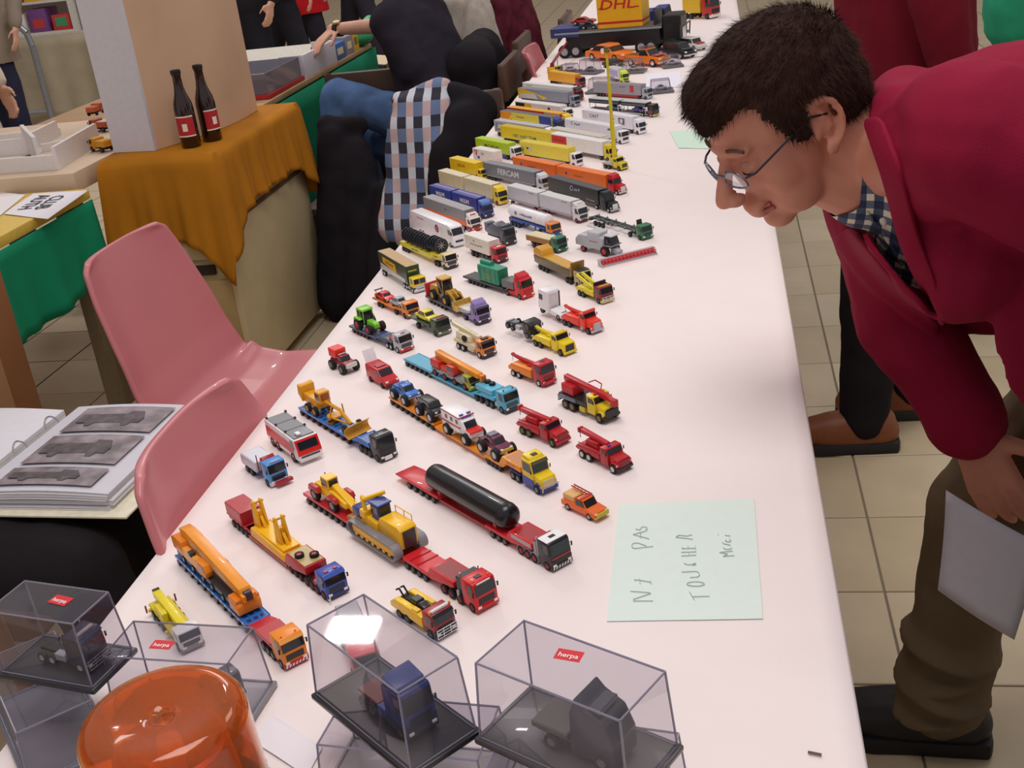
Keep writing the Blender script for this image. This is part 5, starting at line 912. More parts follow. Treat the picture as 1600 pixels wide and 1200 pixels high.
# black flatbed rig with yellow DHL container
p0 = at_z(905, 86); v = Veh('flatbed_truck', 'large black flatbed model with wooden deck under the yellow container', None, 200, head=-10, w=60, loc=at_z(1068, 86)+Vector((0, .17, 0)), cat='model truck')
v.box('deck', -30, -215, -30, 30, 40, 44, '#6a5e58', .6); v.box('side_panel', -34, -196, -29, 29, 14, 40, '#1d1c22', .6); v.box('deck_edge', -30, -215, -30.6, -29.8, 39, 42, '#8fa3a8', .2); v.box('rear_tray', -172, -222, -30, 30, 34, 50, '#37457c', .8)
v.axle(-50, -66, -180, -200, r=11, w=9, rim='#a9a9ad'); b = v.box('cab', 0, -30, -26, 26, 12, 58, '#15171b', 2); v.box('windshield', .2, .8, -22, 22, 40, 54, GLASS, 0, b); v.box('bumper', -4, 4, -26, 26, 8, 14, CHROME, .8, b); v.box('grille', .2, 1.4, -14, 14, 16, 36, CHROME, .3, b); v.axle(-14, r=11, w=9, rim='#d0d0d4'); v.box('head_rack', -40, -44, -26, 26, 44, 66, '#2a2c34', .6); scaled(v.o, 2.4)
def on_scaled(vh, name, label, x, z, y=0, cat='model', head=None, L=60, w=24):
    a = math.radians(vh.head); s = vh.o.scale[0]; p = vh.o.location+Vector((math.cos(a)*x-math.sin(a)*y, math.sin(a)*x+math.cos(a)*y, 0))*(s/1000)
    return Veh(name, label, None, L, head=vh.head if head is None else head, w=w, z=z*s, loc=p, cat=cat)
c = on_scaled(v, 'cargo_container', 'yellow container with red slanted lettering and red stripe on the black flatbed', -62, 44.2, cat='model container', w=56)
b = c.box('container', 0, -76, -28, 28, 0, 60, '#efb618', .6); c.box('red_stripe', .2, -76.2, -28.3, 28.3, 7, 10.5, '#c02424', 0, b); c.text('DHL', -40, 37, 22, '#c8242c', b, y=-28.4, shear=.25, stretch=1.4); c.box('lettering_bar', -4, -12, -28.4, -28, 31, 33, '#c8242c', 0, b); c.box('lettering_bar', -66, -73, -28.4, -28, 31, 33, '#c8242c', 0, b); c.o.scale = (2.4,)*3
c = on_scaled(v, 'pickup_truck', 'dark blue large-scale truck model with bull bar on the black flatbed', -6+0, 60, y=4, cat='model truck', w=52)
c.o.location = v.o.location+Vector((.0, .25, 0)); c.o.location.z = TABLE+.0004
c.hood('#2b3c8c', 0, 24, 22, z0=10, hh=24, hc=44, w=44, grille='#1f2024', bump='#55565c', narrow=3); c.axle(-12, -60, r=9, w=7, half=19, rim='#c0c0c4'); c.box('sleeper', -46, -66, -22, 22, 12, 50, '#2a3a86', 1.2); c.tube('bull_bar', [(3, -18, 6), (5, -18, 26), (5, 18, 26), (3, 18, 6)], 1.2, '#3a3c44'); c.o.scale = (2.6,)*3
c = on_scaled(v, 'racing_car', 'red model racing car on the rear tray of the black flatbed', -150, 50.4, cat='model car', L=56, w=24); car(c, '#d03a2a', 52, 22, 11, r=5, rim='#d4d4d8', kind='sedan'); c.o.scale = (1.9,)*3
c = on_scaled(v, 'model_car', 'black model car with silver wheel beside the yellow container', -142, 44.4, y=-16, cat='model car', L=40, w=20); car(c, '#22242a', 40, 20, 12, r=5, rim='#d4d4d8'); c.o.scale = (1.7,)*3
for lb, px, hd, cc, sc in (('black glossy model car beside the large orange pickup', (1076, 92), -50, '#1b1c20', 2.6), ('white and red model car behind the black glossy one', (1094, 80), -50, '#dcd6d2', 2.2)):
    c = Veh('model_car', lb, px, 54, head=hd, w=24, cat='model car'); car(c, cc, 54, 24, 17, r=5, rim='#c4c4c8', kind='suv'); c.box('hood_panel', -2, -12, -8, 8, 12.5, 14.2, '#c24a34' if cc != '#1b1c20' else '#33353c', .4); scaled(c.o, sc)
c = Veh('container_truck', 'red and yellow large-scale model truck at the far end of the table', None, 60, head=-40, w=30, loc=at_z(1108, 34)+Vector((.03, .1, 0)))
c.cab('#b8332c', 0, 22, h=34, bump='#e8e4de'); c.body(-26, -70, 12, 46, '#e0b62c'); c.axle(-9, -50, -62); scaled(c.o, 2.4)
# ---------------------------------------------------------------- notes, clear cases, beacon
def paper_sheet(name, corners, c, label, cat, curl=.003, nx=12, ny=12, z=TABLE, parent=None):
    vs = []; fs = []
    for j in range(ny+1):
        for i in range(nx+1):
            u, w_ = i/nx, j/ny; p = (corners[0]*(1-u)+corners[1]*u)*(1-w_)+(corners[3]*(1-u)+corners[2]*u)*w_
            e = max(abs(u-.5), abs(w_-.5))*2
            vs.append((p.x, p.y, p.z+.0012+curl*max(0, e-.75)**2*4*(.6+.4*math.sin(7*u+5*w_))))
    for j in range(ny):
        for i in range(nx): a = j*(nx+1)+i; fs.append((a, a+1, a+nx+2, a+nx+1))
    me = bpy.data.meshes.new(name); me.from_pydata(vs, [], fs)
    o = link(name, me, mat(c, .8, vary=.01)); s = o.modifiers.new('t', 'SOLIDIFY'); s.thickness = .0006; s.offset = -1
    tag(o, label, cat); return o
nc = [at_z(948, 972), at_z(1192, 968), at_z(1178, 780), at_z(966, 790)]
note = paper_sheet('handwritten_note', nc, '#e3f1e8', 'pale green note with handwritten words beside the orange pickup', 'paper note', curl=.0006)
# pencil strokes: each glyph drawn in the note's own u (across) and v (up) ; text runs upwards
PX0, PY0, SC = 940, 770, 5.715
def stroke(*pts): return [at_z(PX0+x/SC, PY0+y/SC)+Vector((0, 0, .0022)) for x, y in pts]
def arc(cx_, cy_, rx, ry, a0, a1, n=10): return [(cx_+rx*math.cos(math.radians(a0+(a1-a0)*i/n)), cy_+ry*math.sin(math.radians(a0+(a1-a0)*i/n))) for i in range(n+1)]
words = {
 'word_ne': [[(460, 980), (285, 980), (285, 966), (440, 912), (420, 905), (258, 893)], [(440, 812), (345, 795), (292, 790)], [(345, 826), (338, 780)], [(442, 826), (440, 800)], [(300, 800), (296, 786)]],
 'word_pas': [[(462, 492), (300, 510)]+arc(300, 486, 30, 24, 90, 270)+[(330, 462), (400, 488)], [(425, 424), (282, 386), (405, 352)], [(345, 412), (350, 370)], arc(392, 330, 16, 12, 90, -90)+[(360, 318)]+arc(330, 330, 22, 14, 0, 180)],
 'word_toucher': [[(965, 938), (815, 942)], [(828, 970), (785, 898)], arc(840, 828, 78, 20, 0, 360, 18), [(715, 722), (830, 716)]+arc(840, 742, 34, 26, -90, 90)+[(790, 770)], arc(785, 640, 46, 16, 180, 0)+arc(812, 648, 30, 12, 0, 90), [(712, 578), (845, 570)], [(712, 545), (848, 540)], [(780, 576), (778, 542)], [(720, 512), (838, 508)], [(838, 520), (836, 488)], [(775, 514), (772, 486)], [(720, 512), (724, 500)], [(815, 428), (662, 410), (690, 392), (760, 400), (810, 388)]],
 'word_merci': [[(1185, 574), (1085, 582), (1125, 560), (1052, 546), (1170, 534)], arc(1125, 505, 36, 14, 200, -20), [(1150, 482), (1090, 468), (1080, 455)], arc(1130, 440, 24, 12, -60, 220), [(1150, 400), (1100, 392)], [(1040, 386), (1044, 390)]]}
for nm, strokes in words.items():
    b = MB()
    for st in strokes: b.tube([tuple(p) for p in stroke(*st)], .0005, 4)
    b.build('handwriting', mat('#b9c1c0', .8), note)
paper_sheet('paper_note', [at_z(1060, 232), at_z(1112, 233), at_z(1105, 204), at_z(1046, 206)], '#d6f0dc', 'blank pale green paper lying beside the leaning man', 'paper note')
paper_sheet('paper_sheet', [at_z(1010, 140), at_z(1066, 136), at_z(1062, 112), at_z(1009, 116)], '#f4f0fa', 'white printed sheet behind a small clear case', 'paper')
b = MB(); q = at_z(1270, 1178); b.tube([(q.x-.004, q.y, TABLE+.002), (q.x+.007, q.y-.003, TABLE+.002)], .0012, 6); tag(b.build('wood_splinter', '#6f5d4a'), 'tiny brown splinter lying on the table cover', 'splinter')

CLEAR = clear_mat('clear_plastic', '#f1eff3', .05, .03, 1.0); EDGE = clear_mat('clear_edge', '#a9a6b4', .42, .08, 1.0)
def case(name, label, loc, rz, L, W, H, z, base='#26252a', logo=None, base_ext=.004, base_h=.006, taper=.004, group=None):
    o = tag(empty(name, (loc[0], loc[1], z), rz), label, 'display case', group)
    b = MB(); b.box(-L/2-base_ext, L/2+base_ext, -W/2-base_ext, W/2+base_ext, 0, base_h); b.build('base', mat(base, .3, vary=.05, coat=.2), o, bevel=.0018)
    t = .0012; h0 = base_h+.0003
    lo = [(-L/2, -W/2), (L/2, -W/2), (L/2, W/2), (-L/2, W/2)]; hi = [(x*(1-2*taper/L), y*(1-2*taper/W)) for x, y in lo]
    m = MB(); vs = [(x, y, h0) for x, y in lo]+[(x, y, H) for x, y in hi]
    m.add(vs, [(4, 5, 6, 7), (0, 1, 5, 4), (1, 2, 6, 5), (2, 3, 7, 6), (3, 0, 4, 7)]); cov = m.build('cover', CLEAR, o, smooth=0)
    e = MB()
    for i in range(4):
        a0 = (*lo[i], h0); a1 = (*hi[i], H); b1 = (*hi[(i+1) % 4], H); b0 = (*lo[(i+1) % 4], h0)
        e.cyl(a0, a1, t*.8, t*.8, 6); e.cyl(a1, b1, t*.8, t*.8, 6); e.cyl(a0, b0, t*.6, t*.6, 6)
    e.build('cover_edge', EDGE, cov)
    if logo:
        lx, ly, lr = logo; M = Matrix.Translation((lx, ly, H+.0004)) @ Matrix.Rotation(lr, 4, 'Z')
        s = MB(); s.box(-.011, .011, -.0065, .0065, 0, .0003, M); sb = s.build('maker_label', mat('#d4222c', .4), cov, smooth=0)
        lettering('herpa', sb, M @ Matrix.Translation((0, -.001, .0006)), mat('#f6f0f0', .5), .0075)
    return o
def case_at(cx_, cy_, z): p = at_z(cx_, cy_, z); return (p.x, p.y)
def quad_pose(pts, z):
    q = [at_z(x, y, z) for x, y in pts]; c = sum(q, Vector())/4; d = q[1]-q[0]; return (c.x, c.y), math.atan2(d.y, d.x), ((q[1]-q[0]).length+(q[2]-q[3]).length)/2, ((q[2]-q[1]).length+(q[3]-q[0]).length)/2
Z1 = TABLE+.0605
# right-hand pair on top of two lower cases
(c4, r4, L4, W4) = quad_pose([(730, 1037), (968, 1133), (1055, 1047), (818, 966)], Z1+.08)
(c3, r3, L3, W3) = quad_pose([(468, 975), (616, 1087), (730, 1030), (572, 925)], Z1+.08)
case('display_case', 'clear case with red label holding a dark rock-like truck model', c4, r4, L4, W4, .08, Z1, base='#4a4644', logo=(-.008, .012, .25))
case('display_case', 'clear case on black base holding the dark blue tractor', c3, r3, L3, W3, .08, Z1, base='#211f22')
case('display_case', 'empty-looking clear case under the case with dark rock-like model', (c4[0]+.005, c4[1]-.005), r4+.33, .150, .078, .0602, TABLE+.001, base='#b9b3b3')
case('display_case', 'lower clear case under the case with the blue tractor', (c3[0]+.016, c3[1]-.012), r3+.6, .150, .074, .0602, TABLE+.001, base='#b9b0b0')
# left-hand cases
(cl, rl, Ll, Wl) = quad_pose([(-30, 958), (115, 980), (178, 922), (38, 904)], Z1+.074)
case('display_case', 'clear case with red label holding a dark tractor with chrome bull bar', cl, rl, Ll, Wl, .074, Z1, base='#2a2a30', logo=(.012, .004, -.1))
(ck, rk, Lk, Wk) = quad_pose([(155, 1030), (356, 1043), (405, 978), (203, 967)], TABLE+.075)
case('display_case', 'clear case with red label behind the amber beacon', ck, rk, Lk, Wk, .0745, TABLE+.0008, base='#8d8a8f', logo=(-.014, -.006, 0))
case('display_case', 'lower clear case under the one with the chrome bull bar tractor', (cl[0]-.022, cl[1]-.022), rl-.62, .150, .076, .0602, TABLE+.0008, base='#6a6870')
pp = at_z(470, 1150); paper_sheet('paper_sheet', [at_z(425, 1118), at_z(505, 1170), at_z(480, 1215), at_z(395, 1160)], '#f0e9ee', 'white slip of paper between the clear cases', 'paper')
# models inside the cases
v = Veh('model_tractor', 'dark blue tractor with raised spoiler inside a clear case', None, 84, head=math.degrees(r3), w=32, z=(Z1-TABLE)*1000+6.4, loc=Vector((c3[0], c3[1], 0))+Vector((math.cos(r3), math.sin(r3), 0))*.045, cat='model truck')
v.cab('#2a3470', 0, 30, h=40, bump='#1d1f2a', roof=('spoiler', '#2c3878'), grille='#1c1d24', lowc='#23284a'); v.axle(-10, -52, -66, rim='#5a3030', r=6.5); v.chassis(-80, -4, c='#5c2a26'); v.box('rear_fender', -44, -76, -14, 14, 13, 16, '#6a2a22', .8); v.box('side_tank', -32, -44, -15, 15, 6, 16, '#31407e', .8)
v = Veh('model_truck', 'dark weathered truck front under the clear case with red label', None, 80, head=math.degrees(r4), w=36, z=(Z1-TABLE)*1000+6.4, loc=Vector((c4[0], c4[1], 0))+Vector((math.cos(r4), math.sin(r4), 0))*.048, cat='model truck')
v.prism('cab', [(0, 4), (0, 26), (-8, 44), (-26, 52), (-34, 60), (-40, 44), (-42, 4)], -17, 17, '#3a3a3d', 2); v.prism('windshield', [(-.5, 27), (.3, 27), (-7.4, 42.5), (-8.4, 42.5)], -14, 14, GLASS, 0); v.box('roof_rack', -12, -24, -13, 13, 48, 53, '#4a4a4d', 1); v.chassis(-80, -4, c='#5a5450', w=18); v.axle(-12, -60, rim='#7a7674', r=7); v.box('flat_bed', -44, -80, -17, 17, 14, 20, '#55504a', 1)
v = Veh('model_tractor', 'dark tractor with large chrome bull bar inside a clear case', None, 74, head=math.degrees(rl)-6, w=30, z=(Z1-TABLE)*1000+6.4, loc=Vector((cl[0], cl[1], 0))+Vector((math.cos(rl), math.sin(rl), 0))*.04, cat='model truck')
v.cab('#23273c', 0, 24, h=32, bump='#2a2a30', grille='#1c1d24', bar=CHROME, visor='#2c3150'); v.axle(-9, -46, -60, rim='#b9b9be'); v.chassis(-72, -4); v.stack(-26, -12, 8, 38); v.stack(-26, 12, 8, 38); v.box('fuel_tank', -28, -42, -14, -6, 6, 14, SILV, .8); v.box('roof_lights', -5, -9, -10, 10, 37, 40, CHROME, .4)
v = Veh('model_tractor', 'grey tractor inside the clear case behind the amber beacon', None, 60, head=math.degrees(rk)-35, w=26, z=7.2, loc=Vector((ck[0], ck[1], 0))+Vector((math.cos(rk), math.sin(rk), 0))*.045, cat='model truck')
v.cab('#55555e', 0, 22, h=24, bump='#3b3b42', mirror=False); v.axle(-9, -44, rim='#77777c'); v.chassis(-56, -4)
v = Veh('pickup_truck', 'red open truck with grey canopy beside the case with the blue tractor', (555, 1068), 96, head=-62, w=30, cat='model truck')
v.cab('#d8424a', 0, 24, h=24, bump='#d0d0d4', mirror=False); v.axle(-9, -64, -78, rim='#9a9aa0'); v.chassis(-94, -4, c='#a8323a'); v.box('body', -27, -96, -14, 14, 11, 22, '#d2454c', .8); v.box('canopy', -58, -95, -12, 12, 22, 32, '#a9a2a6', 1); v.box('silver_lid', -26, -36, -10, 10, 22, 26, SILV, .8)

# amber beacon lamp
bx = at_z(255, 1130, TABLE+.122); R_ = .068; H_ = .135
be = tag(empty('amber_beacon', (bx.x, bx.y, TABLE+.0008)), 'translucent amber beacon lamp dome with rounded rim', 'beacon lamp')
amber = bpy.data.materials.new('amber_plastic'); amber.use_nodes = True; nt = amber.node_tree; pb = nt.nodes['Principled BSDF']
pb.inputs['Base Color'].default_value = lin('#e8601a')+(1,); pb.inputs['Roughness'].default_value = .08; pb.inputs['Transmission Weight'].default_value = .85; pb.inputs['IOR'].default_value = 1.12; pb.inputs['Coat Weight'].default_value = .8; pb.inputs['Coat Roughness'].default_value = .03
nz = nt.nodes.new('ShaderNodeTexNoise'); nz.inputs['Scale'].default_value = 30; rp = nt.nodes.new('ShaderNodeValToRGB'); rp.color_ramp.elements[0].color = lin('#f3862e')+(1,); rp.color_ramp.elements[1].color = lin('#fca046')+(1,); nt.links.new(nz.outputs['Fac'], rp.inputs[0]); nt.links.new(rp.outputs[0], pb.inputs['Base Color'])
prof = [(R_*1.06, .028), (R_*1.03, .06), (R_, .11)]+[(R_-.017+.017*math.cos(t), H_-.017+.017*math.sin(t)) for t in [math.pi*i/16 for i in range(0, 9)]]+[(R_-.024, H_-.0005), (R_-.034, H_-.003), (R_-.05, H_-.005), (0, H_-.006)]
m = MB(); m.lathe(prof, n=64); m.f = [f for f in m.f if len(f) == 4]; dm = m.build('dome', amber, be, smooth=60); s = dm.modifiers.new('t', 'SOLIDIFY'); s.thickness = .003; s.offset = -1
m = MB(); m.lathe([(R_*1.1, 0), (R_*1.12, .006), (R_*1.12, .024), (R_*1.04, .03), (0, .03)], n=48); m.build('base', mat('#232226', .5), be, smooth=40)
m = MB(); m.lathe([(.046, .03), (.05, .06), (.046, .098), (.042, .1), (.03, .085), (.01, .07), (0, .068)], n=40); m.build('reflector', mat('#b06a3a', .3, .3), be, smooth=50)
m = MB(); m.lathe([(.009, .06), (.009, .08), (.012, .094), (.009, .106), (0, .11)], n=20); m.build('bulb', mat('#f0c090', .1), be, smooth=60)

# small clear cases on grey bases at the far end
for px, py, lb, L_, rz_, inner, H_ in ((922, 116, 'small clear case with grey base holding a silver model between far trucks', .10, -.5, '#9a9aa0', .075), (990, 115, 'small clear case with grey base holding a pale model before the orange pickup', .10, -.2, '#d8d0bc', .07), (1050, 106, 'small clear case with silver model next to the orange pickup', .085, .2, '#c9c9ce', .06), (1032, 146, 'small clear case with silver model in front of the white sheet', .095, .1, '#c9c9ce', .06), (940, 146, 'small clear case behind the grey trailer with red print', .12, -.3, '#e3ddd8', .07), (890, 116, 'small clear case beside the orange-yellow lorry', .085, -.4, '#dcd6d4', .05), (905, 82, 'small clear case with coloured figures behind the red ladder', .09, -.3, '#a04a8a', .07)):
    p = at_z(px, py); p.y += .02
    case('display_case', lb, (p.x, p.y), rz_, L_*.7, .048, H_*.68, TABLE+.0008, base='#6c6a6c', base_ext=.009, base_h=.008)
    c = Veh('model_car', 'small model inside the '+lb.split(' between ')[0].split(' before ')[0].split(' next ')[0].replace('small ', '', 1), None, 46, head=math.degrees(rz_), w=20, z=9, loc=p+Vector((math.cos(rz_)*.022, math.sin(rz_)*.022, 0)), cat='model car'); c.o['label'] = 'little '+{'#9a9aa0': 'grey', '#d8d0bc': 'cream', '#c9c9ce': 'silver', '#e3ddd8': 'white', '#dcd6d4': 'pale', '#a04a8a': 'purple'}[inner]+' car inside the '+lb.replace('small ', '').replace('with silver model ', '').replace('holding a silver model ', '').replace('holding a pale model ', '').replace('with coloured figures ', '')
    car(c, inner, 44, 20, 15, r=4); c.o.scale = (.9,)*3
# ---------------------------------------------------------------- seats and stands behind the table
PINK = mat('#c8777c', .38, vary=.05, scale=3, coat=.15); STEEL = mat('#8e8e94', .3, .8)
def shell_chair(label, x, y, rz=0, group='pink shell chairs'):
    o = tag(empty('shell_chair', (x, y, 0), rz), label, 'chair')
    prof = [(.42, .425, .40), (.40, .445, .43), (.33, .447, .46), (.22, .440, .475), (.12, .436, .48), (.05, .45, .48), (.0, .49, .475), (-.035, .56, .455), (-.065, .65, .43), (-.095, .75, .395), (-.112, .812, .355), (-.118, .832, .30)]
    # smooth the profile
    pts = []
    for i in range(len(prof)-1):
        a, b = prof[i], prof[i+1]
        for k in range(4): t = k/4; pts.append(tuple(a[j]*(1-t)+b[j]*t for j in range(3)))
    pts.append(prof[-1]); n = 16; vs = []; fs = []
    for i, (px, pz, wd) in enumerate(pts):
        for j in range(n+1):
            v_ = -1+2*j/n; edge = abs(v_)**3; up = i/len(pts)
            lift = .035*edge*(1-abs(2*up-1)**4)
            dx = .035*edge*max(0, min(1, (up-.35)*3)); dz = lift*(1 if up < .5 else .3)
            vs.append((px+dx, v_*wd/2, pz+dz-.02*(1 if up < .15 else 0)*edge))
    m = n+1
    for i in range(len(pts)-1):
        for j in range(n): a = i*m+j; fs.append((a, a+1, a+m+1, a+m))
    me = bpy.data.meshes.new('shell'); me.from_pydata(vs, [], fs); me.shade_smooth(); sh = link('shell', me, PINK, o)
    s = sh.modifiers.new('t', 'SOLIDIFY'); s.thickness = .014; s.offset = 0; sh.modifiers.new('b', 'SUBSURF').levels = 1; sh.modifiers['b'].render_levels = 1
    for sy in (-1, 1):
        for fx, tx in ((.33, .39), (.08, -.05)): b = MB(); b.tube([(fx, sy*.15, .435), (tx, sy*.21, 0)], .011, 10); b.build('leg', STEEL, o, smooth=40)
    b = MB(); b.tube([(.33, -.15, .428), (.33, .15, .428)], .01, 8); b.tube([(.08, -.15, .428), (.08, .15, .428)], .01, 8); b.build('seat_frame', STEEL, o, smooth=40)
    return o
shell_chair('pink plastic shell chair with its whole seat clear of the table', -1.19, 2.22, -.04)
shell_chair('pink plastic shell chair pushed in beside the red box trailer', -.64, 1.31, .02)
shell_chair('pink plastic shell chair behind the black coats, only its back showing', -.635, 4.62, .05)

# cabinet with ochre cloth and curved plywood column
CX0, CX1, CY0, CY1 = -1.87, -1.52, 3.26, 4.03
cab = tag(empty('cabinet', ((CX0+CX1)/2, (CY0+CY1)/2, 0)), 'beige wooden cabinet standing under the ochre cloth', 'cabinet'); w2, d2 = (CX1-CX0)/2, (CY1-CY0)/2
beige = mat('#cdb98f', .6, vary=.06, scale=8)
b = MB(); b.box(-w2, w2, -d2, d2, .04, .785); b.build('body', beige, cab, bevel=.004)
b = MB(); b.box(-w2+.02, w2-.02, -d2-.012, -d2+.001, .06, .40); dr = b.build('door', mat('#a98c5e', .6, vary=.1, scale=8), cab, bevel=.003); b = MB(); b.box(-w2+.04, w2-.06, -d2-.014, -d2-.001, .42, .45); b.build('drawer_slot', mat('#2f2417', .7), cab); b = MB(); b.box(-w2+.02, w2-.02, -d2-.012, -d2+.001, .47, .6); b.build('drawer', beige, cab, bevel=.003)
b = MB(); b.box(-w2+.08, -w2+.14, -d2-.03, -d2-.011, .3, .33); b.build('handle', mat('#c9b48a', .5), dr)
b = MB(); b.box(w2-.001, w2+.004, -d2+.005, d2-.005, .56, .575); b.build('side_groove', mat('#6a4a2c', .7), cab)
def draped_cloth():
    x0, x1, y0, y1, z = CX0-.012, CX1+.014, CY0-.014, CY1+.012, .797
    per = []
    def seg(a, b, n): per.extend([(a[0]+(b[0]-a[0])*i/n, a[1]+(b[1]-a[1])*i/n) for i in range(n)])
    seg((x0, y0), (x1, y0), 36); n1 = len(per); seg((x1, y0), (x1, y1), 60); n2 = len(per); seg((x1, y1), (x0, y1), 20); seg((x0, y1), (x0, y0), 30); N = len(per); K = 14
    c = Vector(((x0+x1)/2, (y0+y1)/2)); vs = []; fs = []
    for i, (x, y) in enumerate(per):
        corner = max(math.exp(-((i-n1)/7.0)**2), math.exp(-((i-n2)/7.0)**2), math.exp(-(min(i, N-i)/7.0)**2))
        drop = .27 if i < n1 else (.20 if i < n2 else .22)
        if i < n1: drop = .245+.03*i/n1
        drop += .13*corner
        nx = -1 if i >= N-30 else (1 if n1 <= i < n2 else 0); ny = -1 if i < n1 else (1 if n2 <= i < N-30 else 0)
        d = Vector((nx, ny)); cd = (Vector((x, y))-c).normalized()
        d = (d*(1-corner)+cd*corner); d.normalize()
        fold = .010*math.sin(i*.55)+.006*math.sin(i*1.3+1)
        for k in range(K+1):
            t = k/K; off = (fold*t+.004+.03*t*corner+.012*t); r = .012 if k == 0 else 0
            vs.append((x+d.x*(off if k else -.006), y+d.y*(off if k else -.006), z-(drop*t if k else -.0)))
    M_ = K+1
    for i in range(N):
        for k in range(K): a = i*M_+k; b2 = ((i+1) % N)*M_+k; fs.append((a, a+1, b2+1, b2))
    fs.append(tuple(i*M_ for i in range(N)))
    me = bpy.data.meshes.new('ochre_cloth'); me.from_pydata(vs, [], fs); me.shade_smooth(); me.set_sharp_from_angle(angle=math.radians(70)); return me
cl = tag(link('ochre_cloth', draped_cloth(), mat('#b9771c', .85, vary=.1, scale=5, bump=.15, bscale=300, spec=.2)), 'ochre cloth draped over the beige cabinet', 'tablecloth'); s = cl.modifiers.new('t', 'SOLIDIFY'); s.thickness = .003; s.offset = 1
A = [(-1.886, 3.384), (-1.738, 3.362)]; arc_pts = []
for i in range(1, 15):
    t = i/14; arc_pts.append((-1.738+.121*t+.05*math.sin(math.pi*t), 3.362+.575*t))
col = tag(empty('curved_column', (-1.75, 3.65, .80)), 'tall curved plywood column with white face standing on the ochre cloth', 'column')
b = MB(); b.slab([(x+1.75, y-3.65) for x, y in A[1:]+arc_pts+[(-1.86, 3.95), (-1.88, 3.40)]], .001, .95); b.build('plywood_shell', mat('#cfaa8b', .55, vary=.14, scale=2.2, bump=.05, bscale=60), col, smooth=20)
b = MB(); b.slab([(-1.89+1.75, 3.376-3.65), (-1.738+1.75, 3.352-3.65), (-1.736+1.75, 3.366-3.65), (-1.888+1.75, 3.390-3.65)], .001, .95); b.build('white_face', mat('#cfccd4', .5, vary=.03), col, smooth=0)
def bottle(px, py, label, rz):
    p = at_z(px, py, .8005); o = tag(empty('beer_bottle', (p.x, p.y, .8012), rz), label, 'bottle', 'brown bottles on the ochre cloth')
    b = MB(); b.lathe([(.0, 0), (.028, 0), (.0305, .004), (.0305, .115), (.028, .135), (.018, .165), (.0145, .185), (.013, .215), (.0145, .217), (.0145, .228), (.012, .231), (0, .231)], n=28); b.build('glass_body', mat('#2a1512', .08, vary=.1, coat=.5), o, smooth=40)
    a0 = -1.2; vs = []; n = 14
    for i in range(n+1): t = a0+2.0*i/n; vs += [(.0309*math.cos(t-1.2), .0309*math.sin(t-1.2), .035), (.0309*math.cos(t-1.2), .0309*math.sin(t-1.2), .098)]
    me = bpy.data.meshes.new('paper_label'); me.from_pydata(vs, [], [(2*i, 2*i+2, 2*i+3, 2*i+1) for i in range(n)]); me.shade_smooth(); lab = link('paper_label', me, mat('#b8242c', .6), o)
    vs = []
    for z0, z1, wd in ((.094, .098, 2.0), (.035, .039, 2.0), (.052, .075, .5)):
        k = len(vs)//2
        for i in range(n+1): t = -wd/2+wd*i/n-1.4; vs += [(.0312*math.cos(t), .0312*math.sin(t), z0), (.0312*math.cos(t), .0312*math.sin(t), z1)]
    fs = [(2*(s*(n+1)+i), 2*(s*(n+1)+i)+2, 2*(s*(n+1)+i)+3, 2*(s*(n+1)+i)+1) for s in range(3) for i in range(n)]
    me = bpy.data.meshes.new('label_print'); me.from_pydata(vs, [], fs); link('label_print', me, mat('#ece4d8', .6), lab)
    b = MB(); b.lathe([(.0150, .222), (.0158, .224), (.0155, .233), (.013, .2345), (0, .2345)], n=24); b.build('cap', mat('#1e1b1c', .4), o, smooth=40)
bottle(300, 229, 'brown beer bottle with red label and white neck mark by the white column face', .0); bottle(333, 219, 'brown beer bottle with plain red label nearer the cloth edge', .9)

# stand with yellow board and green cloth, layout table
def simple_table(name, label, x0, x1, y0, y1, z, top, t=.03, legs=True, legc='#6b5b45'):
    o = tag(empty(name, ((x0+x1)/2, (y0+y1)/2, 0)), label, 'table'); cx_, cy_ = (x0+x1)/2, (y0+y1)/2
    b = MB(); b.box(x0-cx_, x1-cx_, y0-cy_, y1-cy_, z-t, z); b.build('tabletop', top, o, bevel=.003)
    for x in (x0+.06, x1-.06):
        for y in (y0+.06, y1-.06): b = MB(); b.box(x-cx_-.02, x-cx_+.02, y-cy_-.02, y-cy_+.02, 0, z-t); b.build('leg', mat(legc, .6), o)
    return o
simple_table('stand_table', 'table with yellow board top beside the ochre cloth', -2.75, -1.875, 2.22, 3.15, .745, mat('#d9b64e', .5, vary=.05))
simple_table('layout_table', 'wooden table carrying the white walled layout', -3.6, -1.925, 3.17, 4.1, .79, mat('#cdb59a', .6, vary=.08, scale=6), t=.06)
def hanging(name, label, pts, z0, z1, c, amp=.015, freq=9., cat='cloth'):
    vs = []; fs = []; path = []
    for a, b_ in zip(pts, pts[1:]):
        n = max(4, int(math.dist(a, b_)/.02)); path += [(a[0]+(b_[0]-a[0])*i/n, a[1]+(b_[1]-a[1])*i/n) for i in range(n)]
    path.append(pts[-1]); K = 8
    for i, (x, y) in enumerate(path):
        a = path[max(0, i-1)]; e = path[min(len(path)-1, i+1)]; d = Vector((e[1]-a[1], -(e[0]-a[0]))).normalized()
        for k in range(K+1):
            t = k/K; f = amp*t*(math.sin(i*freq*.05)+.6*math.sin(i*freq*.11+1.3)); vs.append((x+d.x*f, y+d.y*f, z1-(z1-z0)*t+.01*t*math.sin(i*.21)))
    for i in range(len(path)-1):
        for k in range(K): a = i*(K+1)+k; fs.append((a, a+1, a+K+2, a+K+1))
    me = bpy.data.meshes.new(name); me.from_pydata(vs, [], fs); me.shade_smooth(); o = link(name, me, mat(c, .85, vary=.12, scale=5, spec=.2)); s = o.modifiers.new('t', 'SOLIDIFY'); s.thickness = .004; s.offset = 0
    return tag(o, label, cat)
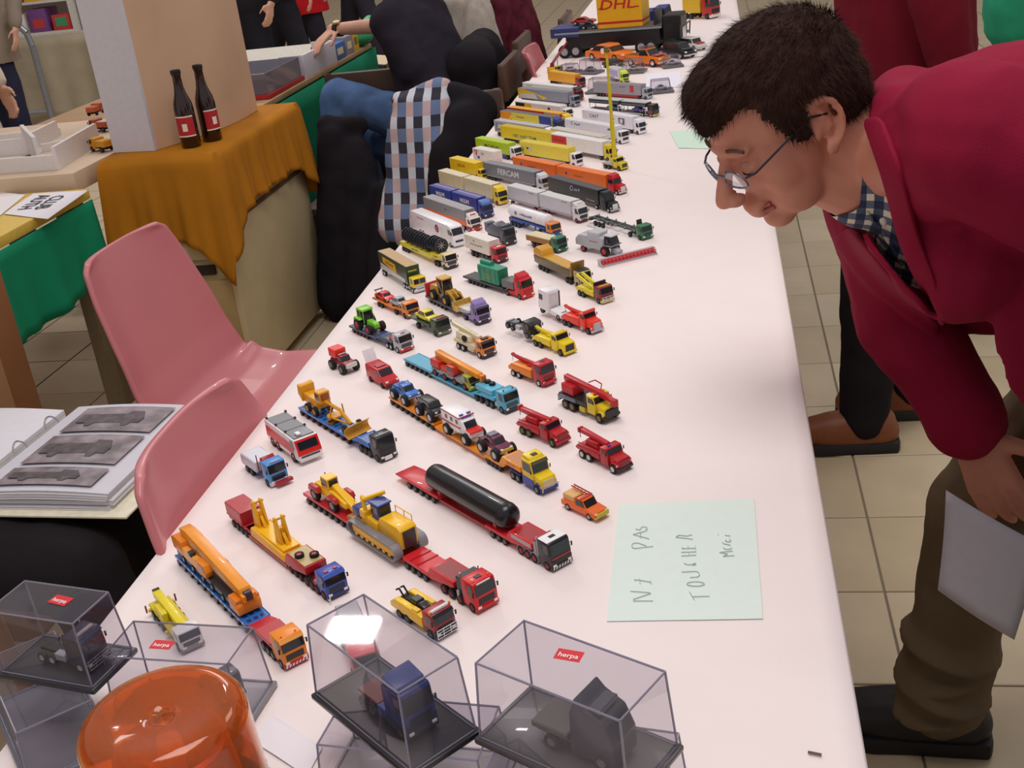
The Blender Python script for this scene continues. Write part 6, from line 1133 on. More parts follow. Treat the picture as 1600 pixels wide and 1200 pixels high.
hanging('green_cloth', 'green cloth hanging below the yellow board', [(-2.4, 2.205), (-1.868, 2.205), (-1.868, 3.14)], .47, .714, '#13855f')
pb_ = [at_z(6, 335, .746), at_z(75, 343, .746), at_z(138, 298, .746), at_z(52, 303, .746)]
sg = paper_sheet('club_sign', pb_, '#e9e4ea', 'white club sign sheet lying on the yellow board', 'sign', z=.746)
u = (pb_[0]-pb_[1]).normalized(); w_ = (pb_[1]-pb_[2]).normalized()
for st, f, sz in (('CLUB', .42, .06), ('AUTH', .72, .06)):
    c0 = pb_[0]*.5*(1-f)+pb_[3]*.5*(1-f)+pb_[1]*.5*f+pb_[2]*.5*f; c0 = (pb_[0]*(f)+pb_[1]*(1-f))*.45+(pb_[3]*f+pb_[2]*(1-f))*.55
    xd = (pb_[1]-pb_[2]).normalized(); yd = Vector((0, 0, 1)).cross(xd); M = Matrix(((xd.x, yd.x, 0, c0.x), (xd.y, yd.y, 0, c0.y), (0, 0, 1, .749), (0, 0, 0, 1))); lettering(st, sg, M, mat('#3a3a40', .7), sz)
paper_sheet('club_sign', [at_z(-40, 333, .746), at_z(0, 338, .746), at_z(40, 305, .746), at_z(0, 301, .746)], '#ece6e6', 'second white sheet partly beside the club sign', 'sign')
# white layout of walls
lay = tag(empty('diorama_yard', (-2.45, 3.6, .7905)), 'white walled diorama yard with small doorway', 'diorama')
def wallseg(p, q, h, t=.012, z=.79):
    a = at_z(*p, z); b_ = at_z(*q, z); d = (b_-a); n = Vector((-d.y, d.x, 0)).normalized()*t; o3 = Vector((-2.45, 3.6, .7905))
    vs = [a-o3, b_-o3, b_+n-o3, a+n-o3]; vs = [(x.x, x.y, 0) for x in vs]+[(x.x, x.y, h) for x in vs]
    m = MB(); m.add(vs, [(3, 2, 1, 0), (4, 5, 6, 7), (0, 1, 5, 4), (1, 2, 6, 5), (2, 3, 7, 6), (3, 0, 4, 7)]); return m.build('yard_wall', mat('#e2dddc', .6, vary=.03), lay, smooth=0)
wallseg((-30, 274), (94, 265), .045); wallseg((94, 265), (158, 225), .07); wallseg((0, 246), (60, 240), .055); wallseg((68, 258), (48, 236), .09); wallseg((48, 240), (95, 215), .06); wallseg((68, 240), (158, 222), .03); wallseg((-20, 226), (95, 214), .03)
a = at_z(-30, 262, .79)-Vector((-2.45, 3.6, .79)); m = MB(); dp = [at_z(x, y, .79)-Vector((-2.45, 3.6, .79)) for x, y in ((-30, 272), (92, 263), (156, 224), (95, 212), (-30, 222))]; m.slab([(p.x, p.y) for p in dp], .0005, .004); m.build('yard_ground', mat('#c9b8a6', .8, vary=.08, scale=20), lay, smooth=0)
m = MB(); q = at_z(47, 258, .79)-Vector((-2.45, 3.6, .79)); m.box(q.x-.006, q.x+.006, q.y-.004, q.y+.01, .004, .03); m.build('doorway', mat('#2a2426', .8), lay)
for px, py, cc, lb, sc, hd in ((150, 235, '#d99a24', 'small orange truck with chrome front on the layout table', 1.6, 150), (148, 205, '#b5542c', 'brown lorry model with silver roof behind the white column', 1.6, 160), (158, 176, '#c9603a', 'orange-red building block model by the white column', 1.5, 90), (60, 258, '#8e9296', 'tiny grey model car in the white yard', .5, 20)):
    p = at_z(px, py, .79); v = Veh('model_truck', lb, None, 50, head=hd, w=26, loc=p, z=40.6, cat='model truck'); v.cab(cc, 0, 20, h=22, bump=CHROME); v.axle(-9, -42); v.chassis(-50, -4); v.box('cargo_bed', -23, -52, -12, 12, 10, 22, cc, .6); v.box('bed_top', -24, -51, -11, 11, 21.6, 23, '#d8d0c8' if cc == '#b5542c' else cc, .4); v.o.scale = (sc,)*3
# brown wooden cupboard edge in the foreground left
cu = tag(empty('wooden_cupboard', (-1.76, 2.05, 0)), 'brown wooden cupboard side between the binder and green cloth', 'cupboard'); b = MB(); b.box(-.2, .2, -.12, .14, 0, .86); b.build('body', mat('#8a5a34', .5, vary=.18, scale=3), cu, bevel=.004); b = MB(); b.box(-.21, .21, -.13, .15, .86, .9); b.build('top', mat('#b98c5c', .5, vary=.1, scale=3), cu, bevel=.004); b = MB(); b.box(.2, .206, -.1, .04, .1, .8); b.build('side_panel', mat('#a9805a', .5, vary=.1, scale=3), cu)
# back row of tables along the aisle
simple_table('exhibitor_table', 'long wooden exhibitor table behind the seated man', -2.75, -1.76, 4.25, 5.95, .75, mat('#b08d66', .5, vary=.1, scale=5), t=.022)
hanging('green_cloth', 'green cloth hanging along the exhibitor table behind the seated man', [(-1.745, 4.24), (-1.745, 5.96), (-2.6, 5.965)], .05, .727, '#157a58', amp=.01)
def boxy(name, label, cat, px, py, z, sx, sy, sz, c, rz=0, dz=0):
    p = at_z(px, py, z); o = tag(empty(name, (p.x, p.y, z+.0008+dz), rz), label, cat); return o
# grey model case on red plinth, white panel, boxes
mc = boxy('model_case', 'smoky clear model box on red plinth under the man\'s hand', 'display case', 445, 120, .75, 0, 0, 0, '')
mc.location = (-1.90, 4.68, .751)
b = MB(); b.box(-.13, .13, -.22, .22, 0, .018); b.build('plinth', mat('#b52a2a', .5), mc, bevel=.002); b = MB(); b.box(-.122, .122, -.21, .21, .018, .10); b.build('cover', clear_mat('smoky', '#8c898e', .35, .08, 1.0), mc, bevel=.002, smooth=0)
for k in range(14): b = MB(); x, y = random.uniform(-.1, .1), random.uniform(-.19, .19); b.ell((x, y, .026), (.016, .016, .012), 8, 5); b.build('hedge', mat(random.choice(['#2f4a2c', '#3a5a34', '#243a24']), .9), mc)
wp = tag(empty('white_panel', (-1.78, 5.13, .7508)), 'white upright panel standing on the exhibitor table edge', 'panel'); b = MB(); b.prism([(0, 0), (.012, 0), (.012, .1), (0, .1)], -.21, .25); b.build('board', mat('#dcd8e2', .6, vary=.02), wp, bevel=.001); b = MB(); b.box(-.1, 0, .24, .25, 0, .1); b.box(-.1, 0, -.21, -.2, 0, .1); b.build('return_board', mat('#dcd8e2', .6), wp)
for lb, y, c, wdt, h in (('blue carton beside the white panel on the exhibitor table', 5.46, '#2a66a8', .075, .075), ('printed grey carton next to the blue carton', 5.62, '#8d8a94', .05, .085), ('yellow carton beside the green bag', 5.73, '#d8b42c', .035, .09)):
    o = tag(empty('carton', (-1.83, y, .7508), random.uniform(-.1, .1)), lb, 'box'); b = MB(); b.box(-.06, .06, -wdt, wdt, 0, h); bo = b.build('carton_body', mat(c, .5), o, bevel=.002); b = MB(); b.box(.0601, .0606, -wdt*.6, wdt*.5, h*.3, h*.7); b.build('carton_print', mat('#e6d6b0' if c != '#d8b42c' else '#8a6a1c', .6), bo)
o = blob('green_bag', [('e', (-1.80, 5.86, .812), (.09, .08, .06)), ('e', (-1.74, 5.9, .84), (.06, .06, .05))], .012, 3, mat('#3fae78', .5, vary=.15, scale=10), disp=.012, dscale=.05); tag(o, 'crumpled green plastic bag on the exhibitor table', 'bag')
bxs = tag(empty('cardboard_box', (-1.62, 6.22, .0)), 'open brown cardboard box below the green bag', 'box'); b = MB()
for s_ in ((-.12, .12, -.15, -.145), (-.12, .12, .145, .15), (-.12, -.115, -.15, .15), (.115, .12, -.15, .15)): b.box(*s_, .3, .62)
b.box(-.12, .12, -.15, .15, .0, .31); b.build('carton_body', mat('#8d6a44', .7), bxs); b = MB(); b.prism([(-.26, .64), (-.12, .62), (-.12, .616), (-.26, .636)], -.14, .14); b.build('flap', mat('#d9c3a0', .7), bxs)
TOYS = ((415, 112, '#e3b13c', 'yellow'), (425, 75, '#e8b020', 'amber'), (445, 70, '#2f8a6a', 'teal'), (400, 90, '#3aa07c', 'green'), (540, 62, '#efc02c', 'bright yellow'), (525, 66, '#3a62b0', 'blue'), (418, 60, '#c23a34', 'red'), (438, 78, '#e8e4e0', 'white'))
for i, (px, py, c, nm) in enumerate(TOYS):
    p = at_z(px, py, .75); v = Veh('model_truck', nm+' model truck on the exhibitor table near the man\'s hand', None, 60, head=(90, 75, 105, 88, 80, 100, 95, 84)[i], w=26, loc=Vector((-2.16-.16*(i % 3), 4.52+.24*(i//3)+.03*(i % 3), 0)), z=.6, cat='model truck'); v.cab(c, 0, 20, h=24, bump='#e8e4e0'); v.axle(-9, -46); v.chassis(-54, -4); v.box('cargo_body', -23, -58, -12, 12, 9, 24, c, .6); v.box('cab_roof_light', -6, -12, -6, 6, 29, 31, '#efe9e6', .3); v.o.scale = (1.9,)*3
bd = tag(empty('layout_board', (-2.22, 5.55, .7508)), 'pale green narrow board crossing the exhibitor table', 'board'); b = MB(); b.box(-.5, .3, -.3, .3, 0, .035); b.build('board', mat('#8fc3ae', .6), bd, bevel=.003); b = MB(); b.box(-.48, .28, -.28, .28, .035, .04); b.build('board_top', mat('#c9c4b8', .8), bd)

# far stand: beige curtain, shelf with colourful boxes, steel barrier
hanging('beige_curtain', 'beige curtain hanging from the far stand', [(-7.4, 8.78), (-3.5, 8.84)], .05, .70, '#b3a78f', amp=.025, freq=5, cat='curtain')
simple_table('far_stand', 'far stand table behind the beige curtain', -7.4, -3.5, 8.88, 9.7, .70, mat('#b9ad98', .6))
SP = at_y(62, 56, 9.15); SX = SP.x
sh = tag(empty('display_shelf', (SX, 9.15, .7008)), 'white shelf rack with colourful cartons on the far stand', 'shelf')
for z in (0, .24, .48, .72): b = MB(); b.box(-.4, .4, -.15, .15, z, z+.02); b.build('shelf_board', mat('#d9d4cc', .6), sh)
for x in (-.42, .4): b = MB(); b.box(x, x+.02, -.15, .15, 0, .76); b.build('upright', mat('#d9d4cc', .6), sh)
CC = ['#e0b02c', '#c9403a', '#3a6fb0', '#e8e0d8', '#4a9a6a', '#d8842c', '#7a4a8a', '#58a8c8']
CN = ['yellow', 'red', 'blue', 'white', 'green', 'orange', 'purple', 'light blue']; RW = ['bottom', 'middle', 'upper']
for r_ in range(3):
    for k in range(4):
        o = tag(empty('carton', (SX-.30+k*.2, 9.12, .7008+.0205+r_*.24)), CN[(k*3+r_*2) % 8]+' carton on the '+RW[r_]+' board of the far shelf rack', 'box', 'cartons on the far shelf'); b = MB(); b.box(-.08, .08, -.1, .1, 0, .12+.03*((k*7+r_*3) % 3)); b.build('carton_body', mat(CC[(k*3+r_*2) % 8], .5), o, bevel=.003); b = MB(); b.box(-.05, .05, -.1015, -.1, .03, .1); b.build('carton_print', mat(CC[(k*3+r_*2+3) % 8], .5), o)
PX = max(at_y(122, 50, 9.1).x, SX+.54)
o = tag(empty('notice_board', (PX, 9.1, .7008)), 'dark grey display panel beside the colourful shelf rack', 'panel'); b = MB(); b.box(-.09, .3, 0, .05, 0, 1.0); b.build('panel_board', mat('#4b4753', .7), o); b = MB(); b.box(-.1, -.08, -.02, .06, 0, 1.0); b.build('panel_post', mat('#38343f', .6), o)
for k in range(3):
    o = tag(empty('price_sign', (PX-.06, 9.085, .76+.1*k)), ('lower', 'middle', 'top')[k]+' white price card on the dark grey display panel', 'sign', 'price cards'); b = MB(); b.box(0, .07, 0, .012, 0, .075); b.build('card', mat('#e6e2de', .6), o)
ba = tag(empty('steel_barrier', (0, 0, 0)), 'galvanised steel crowd barrier in front of the beige curtain', 'barrier')
galv = mat('#9a9da6', .35, .6)
bp = at_z(88, 209, 0); xe = bp.x; BY = bp.y; topz = at_y(20, 32, BY).z
b = MB(); b.tube([(xe-2.0, BY, topz), (xe-.2, BY, topz), (xe-.08, BY, topz-.03), (xe-.02, BY, topz-.1), (xe, BY, topz-.2), (xe, BY, .06)], .024, 10); b.build('frame', galv, ba, smooth=50)
for k in range(9): b = MB(); b.cyl((xe-.22-.21*k, BY, .18), (xe-.22-.21*k, BY, topz), .011, .011, 8); b.build('bar', galv, ba)
b = MB(); b.cyl((xe-2.0, BY, .18), (xe, BY, .18), .018, .018, 8); b.build('lower_rail', galv, ba); b = MB(); b.tube([(xe-.02, BY-.3, .015), (xe-.02, BY+.3, .015)], .018, 8); b.tube([(xe-.02, BY, .015), (xe, BY, .08)], .02, 8); b.build('foot', galv, ba)
# ---------------------------------------------------------------- people
SKIN = mat('#cf8d75', .5, vary=.07, scale=25, spec=.35); SKIN2 = mat('#d2a088', .5, vary=.06, scale=20, spec=.35)
def V3(*a): return Vector(a)
def frame(f, u):
    f = Vector(f).normalized(); y = Vector(u).cross(f).normalized(); z = f.cross(y)
    return Matrix(((f.x, y.x, z.x), (f.y, y.y, z.y), (f.z, y.z, z.z)))
def head_shapes(c, R, s=1.0, detail=True):
    c = Vector(c); E = []
    def e(p, r, rot=None): E.append(('e', c+R @ (Vector(p)*s), tuple(x*s for x in r), R if rot is None else R @ rot))
    def k(p, q, r0, r1): E.append(('c', c+R @ (Vector(p)*s), c+R @ (Vector(q)*s), r0*s, r1*s))
    e((-.012, 0, .032), (.100, .077, .086)); e((.022, 0, -.022), (.064, .063, .084)); e((.03, 0, -.075), (.046, .05, .036)); e((.062, 0, -.098), (.022, .024, .018))
    e((.074, 0, .018), (.018, .05, .013)); e((.040, .034, -.032), (.036, .028, .038)); e((.040, -.034, -.032), (.036, .028, .038))
    k((.088, 0, .004), (.116, 0, -.036), .0085, .0115); e((.104, .011, -.042), (.013, .0085, .009)); e((.104, -.011, -.042), (.013, .0085, .009))
    e((.083, 0, -.062), (.014, .026, .009)); e((.088, 0, -.068), (.011, .021, .0055)); e((.085, 0, -.078), (.011, .019, .0065))
    e((.034, .026, -.066), (.038, .032, .038)); e((.034, -.026, -.066), (.038, .032, .038))
    for sg in (-1, 1):
        e((.072, sg*.031, -.006), (.013, .015, .011))
        if detail:
            pts = [(.002, -.002), (.006, .018), (-.002, .030), (-.016, .032), (-.027, .022), (-.030, .004), (-.025, -.014), (-.014, -.028)]
            for a, b in zip(pts, pts[1:]): k((a[0]-.004, sg*(.077-.25*a[0]), a[1]-.004), (b[0]-.004, sg*(.077-.25*b[0]), b[1]-.004), .0048, .0048)
            e((-.006, sg*.079, -.034), (.009, .005, .011)); e((-.014, sg*.074, -.002), (.015, .005, .024)); e((.002, sg*.076, -.012), (.005, .004, .008)); k((-.012, sg*.080, .014), (-.016, sg*.081, -.012), .003, .003)
        else: e((-.012, sg*.08, -.004), (.018, .007, .03))
    return E
def hand_shapes(w, d, up, curl=.5, side=1, s=1.0, spread=.2):
    """w wrist, d direction of the hand, up back-of-hand normal; side +1: thumb towards up x d"""
    w = Vector(w); d = Vector(d).normalized(); up = (Vector(up)-d*Vector(up).dot(d)).normalized(); l = up.cross(d)*side; S = []
    palm = w+d*.045*s
    for t in (-.028, -.010, .010, .028): S.append(('c', w+l*t*.6*s, w+d*.085*s+l*t*s, .0125*s, .011*s))
    for i, (t, ln) in enumerate(((.030, .068), (.010, .078), (-.010, .072), (-.029, .056))):
        b = w+d*.086*s+l*t*s; dd = d+l*t*spread*6; dd.normalize(); p = b; ang = 0
        for j, f in enumerate((.45, .32, .23)):
            ang += curl*(.5, .8, .6)[j]; q = p+(dd*math.cos(ang)-up*math.sin(ang))*(ln*f*s); S.append(('c', p, q, (.0095-.0007*j)*s, (.0088-.0008*j)*s)); p = q
    b = w+d*.022*s+l*.028*s; p = b+(d*.6+l*.8-up*.2).normalized()*.04*s; S.append(('c', b, p, .0125*s, .0105*s)); q = p+(d*.92+l*.25-up*.3).normalized()*.03*s; S.append(('c', p, q, .0105*s, .0088*s)); S.append(('c', q, q+(d*.95-up*.35).normalized()*.022*s, .0088*s, .0075*s))
    return S
def hair_cap(c, R, s, material, parent, line, thick=.012, voxel=.006, extra=(), strands=0, name='hair', disp=.003):
    c = Vector(c); Ri = R.transposed(); E = [('e', c+R @ (Vector((-.012, 0, .034))*s), tuple((x+thick)*s for x in (.100, .077, .086)), R)]
    for p, r in extra: E.append(('e', c+R @ (Vector(p)*s), tuple(x*s for x in r), R))
    def cut(co):
        q = Ri @ (co-c)/s; return q.z < line(q.x, abs(q.y))
    o = blob(name, E, voxel, 2, material, parent, disp=disp, dscale=.02, cut=cut)
    if strands:
        me = o.data; fs = [p for p in me.polygons]; vs = []; faces = []; rnd = random.Random(3)
        for _ in range(strands):
            p = rnd.choice(fs); co = p.center; n = p.normal; q = Ri @ (co-c)
            flow = R @ Vector((.75 if q.z > .05*s else .1, 0, -.8 if q.z < .07*s else -.2)); flow = flow-n*flow.dot(n)*.9+n*.42; flow.normalize()
            flow += Vector((rnd.uniform(-.35, .35), rnd.uniform(-.35, .35), rnd.uniform(-.35, .35))); flow.normalize()
            ln = rnd.uniform(.006, .016)*s; sd = flow.cross(n).normalized()*.00045; b = co-n*.001+Vector((rnd.uniform(-1, 1), rnd.uniform(-1, 1), rnd.uniform(-1, 1)))*.003
            k = len(vs); vs += [b-sd, b+sd, b+flow*ln]; faces.append((k, k+1, k+2))
        m2 = bpy.data.meshes.new('hair_strands'); m2.from_pydata(vs, [], faces); link('hair_strands', m2, material, o, kind='stuff')
    return o
def short_line(x, y):
    pts = [(-.2, -.06), (-.06, -.058), (-.035, -.03), (-.022, .034), (.0, .036), (.008, -.012), (.03, -.008), (.038, .03), (.05, .05), (.072, .062), (.2, .064)]
    for (a, za), (b, zb) in zip(pts, pts[1:]):
        if a <= x <= b: return za+(zb-za)*(x-a)/(b-a)
    return .06
def shoe(name, ankle, toe_dir, c, sole, parent, ln=.27, lift=0):
    a = Vector(ankle); d = Vector((toe_dir[0], toe_dir[1], 0)).normalized(); z0 = lift
    S = [('c', V3(a.x, a.y, z0+.075)-d*.03, V3(a.x, a.y, z0+.06)+d*.08, .048, .045), ('c', V3(a.x, a.y, z0+.06)+d*.08, V3(a.x, a.y, z0+.045)+d*(ln-.11), .046, .04), ('c', V3(a.x, a.y, z0+.05)-d*.045, V3(a.x, a.y, z0+.045)+d*.1, .042, .045), ('c', V3(a.x, a.y, z0+.13)-d*.01, V3(a.x, a.y, z0+.08), .045, .05)]
    o = blob(name, S, .008, 3, c, parent, cut=None)
    L = Vector((-d.y, d.x, 0)); b = MB(); prof = [(-.085, .02), (-.08, .038), (-.02, .042), (.05, .044), (.11, .05), (ln-.11, .044), (ln-.08, .025), (ln-.072, 0)]
    pl = [a+d*x+L*w for x, w in prof]+[a+d*x-L*w for x, w in prof[::-1]]; b.slab([(p.x, p.y) for p in pl], z0, z0+.032); b.build('sole', sole, o, bevel=.006)
    return o
def mid(a, b, t=.5): return Vector(a)*(1-t)+Vector(b)*t
def person(label, J, top, bottom, hair=None, shoes='#3a2a22', hairline=short_line, topscale=1.0, voxel=.012, skin=None, sleeves=True, disp=.006, legs=True, headR=None, extra_top=(), coat=None, solec='#1c1a1a'):
    g = {k: (Vector(v) if not isinstance(v, Matrix) else v) for k, v in J.items()}
    root = tag(empty('person', (g['hip'].x, g['hip'].y, 0)), label, 'person'); loc = root.location.copy(); T = Matrix.Translation(-loc)
    def W(S):
        out = []
        for s in S:
            s = list(s); s[1] = Vector(s[1])-loc
            if s[0] == 'c': s[2] = Vector(s[2])-loc
            out.append(tuple(s))
        return out
    R = headR if headR is not None else frame(g['face'], (0, 0, 1)); ts = topscale
    B = head_shapes(g['head'], R, 1.0, False)+[('c', g['head']+R @ V3(-.025, 0, -.05), g['neck'], .052, .058), ('c', g['neck'], g['hip'], .06, .10)]
    for sd in 'LR':
        B += [('c', g['neck'], g['sh'+sd], .05, .05), ('c', g['sh'+sd], g['el'+sd], .042, .034), ('c', g['el'+sd], g['wr'+sd], .038, .026)]
        hd = g.get('hd'+sd, g['wr'+sd]-g['el'+sd]); B += hand_shapes(g['wr'+sd], hd, g.get('hu'+sd, V3(0, 0, 1)), g['curl'].x if 'curl' in g else .35, 1 if sd == 'R' else -1)
        if legs: B += [('c', g['hip'], g['kn'+sd], .07, .05), ('c', g['kn'+sd], g['an'+sd], .05, .035)]
    blob('body', W(B), voxel*.6, 2, skin or SKIN2, root)
    tor = mid(g['neck'], g['hip'], .45); S = [('c', mid(g['neck'], g['hip'], .04), mid(g['neck'], g['hip'], .2), .075*ts, .11*ts), ('c', mid(g['neck'], g['hip'], .2), mid(g['neck'], g['hip'], .55), .125*ts, .135*ts), ('c', mid(g['neck'], g['hip'], .5), g['hip'], .135*ts, .145*ts)]
    sv = (g['shL']-g['shR']).normalized()
    for q in (-1, 1): S.append(('c', mid(g['neck'], g['hip'], .25)+sv*.07*q, g['hip']+sv*.05*q, .11*ts, .12*ts))
    for sd in 'LR': S += [('c', mid(g['neck'], g['hip'], .08), g['sh'+sd], .07*ts, .072*ts)]+([('c', g['sh'+sd], g['el'+sd], .068*ts, .054*ts), ('c', g['el'+sd], mid(g['el'+sd], g['wr'+sd], .88), .052*ts, .042*ts)] if sleeves else [('c', g['sh'+sd], mid(g['sh'+sd], g['el'+sd], .7), .068*ts, .062*ts)])
    if coat: S += [('c', g['hip'], g['hip']+V3(0, 0, -coat), .15*ts, .17*ts)]
    S += list(extra_top)
    hem = g['hip'].z-coat-.02 if coat else None
    blob('top', W(S), voxel, 3, top, root, disp=disp, dscale=.09, cut=(lambda co: co.z < hem) if coat else None)
    if legs:
        S = [('c', g['hip']+V3(0, 0, .02), g['hip'], .13, .135)]
        for sd in 'LR': S += [('c', mid(g['hip'], g['kn'+sd], .1), g['kn'+sd], .1, .075), ('c', g['kn'+sd], g['an'+sd], .074, .062)]
        blob('trousers', W(S), voxel, 3, bottom, root, disp=disp, dscale=.08)
        for sd in 'LR': shoe('shoe', g['an'+sd]-loc, g.get('toe', g['face']), mat(shoes, .5), mat(solec, .6), root)
    if hair: hair_cap(g['head']-loc, R, 1.0, hair, root, hairline, voxel=.008)
    return root
def stand(x, y, face, h=1.75, arms=.0, lean=0, step=.12):
    f = Vector((face[0], face[1], 0)).normalized(); l = Vector((-f.y, f.x, 0)); k = h/1.75; b = Vector((x, y, 0)); J = dict(face=f)
    J['hip'] = b+V3(0, 0, .93*k); J['neck'] = b+f*(.03+lean)+V3(0, 0, 1.46*k); J['head'] = b+f*(.07+lean*1.5)+V3(0, 0, 1.62*k)
    for sd, q in (('L', 1), ('R', -1)):
        J['sh'+sd] = b+l*.19*q*k+f*lean+V3(0, 0, 1.40*k); J['el'+sd] = b+l*.25*q*k-f*.02+V3(0, 0, 1.12*k); J['wr'+sd] = b+l*.24*q*k+f*.1+V3(0, 0, .88*k); J['hu'+sd] = l*q
        J['kn'+sd] = b+l*.1*q*k+f*(.03+step*.5*q)+V3(0, 0, .5*k); J['an'+sd] = b+l*.11*q*k+f*step*q+V3(0, 0, .09)
    return J
def cloth(c, rough=.85, vary=.1, scale=6, bump=.25, bscale=220): return mat(c, rough, vary=vary, scale=scale, bump=bump, bscale=bscale, spec=.15, sheen=.0)
def check_mat(name, a, b, c, d, k1, k2=None, axes=('X', 'Z')):
    m = bpy.data.materials.new(name); m.use_nodes = True; nt = m.node_tree; pb = nt.nodes['Principled BSDF']; tc = nt.nodes.new('ShaderNodeTexCoord'); sx = nt.nodes.new('ShaderNodeSeparateXYZ'); nt.links.new(tc.outputs['Object'], sx.inputs[0]); fs = []
    for ax, kk in zip(axes, (k1, k2 or k1)):
        mu = nt.nodes.new('ShaderNodeMath'); mu.operation = 'MULTIPLY'; mu.inputs[1].default_value = kk; nt.links.new(sx.outputs[ax], mu.inputs[0]); fr = nt.nodes.new('ShaderNodeMath'); fr.operation = 'FRACT'; nt.links.new(mu.outputs[0], fr.inputs[0]); gt = nt.nodes.new('ShaderNodeMath'); gt.operation = 'GREATER_THAN'; gt.inputs[1].default_value = .55; nt.links.new(fr.outputs[0], gt.inputs[0]); fs.append(gt)
    def mix(f, x, y):
        q = nt.nodes.new('ShaderNodeMix'); q.data_type = 'RGBA'; nt.links.new(f.outputs[0], q.inputs[0])
        for i, v in ((6, x), (7, y)):
            if isinstance(v, str): q.inputs[i].default_value = lin(v)+(1,)
            else: nt.links.new(v.outputs[2], q.inputs[i])
        return q
    r = mix(fs[1], mix(fs[0], a, b), mix(fs[0], c, d)); nt.links.new(r.outputs[2], pb.inputs['Base Color']); pb.inputs['Roughness'].default_value = .85; return m

# ================= the man leaning over the table
HR = frame(RIGHT*-.77+DOWN*.63+FWD*-.02, RIGHT*-.6+DOWN*-.66+FWD*-.44)
HC = at_t(1222, 187, 1.50)
man = tag(empty('person', (.66, 1.6, 0)), 'man in maroon jacket with glasses leaning over the table holding a paper', 'person'); MO = man.location.copy()
def mp(px, py, y): return at_y(px, py, y)
C7 = mp(1395, 150, 1.50); HIP = V3(.74, 1.58, .95); SHL = mp(1525, 215, 1.31); SHR = V3(.215, 1.64, 1.0)
ELL = V3(.56, 1.22, .98); WRL = V3(.70, 1.32, .80)
ELR = mp(1405, 490, 1.64); WRR = mp(1518, 672, 1.55)
KNR = mp(1530, 800, 1.66); ANR = mp(1470, 1105, 1.66); KNL = V3(.56, 1.36, .50); ANL = V3(.66, 1.32, .09)
def WM(S):
    out = []
    for s in S:
        s = list(s); s[1] = Vector(s[1])-MO
        if s[0] == 'c': s[2] = Vector(s[2])-MO
        out.append(tuple(s))
    return out
hdir = (mp(1562, 775, 1.53)-WRR); hup = V3(-.6, -.6, .5)
NB = C7+V3(-.015, .0, -.085)
B = head_shapes(HC, HR, 1.0)+[('c', HC+HR @ V3(-.035, 0, -.035), NB, .060, .070), ('c', HC+HR @ V3(-.005, 0, -.06), NB+V3(.02, 0, -.03), .052, .066)]
B += [('c', NB, SHL, .06, .05), ('c', NB, SHR, .06, .05), ('c', SHL, ELL, .042, .034), ('c', ELL, WRL, .036, .027), ('c', SHR, ELR, .042, .034), ('c', ELR, WRR, .036, .029)]
B += hand_shapes(WRR, hdir, hup, .42, 1, 1.08)+hand_shapes(WRL, V3(.3, .3, -.9), V3(0, -1, 0), .5, -1)
blob('body', WM(B), .0034, 7, SKIN, man)
def man_line(x, y):
    pts = [(-.2, -.05), (-.07, -.052), (-.045, -.045), (-.036, -.02), (-.03, .030), (.0, .033), (.006, -.010), (.024, -.006), (.036, .012), (.046, .040), (.056, .056), (.08, .048), (.2, .046)]
    z = .05
    for (a, za), (b, zb) in zip(pts, pts[1:]):
        if a <= x <= b: z = za+(zb-za)*(x-a)/(b-a)
    if x > .05: z += .012*min(1, max(0, (y-.02)/.03))
    return z
HAIR = mat('#34211a', .75, vary=.3, scale=60, bump=.5, bscale=300, spec=.12)
hair_cap(HC-MO, HR, 1.0, HAIR, man, man_line, thick=.011, voxel=.0045, extra=(((.035, 0, .078), (.062, .066, .042)), ((-.06, 0, .01), (.06, .07, .075))), strands=16000)
# eyebrow and lips
for sg in (-1, 1):
    b = MB(); pts = [HC-MO+HR @ V3(.088-.012*abs(t-.3), sg*(.014+.036*t), .021+.004*math.sin(3*t)) for t in (0, .25, .5, .75, 1)]; b.tube([tuple(p) for p in pts], .0024, 6); b.build('eyebrow', mat('#6a4a3c', .8), man, smooth=60)
    b = MB(); b.ell(HC-MO+HR @ V3(.074, sg*.031, -.0065), (.0125*1.0, .0125, .0105), 16, 10); b.build('eyelid', mat('#c98d76', .5), man, smooth=60)
    b = MB(); pts = [HC-MO+HR @ V3(.085-.006*abs(t-.4), sg*(.02+.024*t), -.0125) for t in (0, .33, .66, 1)]; b.tube([tuple(p) for p in pts], .0012, 5); b.build('eyelashes', mat('#3a2620', .6), man)
b = MB()
for z, x in ((-.0685, .0935), (-.0765, .0915)):
    pts = [HC-MO+HR @ V3(x-.02*abs(t)**1.7, .021*t, z+.0015*(1-abs(t))) for t in (-1, -.6, -.2, .2, .6, 1)]; b.tube([tuple(p) for p in pts], .0036, 8)
b.build('lips', mat('#b5655c', .45), man, smooth=60)
